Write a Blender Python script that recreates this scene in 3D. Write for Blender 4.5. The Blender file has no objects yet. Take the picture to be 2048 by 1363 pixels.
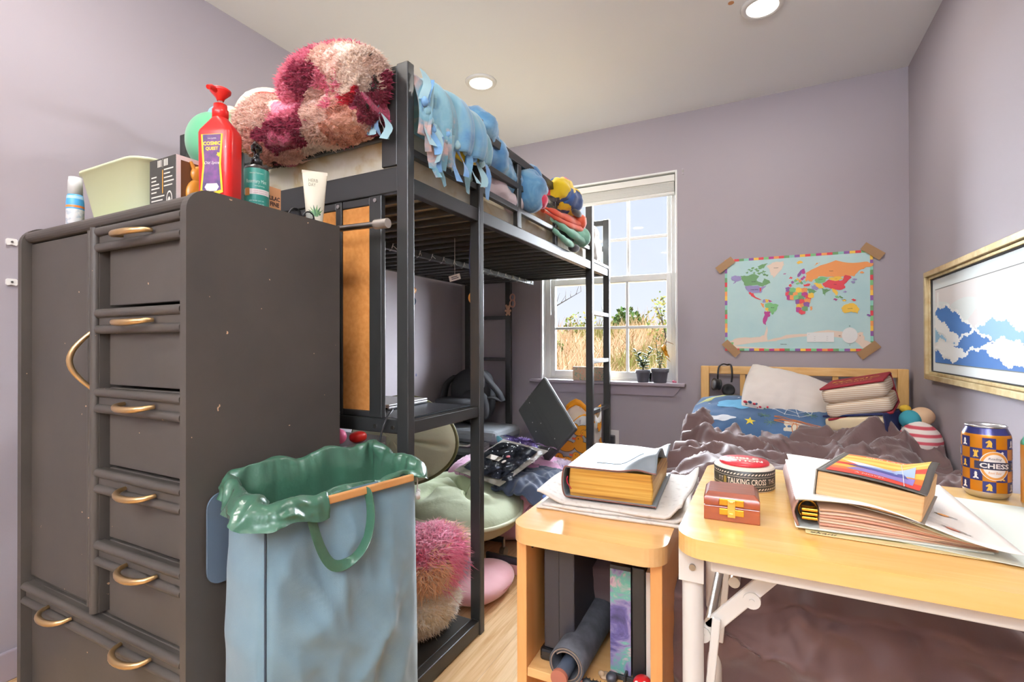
import bpy, math, random
from mathutils import Vector, Matrix, noise, Euler
R = random.Random(7)
SC = bpy.context.scene
COL = SC.collection
V = Vector
PI = math.pi

# ------------------------------------------------------------------ colours and materials
def lin(h):
    h = h.lstrip('#')
    out = []
    for i in (0, 2, 4):
        c = int(h[i:i + 2], 16) / 255
        out.append(c / 12.92 if c <= .04045 else ((c + .055) / 1.055) ** 2.4)
    return (*out, 1)

MATS = {}
def _base(name):
    m = bpy.data.materials.new(name)
    m.use_nodes = True
    nt = m.node_tree
    return m, nt, nt.nodes['Principled BSDF']

def _coords(nt, stretch=(1, 1, 1)):
    tc = nt.nodes.new('ShaderNodeTexCoord')
    mp = nt.nodes.new('ShaderNodeMapping')
    mp.inputs['Scale'].default_value = stretch
    nt.links.new(tc.outputs['Object'], mp.inputs['Vector'])
    return mp.outputs['Vector']

def _noise(nt, vec, scale, detail=4, rough=.55, dist=0):
    n = nt.nodes.new('ShaderNodeTexNoise')
    n.inputs['Scale'].default_value = scale
    n.inputs['Detail'].default_value = detail
    n.inputs['Roughness'].default_value = rough
    n.inputs['Distortion'].default_value = dist
    nt.links.new(vec, n.inputs['Vector'])
    return n.outputs['Fac']

def _ramp(nt, fac, stops, const=False):
    r = nt.nodes.new('ShaderNodeValToRGB')
    cr = r.color_ramp
    if const: cr.interpolation = 'CONSTANT'
    while len(cr.elements) < len(stops): cr.elements.new(.5)
    for e, (p, c) in zip(cr.elements, stops):
        e.position = p
        e.color = lin(c) if isinstance(c, str) else c
    nt.links.new(fac, r.inputs['Fac'])
    return r.outputs['Color']

def _bump(nt, bs, fac, strength, dist):
    b = nt.nodes.new('ShaderNodeBump')
    b.inputs['Strength'].default_value = strength
    b.inputs['Distance'].default_value = dist
    nt.links.new(fac, b.inputs['Height'])
    nt.links.new(b.outputs['Normal'], bs.inputs['Normal'])

def mat(name, col, rough=.5, metal=0, spec=.5, col2=None, vs=8, stretch=(1, 1, 1), lo=.35, hi=.65,
        bump=0, bs=120, bd=.002, sheen=0, coat=0, emit=0, trans=0, alpha=1, specks=None, stops=None, dist=0, ior=None):
    if name in MATS: return MATS[name]
    m, nt, b = _base(name)
    b.inputs['Base Color'].default_value = lin(col)
    b.inputs['Roughness'].default_value = rough
    b.inputs['Metallic'].default_value = metal
    b.inputs['Specular IOR Level'].default_value = spec
    b.inputs['Sheen Weight'].default_value = sheen
    b.inputs['Coat Weight'].default_value = coat
    b.inputs['Transmission Weight'].default_value = trans
    b.inputs['Alpha'].default_value = alpha
    if ior: b.inputs['IOR'].default_value = ior
    if emit:
        b.inputs['Emission Color'].default_value = lin(col)
        b.inputs['Emission Strength'].default_value = emit
    if col2 or bump or specks or stops:
        vec = _coords(nt, stretch)
        out = None
        if stops:
            out = _ramp(nt, _noise(nt, vec, vs, 5, .55, dist), stops)
        elif col2:
            out = _ramp(nt, _noise(nt, vec, vs, 5, .55, dist), [(lo, col), (hi, col2)])
        if specks:                      # chips of bare colour where the paint has worn
            sc, thr, sco = specks
            f = _noise(nt, _coords(nt), sc, 2, .5)
            mk = _ramp(nt, f, [(thr, (0, 0, 0, 1)), (thr + .012, (1, 1, 1, 1))])
            mx = nt.nodes.new('ShaderNodeMix'); mx.data_type = 'RGBA'
            nt.links.new(mk, mx.inputs['Factor'])
            if out: nt.links.new(out, mx.inputs['A'])
            else: mx.inputs['A'].default_value = lin(col)
            mx.inputs['B'].default_value = lin(sco)
            out = mx.outputs['Result']
        if out: nt.links.new(out, b.inputs['Base Color'])
        if bump: _bump(nt, b, _noise(nt, _coords(nt, stretch), bs, 3), bump, bd)
    MATS[name] = m
    return m

def wood(name, c1, c2, stretch=(30, 2, 30), rough=.4, coat=0, vs=2.2, bump=.03):
    if name in MATS: return MATS[name]
    m, nt, b = _base(name)
    vec = _coords(nt, stretch)
    f = _noise(nt, vec, vs, 6, .6, .6)
    nt.links.new(_ramp(nt, f, [(.3, c1), (.7, c2)]), b.inputs['Base Color'])
    b.inputs['Roughness'].default_value = rough
    b.inputs['Coat Weight'].default_value = coat
    b.inputs['Coat Roughness'].default_value = .12
    if bump: _bump(nt, b, f, bump, .002)
    MATS[name] = m
    return m

def cells(name, cols, scale=8, rough=.9, warp=.25, wscale=6, bump=0, bs=200, bd=.004, sheen=0, stretch=(1, 1, 1)):
    """patchwork of flat colours: one random colour per warped Voronoi cell"""
    if name in MATS: return MATS[name]
    m, nt, b = _base(name)
    vec = _coords(nt, stretch)
    n = nt.nodes.new('ShaderNodeTexNoise'); n.inputs['Scale'].default_value = wscale; n.inputs['Detail'].default_value = 5
    nt.links.new(vec, n.inputs['Vector'])
    sub = nt.nodes.new('ShaderNodeVectorMath'); sub.operation = 'SUBTRACT'; sub.inputs[1].default_value = (.5, .5, .5)
    nt.links.new(n.outputs['Color'], sub.inputs[0])
    sc = nt.nodes.new('ShaderNodeVectorMath'); sc.operation = 'SCALE'; sc.inputs['Scale'].default_value = warp
    nt.links.new(sub.outputs[0], sc.inputs[0])
    ad = nt.nodes.new('ShaderNodeVectorMath'); ad.operation = 'ADD'
    nt.links.new(vec, ad.inputs[0]); nt.links.new(sc.outputs[0], ad.inputs[1])
    vo = nt.nodes.new('ShaderNodeTexVoronoi'); vo.inputs['Scale'].default_value = scale
    nt.links.new(ad.outputs[0], vo.inputs['Vector'])
    sp = nt.nodes.new('ShaderNodeSeparateColor'); nt.links.new(vo.outputs['Color'], sp.inputs[0])
    k = len(cols)
    nt.links.new(_ramp(nt, sp.outputs[0], [(i / k, c) for i, c in enumerate(cols)], True), b.inputs['Base Color'])
    b.inputs['Roughness'].default_value = rough
    b.inputs['Sheen Weight'].default_value = sheen
    if bump: _bump(nt, b, _noise(nt, _coords(nt), bs, 3), bump, bd)
    MATS[name] = m
    return m

# ------------------------------------------------------------------ mesh builder
def film(name, ior=1.5, rough=.03, bump=0, bs=30, bd=.01, tint='#ffffff'):
    if name in MATS: return MATS[name]
    m = bpy.data.materials.new(name); m.use_nodes = True; nt = m.node_tree
    nt.nodes.remove(nt.nodes['Principled BSDF'])
    tr = nt.nodes.new('ShaderNodeBsdfTransparent'); tr.inputs['Color'].default_value = lin(tint)
    gl = nt.nodes.new('ShaderNodeBsdfGlossy'); gl.inputs['Roughness'].default_value = rough
    fr = nt.nodes.new('ShaderNodeFresnel'); fr.inputs['IOR'].default_value = ior
    mx = nt.nodes.new('ShaderNodeMixShader')
    if bump:
        _bump(nt, gl, _noise(nt, _coords(nt), bs, 3), bump, bd); nt.links.new(gl.inputs['Normal'].links[0].from_socket, fr.inputs['Normal'])
    nt.links.new(fr.outputs[0], mx.inputs[0]); nt.links.new(tr.outputs[0], mx.inputs[1]); nt.links.new(gl.outputs[0], mx.inputs[2])
    nt.links.new(mx.outputs[0], nt.nodes['Material Output'].inputs['Surface'])
    MATS[name] = m
    return m

def furmat(name, col, col2=None):
    if name in MATS: return MATS[name]
    m = bpy.data.materials.new(name); m.use_nodes = True; nt = m.node_tree
    nt.nodes.remove(nt.nodes['Principled BSDF'])
    d = nt.nodes.new('ShaderNodeBsdfDiffuse'); tr = nt.nodes.new('ShaderNodeBsdfTranslucent'); mx = nt.nodes.new('ShaderNodeMixShader')
    mx.inputs[0].default_value = .5
    for n in (d, tr): n.inputs['Color'].default_value = lin(col)
    nt.links.new(d.outputs[0], mx.inputs[1]); nt.links.new(tr.outputs[0], mx.inputs[2])
    nt.links.new(mx.outputs[0], nt.nodes['Material Output'].inputs['Surface'])
    MATS[name] = m
    return m

def frame(o, x, y):
    """matrix with origin o, x axis along x, y axis made square to it"""
    x = V(x).normalized(); z = x.cross(V(y)).normalized(); y = z.cross(x)
    return Matrix(((x.x, y.x, z.x, o[0]), (x.y, y.y, z.y, o[1]), (x.z, y.z, z.z, o[2]), (0, 0, 0, 1)))

def rotz(a, o=(0, 0, 0)): return Matrix.Translation(V(o)) @ Matrix.Rotation(math.radians(a), 4, 'Z')
def eul(o, rx=0, ry=0, rz=0):
    return Matrix.Translation(V(o)) @ Euler((math.radians(rx), math.radians(ry), math.radians(rz))).to_matrix().to_4x4()

_TXT = {}
def text_mesh(s, bold=0, shear=0):
    key = (s, bold, shear)
    if key not in _TXT:
        cu = bpy.data.curves.new('lettering', 'FONT')
        cu.body = s; cu.size = 1; cu.offset = bold; cu.shear = shear; cu.resolution_u = 2
        ob = bpy.data.objects.new('lettering', cu)
        COL.objects.link(ob)
        dg = bpy.context.evaluated_depsgraph_get()
        me = bpy.data.meshes.new_from_object(ob.evaluated_get(dg))
        vs = [tuple(v.co) for v in me.vertices]; fs = [tuple(p.vertices) for p in me.polygons]
        bpy.data.objects.remove(ob); bpy.data.curves.remove(cu); bpy.data.meshes.remove(me)
        if not vs: vs = [(0, 0, 0)]
        x0 = min(v[0] for v in vs); x1 = max(v[0] for v in vs); y0 = min(v[1] for v in vs); y1 = max(v[1] for v in vs)
        _TXT[key] = ([(v[0] - x0, v[1] - y0) for v in vs], fs, x1 - x0, y1 - y0)
    return _TXT[key]

class MB:
    def __init__(s, X=None):
        s.v = []; s.f = []; s.mi = []; s.sm = []; s.X = X or Matrix.Identity(4); s.m = 0
    def add(s, vs, fs, smooth=False, mi=None):
        o = len(s.v)
        s.v += [s.X @ V(p) for p in vs]
        for f in fs:
            s.f.append(tuple(i + o for i in f)); s.mi.append(s.m if mi is None else mi); s.sm.append(smooth)
        return s
    def box(s, x0, x1, y0, y1, z0, z1, mi=None):
        vs = [(x, y, z) for z in (z0, z1) for y in (y0, y1) for x in (x0, x1)]
        return s.add(vs, [(0, 2, 3, 1), (4, 5, 7, 6), (0, 1, 5, 4), (2, 6, 7, 3), (0, 4, 6, 2), (1, 3, 7, 5)], mi=mi)
    def cyl(s, p0, p1, r0, r1=None, n=20, caps=True, mi=None, smooth=True):
        p0 = V(p0); p1 = V(p1); r1 = r0 if r1 is None else r1
        z = (p1 - p0).normalized(); x = z.orthogonal().normalized(); y = z.cross(x)
        vs = []
        for p, r in ((p0, r0), (p1, r1)):
            vs += [p + (x * math.cos(2 * PI * i / n) + y * math.sin(2 * PI * i / n)) * r for i in range(n)]
        s.add(vs, [(i, (i + 1) % n, n + (i + 1) % n, n + i) for i in range(n)], smooth, mi)
        if caps: s.add(vs, [tuple(reversed(range(n))), tuple(range(n, 2 * n))], False, mi)
        return s
    def lathe(s, prof, n=32, o=(0, 0, 0), mi=None, mis=None):
        """profile [(r, z)...] turned about a vertical axis through o"""
        k = len(prof); vs = []
        for r, z in prof:
            vs += [(o[0] + r * math.cos(2 * PI * i / n), o[1] + r * math.sin(2 * PI * i / n), o[2] + z) for i in range(n)]
        for j in range(k - 1):
            fs = [(j * n + i, j * n + (i + 1) % n, (j + 1) * n + (i + 1) % n, (j + 1) * n + i) for i in range(n)]
            b = len(s.v)
            if j == 0:
                s.add(vs, fs, True, mis[j] if mis else mi); base = b
            else:
                for f in fs:
                    s.f.append(tuple(q + base for q in f)); s.mi.append((mis[j] if mis else mi) if (mis or mi is not None) else s.m); s.sm.append(True)
        for j, rev in ((0, True), (k - 1, False)):
            if prof[j][0] > 1e-6:
                f = [base + j * n + i for i in range(n)]
                s.f.append(tuple(reversed(f)) if rev else tuple(f)); s.mi.append((mis[min(j, k - 2)] if mis else mi) if (mis or mi is not None) else s.m); s.sm.append(False)
        return s
    def tube(s, pts, r, n=8, closed=False, mi=None, flat=1):
        pts = [V(p) for p in pts]; k = len(pts)
        rs = r if isinstance(r, (list, tuple)) else [r] * k
        up = None; vs = []
        for i, p in enumerate(pts):
            if closed: t = pts[(i + 1) % k] - pts[i - 1]
            else: t = pts[min(i + 1, k - 1)] - pts[max(i - 1, 0)]
            t.normalize()
            up = t.orthogonal() if up is None else (up - t * up.dot(t))
            up.normalize(); w = t.cross(up)
            vs += [p + (up * math.cos(2 * PI * j / n) * flat + w * math.sin(2 * PI * j / n)) * rs[i] for j in range(n)]
        kk = k if closed else k - 1
        s.add(vs, [(i * n + j, i * n + (j + 1) % n, ((i + 1) % k) * n + (j + 1) % n, ((i + 1) % k) * n + j) for i in range(kk) for j in range(n)], True, mi)
        if not closed:
            s.add(vs, [tuple(reversed(range(n))), tuple(range((k - 1) * n, k * n))], False, mi)
        return s
    def prism(s, poly, d, M=None, mi=None, smooth=False):
        """polygon (x, y) extruded by d along its frame's z"""
        M = M or Matrix.Identity(4); n = len(poly)
        vs = [M @ V((x, y, 0)) for x, y in poly] + [M @ V((x, y, d)) for x, y in poly]
        s.add(vs, [tuple(reversed(range(n))), tuple(range(n, 2 * n))], False, mi)
        s.add(vs, [(i, (i + 1) % n, n + (i + 1) % n, n + i) for i in range(n)], smooth, mi)
        return s
    def poly(s, pts, mi=None): return s.add(pts, [tuple(range(len(pts)))], False, mi)
    def grid(s, fn, nu, nv, mi=None, cu=False, cv=False, smooth=True, mfn=None):
        vs = [fn(i / (nu if cu else nu - 1), j / (nv if cv else nv - 1)) for i in range(nu) for j in range(nv)]
        o = len(s.v); s.v += [s.X @ V(p) for p in vs]
        for i in range(nu if cu else nu - 1):
            for j in range(nv if cv else nv - 1):
                i2 = (i + 1) % nu; j2 = (j + 1) % nv
                s.f.append((o + i * nv + j, o + i2 * nv + j, o + i2 * nv + j2, o + i * nv + j2))
                s.mi.append(mfn(i / nu, j / nv) if mfn else (s.m if mi is None else mi)); s.sm.append(smooth)
        return s
    def sheet(s, fn, nu, nv, th, mi=None, mfn=None):
        """grid with thickness th, closed all round"""
        P = [[V(fn(i / (nu - 1), j / (nv - 1))) for j in range(nv)] for i in range(nu)]
        Q = []
        for i in range(nu):
            row = []
            for j in range(nv):
                du = P[min(i + 1, nu - 1)][j] - P[max(i - 1, 0)][j]; dv = P[i][min(j + 1, nv - 1)] - P[i][max(j - 1, 0)]
                nn = du.cross(dv); nn = nn.normalized() if nn.length > 1e-12 else V((0, 0, 1))
                row.append(P[i][j] - nn * th)
            Q.append(row)
        o = len(s.v); N = nu * nv
        s.v += [s.X @ p for r in P for p in r] + [s.X @ p for r in Q for p in r]
        def ad(f, m, sm=True): s.f.append(tuple(o + q for q in f)); s.mi.append(m); s.sm.append(sm)
        for i in range(nu - 1):
            for j in range(nv - 1):
                m = mfn(i / nu, j / nv) if mfn else (s.m if mi is None else mi)
                a, b, c, d = i * nv + j, (i + 1) * nv + j, (i + 1) * nv + j + 1, i * nv + j + 1
                ad((a, b, c, d), m); ad((N + d, N + c, N + b, N + a), m)
        m = s.m if mi is None else mi
        for i in range(nu - 1):
            a, b = i * nv, (i + 1) * nv; ad((a, N + a, N + b, b), m)
            a, b = i * nv + nv - 1, (i + 1) * nv + nv - 1; ad((b, N + b, N + a, a), m)
        for j in range(nv - 1):
            a, b = j, j + 1; ad((b, N + b, N + a, a), m)
            a, b = (nu - 1) * nv + j, (nu - 1) * nv + j + 1; ad((a, N + a, N + b, b), m)
        return s
    def ball(s, c, rx, ry=None, rz=None, nu=24, nv=14, mi=None, e=1, fn=None):
        ry = rx if ry is None else ry; rz = rx if rz is None else rz
        def sg(a): return math.copysign(abs(a) ** e, a)
        def f(u, v):
            a = 2 * PI * u; b = PI * (v - .5) * .9999
            p = V((sg(math.cos(b)) * sg(math.cos(a)) * rx, sg(math.cos(b)) * sg(math.sin(a)) * ry, sg(math.sin(b)) * rz))
            if fn: p = fn(p)
            return V(c) + p
        return s.grid(f, nu, nv, mi, cu=True)
    def pillow(s, sx, sy, sz, M=None, n=40, p=2.6, pinch=.07, wr=.004, ws=9, seed=0, mfn=None, mi=None):
        """stuffed cushion, half sizes sx sy, half thickness sz, in frame M"""
        M = M or Matrix.Identity(4); old = s.X; s.X = old @ M
        for sgn in (1, -1):
            def f(u, v):
                a = 2 * u - 1; b = 2 * v - 1
                a = math.sin(a * PI / 2) ; b = math.sin(b * PI / 2)
                h = max(0, (1 - abs(a) ** p)) ** .55 * max(0, (1 - abs(b) ** p)) ** .55
                x = sx * a * (1 - pinch * b * b); y = sy * b * (1 - pinch * a * a)
                w = noise.noise(V((x * ws + seed, y * ws, sgn * 3.1))) * wr * 2 + noise.noise(V((x * ws * 3 + seed, y * ws * 3, sgn))) * wr
                e = min(1, 6 * h)
                return (x, y, sgn * (sz * h + w * e))
            if sgn > 0: s.grid(f, n, n, mi, mfn=mfn)
            else: s.grid(lambda u, v: f(1 - u, v), n, n, mi, mfn=(lambda u, v: mfn(1 - u, v)) if mfn else None)
        s.X = old
        return s
    def text(s, t, M, h, w=None, mi=None, al='C', bold=0, shear=0, fn=None):
        """lettering of height h on the plane of M (x right, y up); fn bends (x, y) to a point"""
        vs, fs, tw, th = text_mesh(t, bold, shear)
        k = h / max(th, 1e-6); kx = (w / tw) if w else k
        dx = {'C': -tw * kx / 2, 'L': 0, 'R': -tw * kx}[al]
        P = [(x * kx + dx, y * k - h / 2) for x, y in vs]
        return s.add([(fn(x, y) if fn else M @ V((x, y, 0))) for x, y in P], fs, False, mi)
    def fur(s, pts, L, w, mis, curl=.4, grav=.3, jit=.35):
        """short strands: pts = [(point, normal)]"""
        for p, nrm in pts:
            p = V(p); nrm = V(nrm).normalized()
            d = (nrm + V((R.gauss(0, jit), R.gauss(0, jit), R.gauss(0, jit)))).normalized()
            l = L * R.uniform(.6, 1.15); side = d.orthogonal().normalized()
            side = (side * math.cos(R.random() * 6.28) + d.cross(side) * math.sin(R.random() * 6.28)).normalized() * w
            mid = p + d * l * .55; tip = p + d * l + V((R.gauss(0, curl * l), R.gauss(0, curl * l), -grav * l))
            o = len(s.v); s.v += [s.X @ q for q in (p - side, p + side, mid + side * .8, mid - side * .8, tip)]
            m = mis(p) if callable(mis) else R.choice(mis)
            s.f += [(o, o + 1, o + 2, o + 3), (o + 3, o + 2, o + 4)]; s.mi += [m, m]; s.sm += [True, True]
        return s
    def build(s, name, mats, parent=None, bevel=0, seg=2, smooth=None, label=None, sub=0):
        me = bpy.data.meshes.new(name)
        o = V((0, 0, 0)); q = parent
        while q is not None:
            o += q.location; q = q.parent
        me.from_pydata([tuple(p - o) for p in s.v], [], s.f)
        mats = mats if isinstance(mats, (list, tuple)) else [mats]
        for m in mats: me.materials.append(m)
        me.polygons.foreach_set('material_index', s.mi)
        me.polygons.foreach_set('use_smooth', s.sm if smooth is None else [smooth] * len(s.f))
        me.update()
        ob = bpy.data.objects.new(name, me)
        COL.objects.link(ob)
        if parent: ob.parent = parent
        if bevel:
            b = ob.modifiers.new('edge', 'BEVEL'); b.width = bevel; b.segments = seg; b.limit_method = 'ANGLE'; b.angle_limit = .6
        if sub:
            b = ob.modifiers.new('sub', 'SUBSURF'); b.levels = sub; b.render_levels = sub
        if label: ob['label'] = label
        return ob

def thing(name, label, cat, loc=(0, 0, 0), group=None):
    o = bpy.data.objects.new(name, None); o.empty_display_size = .05
    o.location = loc; o['label'] = label; o['category'] = cat
    if group: o['group'] = group
    COL.objects.link(o)
    return o
def tag(o, label, cat, group=None, kind=None):
    o['label'] = label; o['category'] = cat
    if group: o['group'] = group
    if kind: o['kind'] = kind
    return o
def struct(o): o['kind'] = 'structure'; return o
def box(name, b, m, parent=None, bevel=0, label=None):
    return MB().box(*b).build(name, m, parent, bevel, label=label)
def copy_tree(o, parent=None):
    c = o.copy(); COL.objects.link(c)
    if parent: c.parent = parent
    for ch in list(o.children): copy_tree(ch, c)
    return c
def N3(p, s=1, o=0): return noise.noise(V((p[0] * s + o, p[1] * s + o * 1.7, (p[2] if len(p) > 2 else 0) * s - o)))
def sstep(a, b, x):
    t = max(0, min(1, (x - a) / (b - a))); return t * t * (3 - 2 * t)

# ------------------------------------------------------------------ common materials
BLACKM = mat('black_metal', '#313231', .33, .2, .6, bump=.04, bs=300, bd=.001)
WHITE = mat('white_paint', '#efeeea', .45)
WHITEP = mat('white_plastic', '#f2f1ee', .4)
PAPER = mat('paper', '#f3efe8', .75)
DARKP = mat('dark_plastic', '#1e1f21', .4)
CHROME = mat('chrome', '#d8d8d6', .18, 1)
BRASS = mat('brass', '#d9a63a', .25, 1)
STEEL = mat('steel', '#a9a7a3', .3, 1)
RED = mat('red_plastic', '#d3150f', .3, coat=.3)
INK = mat('ink', '#1b1a1c', .6)
WALLC = mat('lilac_wall_paint', '#a8a1a7', .62, spec=.25, bump=.02, bs=260, bd=.0015)
TRIMC = mat('lilac_trim_paint', '#a9a0aa', .4)
# ------------------------------------------------------------------ room shell
XL, XR, YB, YF, ZC = -2.06, .665, 3.2, -2.6, 2.443
def floor_mat():
    m, nt, b = _base('oak_laminate')
    vec = _coords(nt)
    br = nt.nodes.new('ShaderNodeTexBrick')
    mp = nt.nodes.new('ShaderNodeMapping'); mp.inputs['Rotation'].default_value = (0, 0, PI / 2)
    nt.links.new(vec, mp.inputs['Vector']); nt.links.new(mp.outputs['Vector'], br.inputs['Vector'])
    br.inputs['Scale'].default_value = 1; br.inputs['Brick Width'].default_value = 1.2; br.inputs['Row Height'].default_value = .13
    br.inputs['Mortar Size'].default_value = .0012; br.inputs['Color1'].default_value = lin('#cfa872'); br.inputs['Color2'].default_value = lin('#bd935f')
    br.inputs['Mortar'].default_value = lin('#8a6237')
    g = _noise(nt, _coords(nt, (26, 1.4, 1)), 2.5, 6, .6, .8)
    gc = _ramp(nt, g, [(.3, '#ad7f4c'), (.62, '#e3cba6')])
    mx = nt.nodes.new('ShaderNodeMix'); mx.data_type = 'RGBA'; mx.inputs['Factor'].default_value = .5
    nt.links.new(br.outputs['Color'], mx.inputs['A']); nt.links.new(gc, mx.inputs['B'])
    nt.links.new(mx.outputs['Result'], b.inputs['Base Color'])
    b.inputs['Roughness'].default_value = .32
    return m
struct(box('floor', (XL - .1, XR + .1, YF - .1, YB + .12, -.08, 0), floor_mat()))
CEIL = mat('ceiling_paint', '#e9eaeb', .8, spec=.2, bump=.02, bs=200)
struct(box('ceiling', (XL - .1, XR + .1, YF - .1, YB + .15, ZC, ZC + .1), CEIL))
struct(box('wall_left', (XL - .1, XL, YF, YB + .12, 0, ZC), WALLC))
struct(box('wall_right', (XR, XR + .1, YF, YB + .12, 0, ZC), WALLC))
struct(box('wall_front', (XL, XR, YF - .1, YF, 0, ZC), WALLC))
WX0, WX1, WZ0, WZ1 = -1.404, -.48, .755, 2.095
wb = MB()
wb.box(XL, WX0, YB, YB + .15, 0, ZC).box(WX1, XR, YB, YB + .15, 0, ZC).box(WX0, WX1, YB, YB + .15, 0, WZ0).box(WX0, WX1, YB, YB + .15, WZ1, ZC)
struct(wb.build('wall_back', WALLC))
BASEB = mat('baseboard_paint', '#a79da5', .45)
struct(box('baseboard_left', (XL, XL + .014, YF, YB - .014, 0, .09), BASEB, bevel=.004))
struct(box('baseboard_right', (XR - .014, XR, YF, YB - .014, 0, .09), BASEB, bevel=.004))
struct(box('baseboard_back', (XL, XR, YB - .014, YB, 0, .09), BASEB, bevel=.004))

# window: frame, sashes, grid bars, glass and raised blind
win = bpy.data.objects.new('window_1', None); win.location = (-.94, YB, WZ0); win['kind'] = 'structure'; COL.objects.link(win)
VIN = mat('white_vinyl', '#eef0ee', .35)
b = MB()                                          # jamb liner and casing edge
b.box(WX0, WX0 + .012, YB - .004, YB + .15, WZ0, WZ1).box(WX1 - .012, WX1, YB - .004, YB + .15, WZ0, WZ1).box(WX0 + .012, WX1 - .012, YB - .004, YB + .15, WZ1 - .012, WZ1)
b.build('jamb', VIN, win, .002)
fx0, fx1 = WX0 + .012, WX1 - .012
b = MB()
b.box(fx0, fx0 + .035, YB + .06, YB + .145, WZ0, WZ1 - .012).box(fx1 - .035, fx1, YB + .06, YB + .145, WZ0, WZ1 - .012)
b.box(fx0 + .035, fx1 - .035, YB + .06, YB + .145, WZ1 - .05, WZ1 - .012).box(fx0 + .035, fx1 - .035, YB + .06, YB + .145, WZ0, WZ0 + .03)
b.build('window_frame', VIN, win, .003)
def glass_pane():
    if 'window_glass' in MATS: return MATS['window_glass']
    m = bpy.data.materials.new('window_glass'); m.use_nodes = True; nt = m.node_tree
    nt.nodes.remove(nt.nodes['Principled BSDF'])
    tr = nt.nodes.new('ShaderNodeBsdfTransparent'); gl = nt.nodes.new('ShaderNodeBsdfGlossy'); gl.inputs['Roughness'].default_value = .01
    fr = nt.nodes.new('ShaderNodeFresnel'); fr.inputs['IOR'].default_value = 1.15
    mx = nt.nodes.new('ShaderNodeMixShader')
    nt.links.new(fr.outputs[0], mx.inputs[0]); nt.links.new(tr.outputs[0], mx.inputs[1]); nt.links.new(gl.outputs[0], mx.inputs[2])
    nt.links.new(mx.outputs[0], nt.nodes['Material Output'].inputs['Surface'])
    MATS['window_glass'] = m
    return m
def sash(y0, y1, z0, z1, rail_b, rail_t, zb):
    b = MB(); a0, a1 = fx0 + .035, fx1 - .035
    b.box(a0, a0 + .032, y0, y1, z0, z1).box(a1 - .032, a1, y0, y1, z0, z1)
    b.box(a0 + .032, a1 - .032, y0, y1, z0, z0 + rail_b).box(a0 + .032, a1 - .032, y0, y1, z1 - rail_t, z1)
    o = b.build('sash', VIN, win, .003)
    g = MB(); ym = (y0 + y1) / 2
    for i in (1, 2):
        x = a0 + .032 + (a1 - a0 - .064) * i / 3
        g.box(x - .009, x + .009, ym - .006, ym + .006, z0 + rail_b, z1 - rail_t)
    g.box(a0 + .032, a1 - .032, ym - .005, ym + .007, zb - .009, zb + .009)
    g.build('grid_bars', VIN, o, .002)
    GL = glass_pane()
    MB().box(a0 + .03, a1 - .03, ym - .0005, ym + .0005, z0 + rail_b - .002, z1 - rail_t + .002).build('pane', GL, o)
sash(YB + .105, YB + .135, 1.425, WZ1 - .05, .035, .03, 1.72)
lw = sash(YB + .07, YB + .1, WZ0 + .03, 1.468, .045, .042, 1.125)
bl = MB()
bl.box(fx0 + .005, fx1 - .005, YB + .01, YB + .05, WZ1 - .062, WZ1 - .02)
hr = bl.build('blind_headrail', mat('blind_white', '#e9e9e4', .5), win, .004)
bl = MB()
z = WZ1 - .066
for k in range(13):
    w = R.uniform(-.002, .002)
    bl.box(fx0 + .008, fx1 - .008, YB + .008 + w, YB + .054 + w, z - .0042, z - .0012); z -= .0046
bl.box(fx0 + .008, fx1 - .008, YB + .012, YB + .05, z - .016, z - .002)
bl.build('blind_slats', MATS['blind_white'], win, .0008)
bl = MB().cyl((fx0 + .055, YB + .006, 1.52), (fx0 + .058, YB + .006, 1.22), .004, n=8).cyl((fx0 + .04, YB + .02, 1.5), (fx0 + .075, YB + .02, 1.5), .012, n=8)
bl.build('blind_wand', VIN, win)
b = MB().box(-1.474, -.433, YB - .05, YB + .062, .752, .773)
struct(b.build('trim_1', TRIMC, bevel=.005))
b = MB().prism([(-1.40, .752), (-1.37, .69), (-.505, .69), (-.455, .752)], .018, Matrix(((1, 0, 0, 0), (0, 0, 1, YB - .02), (0, 1, 0, 0), (0, 0, 0, 1))))
struct(b.build('trim_2', TRIMC, bevel=.002))

# ------------------------------------------------------------------ ceiling lights
def ceiling_light(x, y, label, power):
    t = thing('ceiling_light', label, 'light', (x, y, ZC), 'recessed ceiling lights')
    MB().lathe([(.062, -.006), (.066, -.012), (.082, -.008), (.086, 0), (.062, 0)], 40, (x, y, ZC)).build('trim_ring', mat('lamp_trim', '#dddcda', .5), t)
    MB().cyl((x, y, ZC - .0015), (x, y, ZC - .009), .0615, n=40).build('lens', mat('lamp_lens', '#fff6ea', .5, emit=3), t)
    L = bpy.data.lights.new('lamp', 'AREA'); L.shape = 'DISK'; L.size = .115; L.energy = power; L.color = (1, .95, .89)
    lo = bpy.data.objects.new('lamp', L); lo.location = (0, 0, -.016); lo.parent = t; COL.objects.link(lo)
    return t
LP = 7
ceiling_light(-1.37, 2.32, 'round recessed ceiling light above the loft bed', LP)
ceiling_light(-.003, 2.34, 'round recessed ceiling light above the wooden bed, cut by the photo top', LP)
for k, x in enumerate((-1.37, -.003)):
    for j, y in enumerate((.55, -1.3)):  # the row by the rear wall is unseen, added as fill light
        ceiling_light(x, y, ['round recessed ceiling light in the left row, over the wardrobe', 'round recessed ceiling light in the right row, over the camera', 'added fill light, round and recessed, far back in the left row near the rear wall', 'added fill light, round and recessed, far back in the right row near the rear wall'][k + 2 * j], LP * ((2.6, 1.4)[k] if j else (1.3, .6)[k]))
# spots of wall filler and anchor holes
o = MB().cyl((-.12, 2.26, ZC - .001), (-.12, 2.26, ZC + .001), .012, n=9).build('ceiling_stain', mat('stain', '#c08a5e', .8)); tag(o, 'small tan chip mark on the white ceiling left of the round light', 'mark')

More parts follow.
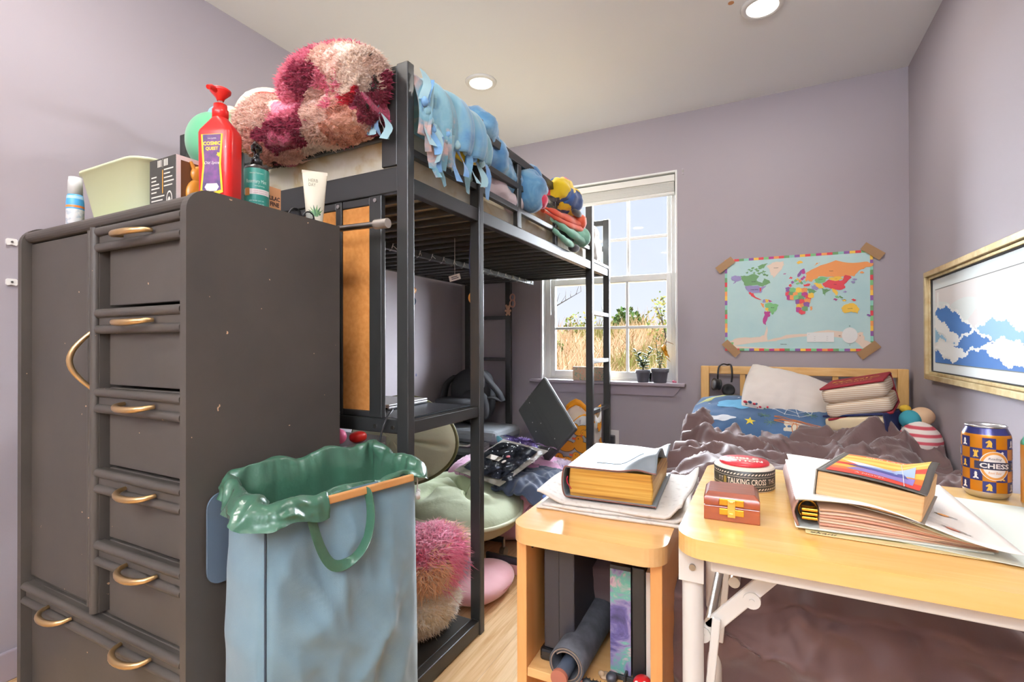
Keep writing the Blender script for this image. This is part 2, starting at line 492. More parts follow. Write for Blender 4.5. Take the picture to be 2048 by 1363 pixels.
# ------------------------------------------------------------------ outdoors
def terr(x, y):
    h = sstep(4.2, 9.5, y) * 1.15 - .35 + .12 * N3((x, y), .6) + .05 * N3((x, y), 2)
    return h
b = MB().grid(lambda u, v: (-14 + 20 * u, 3.6 + 14 * v, terr(-14 + 20 * u, 3.6 + 14 * v)), 60, 60)
struct(b.build('ground', mat('dry_earth', '#8a7450', .9, col2='#66613a', vs=3)))
gm = [mat('straw', '#a39279', .95, spec=.05), mat('straw_pink', '#9e846c', .95, spec=.05), mat('straw_green', '#6d6e40', .95, spec=.05), mat('straw_dark', '#6d5c3e', .95, spec=.05)]
b = MB()
for i in range(24000):
    y = 4.6 + 6.2 * R.random() ** 1.1; x = -.3 * y + R.gauss(0, .22) * y + R.uniform(-.8, .8)
    z = terr(x, y); h = R.uniform(.25, .6) * (1 + .4 * N3((x, y), 1.3)); lx = R.gauss(.02, .2); w = .004 + .0009 * y
    if R.random() < .1: h *= 1.35
    g = N3((x, y), .9, 4)
    m = (2 if R.random() < .75 else 3) if g > .28 else R.choice((0, 0, 0, 1, 1, 3))
    b.add([(x - w, y, z), (x + w, y, z), (x + lx * .4 + w * .7, y, z + h * .6), (x + lx * .4 - w * .7, y, z + h * .6), (x + lx, y + R.gauss(0, .05), z + h)], [(0, 1, 2, 3), (3, 2, 4)], False, m)
o = b.build('dry_grass', gm); tag(o, 'tall dry straw coloured grass on the bank outside the window', 'grass', kind='stuff')
lf = [mat('leaf_dark', '#2c3c1e', 1, spec=0), mat('leaf_mid', '#434d28', 1, spec=0), mat('leaf_yellow', '#5f582f', 1, spec=0)]
bark = mat('bark', '#2c261f', .9)
def bush(name, label, x, y, rx, rz, n, ms, lean=0, stems=4, leafw=.05):
    z = terr(x, y)
    t = thing(name, label, 'bush', (x, y, z))
    s = MB(); f = MB()
    for k in range(stems):
        a = R.uniform(0, 6.28); top = V((x + math.cos(a) * rx * .6, y + math.sin(a) * rx * .4, z + rz * 1.5))
        s.tube([(x, y, z - .05), V((x, y, z)).lerp(top, .5) + V((R.gauss(0, .05), 0, 0)), top], [.02, .014, .005], 6)
    for k in range(n):
        a = R.uniform(0, 6.28); c = R.uniform(-1, 1); r = R.random() ** .4
        p = V((x + math.cos(a) * math.sqrt(1 - c * c) * rx * r, y + math.sin(a) * math.sqrt(1 - c * c) * rx * .7 * r, z + rz * (1 + c * r)))
        p += V((N3(p, 3), N3(p, 3, 5), N3(p, 3, 9))) * .12
        d = V((R.gauss(0, 1), R.gauss(0, 1), R.gauss(.3, 1))).normalized(); q = d.orthogonal().normalized() * leafw * .35; l = leafw * R.uniform(.6, 1.3)
        f.add([p, p + d * l * .5 + q, p + d * l, p + d * l * .5 - q], [(0, 1, 2, 3)], False, R.choice(ms))
    s.build('stem', bark, t); f.build('foliage', lf, t)
bush('shrub', 'round dark green shrub on the grassy bank outside, middle of the window', -2.55, 10.2, .42, .42, 1700, (0, 0, 1), leafw=.10)
bush('shrub', 'yellow green tall shrub at the right edge of the window view', -1.42, 8.4, .34, .62, 520, (1, 2, 2), leafw=.06)
bush('shrub', 'sparse yellow shrub outside between the two ladder posts', -3.3, 9.4, .36, .42, 420, (2, 1), leafw=.07)
bush('shrub', 'low dark shrub outside at the left edge of the window', -3.35, 7.9, .34, .32, 420, (0, 1), leafw=.06)
# bare twig tree at the left of the view
t = thing('bare_tree', 'thin bare tree with a forked twig outside the left pane', 'tree', (-3.05, 6.6, terr(-3.05, 6.6)))
s = MB(); z0 = terr(-3.05, 6.6)
s.tube([(-3.05, 6.6, z0), (-2.98, 6.6, z0 + .7), (-2.9, 6.6, z0 + 1.35)], [.03, .02, .012], 7).build('trunk', bark, t)
s = MB()
s.tube([(-2.9, 6.6, z0 + 1.3), (-2.62, 6.62, z0 + 1.45), (-2.3, 6.65, z0 + 1.62)], [.012, .008, .003], 6)
for k in range(9):
    u = k / 8; p = V((-2.9, 6.6, z0 + 1.3)).lerp(V((-2.3, 6.65, z0 + 1.62)), u)
    s.tube([p, p + V((R.uniform(-.05, .08), 0, R.uniform(.08, .22)))], [.006, .002], 5)
s.build('branch', bark, t)

# ------------------------------------------------------------------ sky, sun, camera
w = bpy.data.worlds.new('sky'); SC.world = w; w.use_nodes = True
nt = w.node_tree; bg = nt.nodes['Background']
tc = nt.nodes.new('ShaderNodeTexCoord'); sp = nt.nodes.new('ShaderNodeSeparateXYZ'); nt.links.new(tc.outputs['Generated'], sp.inputs[0])
nt.links.new(_ramp(nt, sp.outputs['Z'], [(0, '#e9efff'), (.5, '#c9d8fb')]), bg.inputs['Color'])
bg.inputs['Strength'].default_value = .92
L = bpy.data.lights.new('sun', 'SUN'); L.energy = 1.0; L.angle = .02; L.color = (1, .93, .82)
lo = bpy.data.objects.new('sun', L); lo.rotation_euler = (math.radians(38), 0, math.radians(-25)); COL.objects.link(lo)
L = bpy.data.lights.new('sky_glow', 'SUN'); L.energy = 165; L.angle = math.radians(150); L.color = (.86, .92, 1)
lo = bpy.data.objects.new('sky_glow', L); lo.rotation_euler = (math.radians(-70), 0, math.radians(-8)); COL.objects.link(lo)
cam = bpy.data.cameras.new('camera'); cam.lens = 990.8 / 2048 * 36; cam.sensor_width = 36; cam.clip_start = .02
co = bpy.data.objects.new('camera', cam); COL.objects.link(co)
yaw, pit, rol = .471892, .0050175, -.0023851
fw = V((-math.sin(yaw) * math.cos(pit), math.cos(yaw) * math.cos(pit), math.sin(pit))); r0 = V((math.cos(yaw), math.sin(yaw), 0)); u0 = r0.cross(fw)
rr = r0 * math.cos(rol) + u0 * math.sin(rol); uu = u0 * math.cos(rol) - r0 * math.sin(rol)
co.matrix_world = Matrix(((rr.x, uu.x, -fw.x, 0), (rr.y, uu.y, -fw.y, 0), (rr.z, uu.z, -fw.z, 1.02), (0, 0, 0, 1)))
SC.camera = co
SC.view_settings.view_transform = 'Standard'; SC.view_settings.look = 'None'; SC.view_settings.gamma = 1; SC.view_settings.exposure = .27
SC.cycles.use_denoising = True
SC.cycles.max_bounces = 8; SC.cycles.diffuse_bounces = 5; SC.cycles.glossy_bounces = 3; SC.cycles.transmission_bounces = 6; SC.cycles.transparent_max_bounces = 8
SC.cycles.caustics_reflective = False; SC.cycles.caustics_refractive = False; SC.cycles.sample_clamp_indirect = 6
# added uplight, unseen behind the camera, bounces fill light off the ceiling
t = thing('fill_uplight', 'added white uplight stand near the rear wall, fill light for the ceiling', 'lamp', (.25, -1.9, 0))
MB().lathe([(.14, 0), (.14, .02), (.02, .035)], 32, (.25, -1.9, 0)).build('base', WHITE, t)
MB().cyl((.25, -1.9, .03), (.25, -1.9, 1.62), .012).build('pole', WHITE, t)
MB().lathe([(.03, 1.6), (.10, 1.66), (.19, 1.78), (.185, 1.78), (.095, 1.67), (.0, 1.63)], 40, (.25, -1.9, 0)).build('uplight_bowl', WHITE, t)
L = bpy.data.lights.new('fill_light', 'AREA'); L.shape = 'DISK'; L.size = .3; L.energy = 400; L.color = (.86, .93, 1)
lo = bpy.data.objects.new('fill_light', L); lo.location = (0, 0, 1.775); lo.rotation_euler = (PI, 0, 0); lo.parent = t; COL.objects.link(lo)

# ------------------------------------------------------------------ wardrobe
WARD = mat('wardrobe_charcoal', '#3f3a35', .48, spec=.4, col2='#47413b', vs=5, specks=(55, .76, '#c9a582'), bump=.03, bs=90, bd=.001)
HANDLE = mat('bronze_handle', '#c8a878', .28, .9)
wx0, wx1, wy0, wy1, wzt = -1.812, -1.038, .59, .995, 1.342
t = thing('wardrobe', 'dark charcoal wardrobe with a tall door, stacked drawers and bronze handles', 'wardrobe', (-1.425, .79, 0))
def yz(x): return Matrix(((0, 0, 1, x), (1, 0, 0, 0), (0, 1, 0, 0), (0, 0, 0, 1)))
prof = [(wy0, 0), (wy1, 0), (wy1, wzt)] + [(wy0 + .05 - .05 * math.sin(a), wzt - .05 + .05 * math.cos(a)) for a in [PI / 2 * k / 8 for k in range(9)]]
for x in (wx0, wx1 - .021): MB().prism(prof, .021, yz(x)).build('side_panel', WARD, t, .0025)
ix0, ix1 = wx0 + .021, wx1 - .021
b = MB().prism([(wy1, 1.298), (wy1, 1.328)] + [(wy0 + .022 - .015 * math.sin(a), 1.313 + .015 * math.cos(a)) for a in [PI * k / 8 for k in range(9)]], ix1 - ix0, yz(ix0))
b.build('top_board', WARD, t)
box('back_panel', (ix0, ix1, wy1 - .01, wy1, 0, 1.298), WARD, t)
box('plinth', (ix0, ix1, wy0 + .03, wy0 + .05, 0, .06), WARD, t)
dv = MB().box(-1.432, -1.405, wy0 + .012, wy1 - .01, .385, 1.298).cyl((-1.419, wy0 + .01, .385), (-1.419, wy0 + .01, 1.297), .011, n=16)
dv.build('divider', WARD, t)
box('inner_shelf', (ix0, ix1, wy0 + .03, wy1 - .01, .375, .385), WARD, t)
d = box('door', (ix0 + .003, -1.436, wy0 + .02, wy0 + .04, .392, 1.294), WARD, t, .002)
MB().cyl((-1.450, wy0 + .016, .392), (-1.450, wy0 + .016, 1.294), .0095, n=16).box(-1.459, -1.441, wy0 + .014, wy0 + .022, .392, 1.294).build('edge_molding', WARD, d)
MB().tube([(-1.428 - .034 * math.sin(PI * k / 14) * .5, wy0 - .036 * math.sin(PI * k / 14) + .006, .915 + .135 * k / 14) for k in range(15)], [.0045 + .002 * math.sin(PI * k / 14) for k in range(15)], 10).build('handle', HANDLE, d, label='tall bronze bow handle of the door')
def handle(xc, z, par, w=.06):
    pts = [(xc + w * math.cos(PI - PI * k / 12) , wy0 + .006 - .036 * math.sin(PI * k / 12) ** .8, z - .006 * math.sin(PI * k / 12)) for k in range(13)]
    MB().tube(pts, [.0045 + .003 * math.sin(PI * k / 12) for k in range(13)], 10).build('handle', HANDLE, par)
zr = [1.288, 1.095, .909, .72, .55, .368]
for k, z in enumerate(zr):
    last = k == 5
    x0, x1 = (ix0 + .003 if last else -1.402), ix1 - .003
    zb = .065 if last else zr[k + 1] + .016
    b = MB().box(x0 + (0 if last else .02), x1, wy0 + .022, wy0 + .038, zb, z + .01)
    dr = b.build('drawer', WARD, t, .002)
    b = MB().box(x0, x1, wy0 + .010, wy0 + .022, z - .046, z + .008)
    for dz in (0, -.038): b.cyl((x0 - .002, wy0 + .010, z + dz - .002), (x1, wy0 + .010, z + dz - .002), .0105, n=16)
    b.build('handle_rail', WARD, dr)
    if last:
        handle(-1.585, z - .022, dr); handle(-1.235, z - .022, dr)
    else: handle(-1.232 + .005 * k, z - .022, dr)

ZT = 1.328
# ------------------------------------------------------------------ things on the wardrobe
t = thing('foam_bottle', 'slim foam bottle with clear cap, blue and orange bands, left on the wardrobe top', 'bottle', (-1.672, .66, ZT))
o = (-1.672, .66, ZT)
MB().lathe([(.018, 0), (.0195, .004), (.0195, .058), (.0198, .062), (.0198, .068), (.0195, .072), (.0195, .078), (.0185, .086), (.018, .094), (.0165, .098)], 32, o,
           mis=[0, 0, 1, 2, 1, 1, 1, 3, 1]).build('body', [mat('foam_white', '#eef0f2', .4, col2='#c7d3de', vs=70, lo=.5, hi=.6), mat('foam_blue', '#4fa6dc', .3), mat('foam_orange', '#f08a3c', .3), mat('foam_lightblue', '#a9d4ee', .3)], t)
MB().lathe([(.0165, .098), (.016, .13), (.0145, .146), (.0, .147)], 28, o).build('cap', mat('clear_cap', '#dfe3e4', .25, spec=.6), t)
MB().lathe([(.01, .098), (.008, .12), (.005, .135), (0, .136)], 16, o).build('nozzle', WHITEP, t)

o = box('tub_lid', (-1.60, -1.40, .632, .84, ZT, ZT + .012), mat('lime_lid', '#a9ac4f', .5), bevel=.004); tag(o, 'yellow green plastic lid lying under the pale green tub', 'lid')
t = thing('plastic_tub', 'pale green plastic tub on the wardrobe top', 'tub', (-1.51, .74, ZT + .012))
def rrect(hx, hy, r, n=6):
    P = []
    for cx, cy, a0 in ((hx - r, hy - r, 0), (-hx + r, hy - r, 90), (-hx + r, -hy + r, 180), (hx - r, -hy + r, 270)):
        for k in range(n + 1):
            a = math.radians(a0 + 90 * k / n); P.append((cx + r * math.cos(a), cy + r * math.sin(a)))
    return P
def rshell(b, rings, mi=None):
    """rings = [(hx, hy, r, z)] of rounded rectangles joined into one skin"""
    n = len(rrect(1, 1, .1)); vs = []
    for hx, hy, r, z in rings: vs += [(x, y, z) for x, y in rrect(hx, hy, r)]
    b.add(vs, [(j * n + i, j * n + (i + 1) % n, (j + 1) * n + (i + 1) % n, (j + 1) * n + i) for j in range(len(rings) - 1) for i in range(n)], True, mi)
    b.add([(x, y, rings[0][3]) for x, y in rrect(*rings[0][:3])], [tuple(reversed(range(n)))], False, mi)
    return b
TUB = mat('tub_green', '#cdd6b0', .45)
b = MB(Matrix.Translation((-1.475, .75, ZT + .013)))
rshell(b, [(.13, .085, .04, 0), (.136, .09, .045, .02), (.155, .108, .05, .122), (.161, .114, .054, .124), (.161, .114, .054, .130), (.153, .106, .05, .130), (.132, .086, .042, .006), (.02, .02, .01, .004)])
b.build('body', TUB, t)
b = MB(Matrix.Translation((-1.475, .75, ZT + .012))); b.cyl((.143, -.03, .075), (.1475, -.03, .075), .016, n=20)
b.tube([(.1475, -.03 + .018 * math.cos(k * PI / 8), .075 + .017 * math.sin(k * PI / 8)) for k in range(16)], .003, 6, True, mi=1)
b.build('handle_slot', [mat('slot_green', '#3e7d48', .5, col2='#14301a', vs=60), TUB], t)

t = thing('gift_box', 'black printed box with a side window showing an amber figure, on the wardrobe', 'box', (-1.25, .715, ZT))
bx0, bx1, by0, by1, bz1 = -1.308, -1.2, .66, .775, ZT + .128
b = MB().box(bx0, bx1, by0, by1, ZT, bz1)
b.box(bx1 - .001, bx1 + .0006, by0, by0 + .010, ZT, bz1, 1).box(bx1 - .001, bx1 + .0006, by1 - .01, by1, ZT, bz1, 1).box(bx1 - .001, bx1 + .0006, by0 + .01, by1 - .01, bz1 - .01, bz1, 1).box(bx1 - .001, bx1 + .0006, by0 + .01, by1 - .01, ZT, ZT + .01, 1)
b.box(bx1 - .001, bx1 + .0003, by0 + .01, by1 - .01, ZT + .01, bz1 - .01, 2)
F = frame((bx0, by0 - .0006, ZT), (1, 0, 0), (0, 0, 1))
def line(b, M, x0, x1, y, h, mi): b.add([M @ V(p) for p in ((x0, y, 0), (x1, y, 0), (x1, y + h, 0), (x0, y + h, 0))], [(0, 1, 2, 3)], False, mi)
for k, (a, c) in enumerate(((.008, .030), (.008, .028), (.008, .04), (.008, .042), (.008, .03))): line(b, F, a, c, .085 - k * .009, .003, 3)
for k, c in enumerate((.098, .085, .094, .1, .094)): line(b, F, .06, c, .098 - k * .0095, .003, 3)
for k, c in enumerate((.062, .055, .05)): line(b, F, .008, c, .038 - k * .009, .003, 3)
line(b, F, .053, .0565, .045, .055, 4)
for x in (.034, .04, .046, .060, .066, .072): line(b, F, x, x + .004, .108, .016, 3)
line(b, F, .0545, .0555, .106, .02, 3)
b.add([F @ V((.082 + .012 * math.cos(k * PI / 12), .028 + .02 * math.sin(k * PI / 12), 0)) for k in range(24)] , [tuple(range(24))], False, 3)
b.add([F @ V((.082 + .009 * math.cos(k * PI / 12), .03 + .014 * math.sin(k * PI / 12), .0002)) for k in range(24)] , [tuple(range(24))], False, 0)
b.add([F @ V((.082 + .006 * math.cos(k * PI / 12), .022 + .012 * math.sin(k * PI / 12), .0004)) for k in range(24)] , [tuple(range(24))], False, 3)
b.build('carton', [mat('carton_black', '#3b3934', .55), WHITEP, mat('carton_inner', '#5a3a1c', .6), mat('print_white', '#e8e4da', .6), mat('print_amber', '#d49a33', .6)], t)
AMB = mat('amber_figure', '#c98a2c', .3, coat=.4)
b = MB().ball((bx1 + .004, .715, ZT + .045), .012, .036, .04).ball((bx1 + .004, .712, ZT + .092), .01, .022, .022)
for a in (-.02, .0, .018): b.tube([(bx1 + .004, .712 + a * .6, ZT + .1), (bx1 + .004, .712 + a * 1.1, ZT + .12)], [.006, .003], 7)
b.build('figure', AMB, t)

# red pump bottle
t = thing('pump_bottle', 'red pump bottle with a purple and yellow label at the front corner of the wardrobe', 'bottle', (-1.10, .70, ZT))
Mr = Matrix.Translation((-1.10, .70, ZT)) @ Matrix.Rotation(math.radians(22), 4, 'Z')
b = MB(Mr)
n = len(rrect(1, 1, .1))
rings = [(.037, .024, .012, 0), (.039, .026, .014, .004), (.040, .027, .014, .165), (.038, .026, .014, .172), (.02, .019, .0185, .198), (.0165, .0165, .0164, .203)]
rshell(b, rings)
b.build('bottle_body', RED, t)
MB(Mr).lathe([(.0165, .2), (.0168, .222), (.014, .226), (.0138, .235), (.006, .236)], 28).build('collar', RED, t)
MB(Mr).lathe([(.0055, .236), (.0055, .246)], 14).build('pump_stem', mat('clear_red', '#f4b7ae', .15, trans=.5), t)
b = MB(Mr).lathe([(.007, .244), (.009, .25), (.021, .263), (.022, .268), (.018, .271), (0, .271)], 28)
b.tube([(0, -.01, .262), (0, -.03, .262), (0, -.04, .256)], [.006, .0055, .005], 10)
b.build('pump_head', RED, t)
b = MB(Mr); F = frame((0, -.0276, 0), (1, 0, 0), (0, 0, 1))
def quad(b, M, pts, mi, dz=0): b.add([M @ V((x, y, dz)) for x, y in pts], [tuple(range(len(pts)))], False, mi)
quad(b, F, [(-.026, .158), (.025, .158), (.021, .09), (.026, .028), (0, .02), (-.028, .028), (-.022, .09)], 0)
quad(b, F, [(-.022, .157), (.021, .157), (.0165, .09), (.021, .034), (0, .028), (-.023, .034), (-.0175, .09)], 1, .0003)
G = F @ Matrix.Translation((0, 0, .0006))
b.text('COSMIC', G @ Matrix.Translation((0, .137, 0)), .0085, mi=2, bold=.03).text('QUEST', G @ Matrix.Translation((0, .125, 0)), .0085, mi=2, bold=.03)
b.text('THE SUPER', G @ Matrix.Translation((0, .148, 0)), .003, mi=3)
b.text('Old Spice', G @ Matrix.Translation((0, .093, 0)), .0085, mi=3, shear=.3)
b.add([G @ V((.016 + .006 * math.cos(k * PI / 5 + .3) * (1 if k % 2 else .6), .112 + .006 * math.sin(k * PI / 5 + .3) * (1 if k % 2 else .6), 0)) for k in range(10)], [tuple(range(10))], False, 0)
quad(b, F, [(-.012, .048), (.012, .048), (.017, .04), (.011, .031), (-.011, .031), (-.017, .04)], 3, .0008)
b.text('LOTION', F @ Matrix.Translation((0, .0135, .0004)), .007, mi=3, bold=.02)
b.build('label', [mat('label_yellow', '#f5d21c', .4), mat('label_purple', '#352a5a', .4, col2='#7c4480', vs=55), mat('letter_yellow', '#ffe23a', .5), PAPER], t)

# teal pump bottle
o = V((-1.10, .79, ZT))
t = thing('pump_bottle', 'teal hair product bottle with a black pump beside the red bottle', 'bottle', o)
b = MB().lathe([(.026, 0), (.028, .004), (.028, .112), (.026, .119), (.013, .125), (.0125, .128)], 36, o, mis=[0, 0, 1, 1, 1])
b.build('bottle_body', [mat('teal_label', '#2e8a7c', .35), mat('dark_shoulder', '#2b2522', .25)], t)
b = MB().lathe([(.013, .126), (.0135, .14), (.011, .142), (.007, .146), (.006, .158), (.012, .16), (.013, .172), (.009, .176), (0, .176)], 24, o)
b.tube([o + V((.005, 0, .17)), o + V((.02, -.018, .17)), o + V((.025, -.024, .163))], [.006, .005, .004], 10)
b.build('pump', mat('black_gloss', '#151515', .15), t)
b = MB(); a0 = math.atan2(-.74, 1.02)
def cylm(o, r, a0, z): return lambda x, y: o + V((r * math.cos(a0 + x / r), r * math.sin(a0 + x / r), z + y))
b.text('Rosemary Mint', None, .0115, .047, 0, fn=cylm(o, .0284, a0, .079)).text('natural haircare', None, .004, .03, 0, fn=cylm(o, .0284, a0, .1))
b.text('strengthening', None, .004, .022, 0, fn=cylm(o, .0284, a0 + .25, .069))
def band(b, o, r, a0, a1, z0, z1, mi, n=14):
    b.grid(lambda u, v: (o[0] + r * math.cos(a0 + (a1 - a0) * u), o[1] + r * math.sin(a0 + (a1 - a0) * u), o[2] + z0 + (z1 - z0) * v), n, 2, mi)
band(b, o, .0283, a0 - 1.1, a0 + 1.2, .049, .062, 1)
for k in range(3): b.text('with biotin and oils', None, .0035, .034, 0, fn=cylm(o, .0284, a0, .034 - k * .008))
for k in range(2): b.text('infused treatment blend', None, .003, .034, 3, fn=cylm(o, .0285, a0 + .35, .058 - k * .005))
band(b, o, .0286, a0 - 1.0, a0 - .55, .046, .064, 2)
b.build('lettering', [mat('print_mint', '#d7ebe2', .5), mat('label_white', '#f1ece8', .5), mat('oil_drop', '#b98a4a', .3), mat('print_rose', '#b9828a', .5)], t)

t = thing('small_carton', 'small kraft orange carton behind the teal bottle', 'box', (-1.13, .842, ZT))
b = MB().box(-1.15, -1.105, .825, .862, ZT, ZT + .088)
F = frame((-1.1045, .8435, ZT), (0, 1, 0), (0, 0, 1))
b.text('LILAC', F @ Matrix.Translation((0, .06, 0)), .011, .03, 1, bold=.04).text('FINE', F @ Matrix.Translation((0, .045, 0)), .011, .026, 1, bold=.04)
b.build('carton', [mat('kraft_orange', '#e5a877', .6), mat('print_brown', '#4a2f2a', .6)], t, .0006)

t = thing('eyeglasses', 'black framed eyeglasses lying folded behind the small carton', 'eyeglasses', (-1.09, .91, ZT))
b = MB()
for y in (.888, .93): b.tube([(-1.085 + .004 * math.sin(k * PI / 8), y + .019 * math.cos(k * PI / 8), ZT + .024 + .02 * math.sin(k * PI / 8)) for k in range(16)], .0022, 6, True)
b.tube([(-1.083, .905, ZT + .03), (-1.083, .912, ZT + .03)], .002, 6)
b.build('rim', DARKP, t)
b = MB()
b.tube([(-1.085, .87, ZT + .03), (-1.12, .9, ZT + .03), (-1.13, .96, ZT + .028)], .002, 6).tube([(-1.085, .948, ZT + .03), (-1.11, .96, ZT + .034), (-1.14, .985, ZT + .03)], .002, 6)
b.build('temple', DARKP, t)
b = MB()
for y in (.888, .93): b.add([(-1.085, y + .018 * math.cos(k * PI / 8), ZT + .024 + .019 * math.sin(k * PI / 8)) for k in range(16)], [tuple(range(16))])
b.build('lens', film('grey_lens', 1.6, .05, tint='#b9bec6'), t)

# herb tube standing on its cap
t = thing('lotion_tube', 'cream white lotion tube with an aloe picture at the back corner of the wardrobe', 'tube', (-1.10, .965, ZT))
Mt = Matrix.Translation((-1.10, .965, ZT)) @ Matrix.Rotation(math.radians(52), 4, 'Z')
b = MB(Mt)
def tb(u, v):
    a = 2 * PI * u; k = v ** 1.2
    rx = .021 + .012 * k; ry = .0165 * (1 - k) + .0012
    return (rx * math.cos(a), ry * math.sin(a), .016 + .148 * v)
b.grid(tb, 32, 14, 0, cu=True).box(-.033, .033, -.0012, .0012, .158, .166)
TUBEC = mat('tube_cream', '#ece8d3', .35)
b.build('tube_body', TUBEC, t)
MB(Mt).lathe([(.018, 0), (.019, .002), (.019, .016), (.012, .017)], 28).build('cap', mat('tube_cap', '#5b5a48', .4), t)
def tfn(x, y):
    v = (y - .016) / .148; k = max(0, v) ** 1.2; rx = .021 + .012 * k; ry = .0165 * (1 - k) + .0012
    return Mt @ V((x, -ry * math.sqrt(max(0, 1 - (x / rx) ** 2)) - .0006, y))
b = MB(Matrix.Identity(4))
b.text('HERB', None, .009, .024, 0, fn=lambda x, y: tfn(x - .004, y + .139)).text('DAY', None, .009, .018, 0, fn=lambda x, y: tfn(x - .007, y + .127))
for a in (-65, -48, -30, -12, 6, 24, 42, 60):
    r = math.radians(a); l = .034 - abs(a) * .00015; w = .0032; c = V((math.sin(r), math.cos(r))); s_ = V((c.y, -c.x))
    P = [V((0, 0)) + s_ * w, c * l * .5 + s_ * w * .8, c * l, c * l * .5 - s_ * w * .8, -s_ * w]
    b.add([tfn(p.x + .002, .04 + p.y) for p in P], [(0, 1, 2, 3, 4)], False, 1 if abs(a) % 4 else 2)
b.text('natural', None, .004, .014, 0, fn=lambda x, y: tfn(x - .006, y + .03))
b.build('print', [mat('print_taupe', '#8d8a72', .5), mat('aloe_green', '#6f9a5d', .5), mat('aloe_dark', '#3f6a45', .5)], t)

t = thing('curtain_rod', 'steel tension curtain rod poking out behind the wardrobe top corner', 'rod', (-1.0, 1.05, 1.35))
MB().cyl((-1.6, 1.05, 1.365), (-.94, 1.05, 1.35), .009, n=16).build('tube', STEEL, t)
MB().cyl((-.96, 1.05, 1.3505), (-.915, 1.05, 1.3495), .0135, n=18).build('end_cap', mat('rod_cap', '#b9b3ab', .35, .6), t)

# ------------------------------------------------------------------ laundry hamper
HB = mat('denim_felt', '#6a8794', .9, col2='#76939f', vs=7, lo=.35, hi=.7, bump=.25, bs=420, bd=.001, sheen=.3)
SAT = mat('green_satin', '#2f5743', .27, spec=.7, sheen=.1, col2='#38614c', vs=5, bump=.35, bs=22, bd=.012)
A = V((-.85, .63, 0)); B2 = V((-.775, .985, 0)); e1 = (B2 - A).normalized(); e2 = V((-e1.y, e1.x, 0)); Lh = (B2 - A).length; Dh = .165
t = thing('laundry_hamper', 'tall blue grey fabric laundry hamper with a green satin liner', 'hamper', A + e1 * Lh / 2 + e2 * Dh / 2)
def hp(s, d, z): return A + e1 * s + e2 * d + V((0, 0, z))
def per(u):                                      # walk round the rectangle, u in 0..1, starts at the front left corner
    per_l = 2 * (Lh + Dh); q = (u % 1) * per_l
    if q < Lh: return q, 0, V((0, -1))
    q -= Lh
    if q < Dh: return Lh, q, V((1, 0))
    q -= Dh
    if q < Lh: return Lh - q, Dh, V((0, 1))
    return 0, Dh - (q - Lh), V((-1, 0))
def bodyf(u, v):
    s, d, n_ = per(u); z = .004 + .7 * v
    bul = .016 * math.sin(PI * min(1, v * 1.02)) * math.sin(PI * (s / Lh if n_.x == 0 else d / Dh)) ** .6
    f = .010 * N3((s * 6 + z * 3.2, z * 3.5 - s * 4, d), 1, 2) + .006 * (1 - abs(N3((s * 9 + z * 7, z * 5, d), 1, 7)) * 3)
    f += .016 * (1 - 2.5 * abs(N3((s * 6 + z * 5, z * 2.6 - s * 7, d), 1, 21))) + .010 * (1 - 2.5 * abs(N3((s * 14 + z * 9, z * 4 - s * 9, d), 1, 24)))
    f += .014 * max(0, 1 - abs((z - .62) + (s - .36) * 1.3) / .03) * sstep(.12, .3, s) * (n_.y < 0)
    f += .006 * max(0, 1 - abs((z - .3) - (s - .2) * 1.1) / .03) * (n_.y < 0)
    if n_.y >= 0: f *= .3
    f *= sstep(1.02, .8, v) * math.sin(PI * min(1, max(0, (s / Lh if n_.x == 0 else d / Dh)))) ** .5
    bul *= sstep(1.05, .8, v)
    sh = .012 * (1 - v)
    return hp(s + (n_.x * (bul + f + sh)), d + (n_.y * (bul + f)), z)
b = MB().grid(bodyf, 160, 60, 0, cu=True)
b.poly([hp(0, 0, .004), hp(0, Dh, .004), hp(Lh, Dh, .004), hp(Lh, 0, .004)])
b.build('bag_body', HB, t)
b = MB().tube([V(bodyf(.0, k / 20)) + e1 * -.001 for k in range(21)], .0022, 6)
b.build('corner_piping', mat('piping_navy', '#26323d', .7), t)
def liner(u, v):
    s, d, n_ = per(u); front = n_.y < 0
    q = s / Lh
    top = .705 + .035 * (d / Dh) + .014 * N3((s * 14, d * 14, 1), 1, 3) + (.012 * abs(math.sin(s * 21)) if not front else 0)
    corner = math.exp(-((s) ** 2 + (d - .04) ** 2) / .0045)
    flare = .018 + .05 * corner + .008 * N3((s * 22, d * 22, 5), 1, 1) + (.03 * math.exp(-((s - Lh) ** 2 + (d - .0) ** 2) / .003))
    fold = .042 + .012 * N3((s * 9, d * 9, 9), 1, 4) - .015 * corner
    if front and q > .34: fold *= .12; flare *= .05 + .95 * sstep(.93, 1, q); top -= .004
    if v < .4:
        k = v / .4; z = .52 + (top - .52) * k; off = -.012 - .006 * (1 - k) - .008 * N3((s * 18, d * 18, z * 6), 1, 6) * (1 if not front else .4)
    elif v < .6:
        k = (v - .4) / .2; off = -.012 + (flare * .6 + .012) * k; z = top + .010 * math.sin(PI * k)
    else:
        k = (v - .6) / .4; off = flare * (.6 + .4 * k) ; z = top - fold * k
    off += .003 * N3((s * 40, d * 40, v * 3), 1, 8) + (.010 * (1 - 2.6 * abs(N3((s * 26, d * 26, v * 2.5), 1, 11))) if v > .35 else .014 * (1 - 2.6 * abs(N3((s * 16, d * 16, v * 1.5), 1, 12))) * v)
    nn = V((n_.x, n_.y))
    if corner > .02 and v > .4: nn = (nn + V((-1, -1)) * corner).normalized()
    return hp(s + nn.x * off, d + nn.y * off, z)
MB().grid(liner, 220, 30, 0, cu=True).build('liner', SAT, t)
b = MB(frame(hp(.09, -.012, .686), e1, (0, 0, 1))); b.box(0, Lh - .105, 0, .017, -.005, .006)
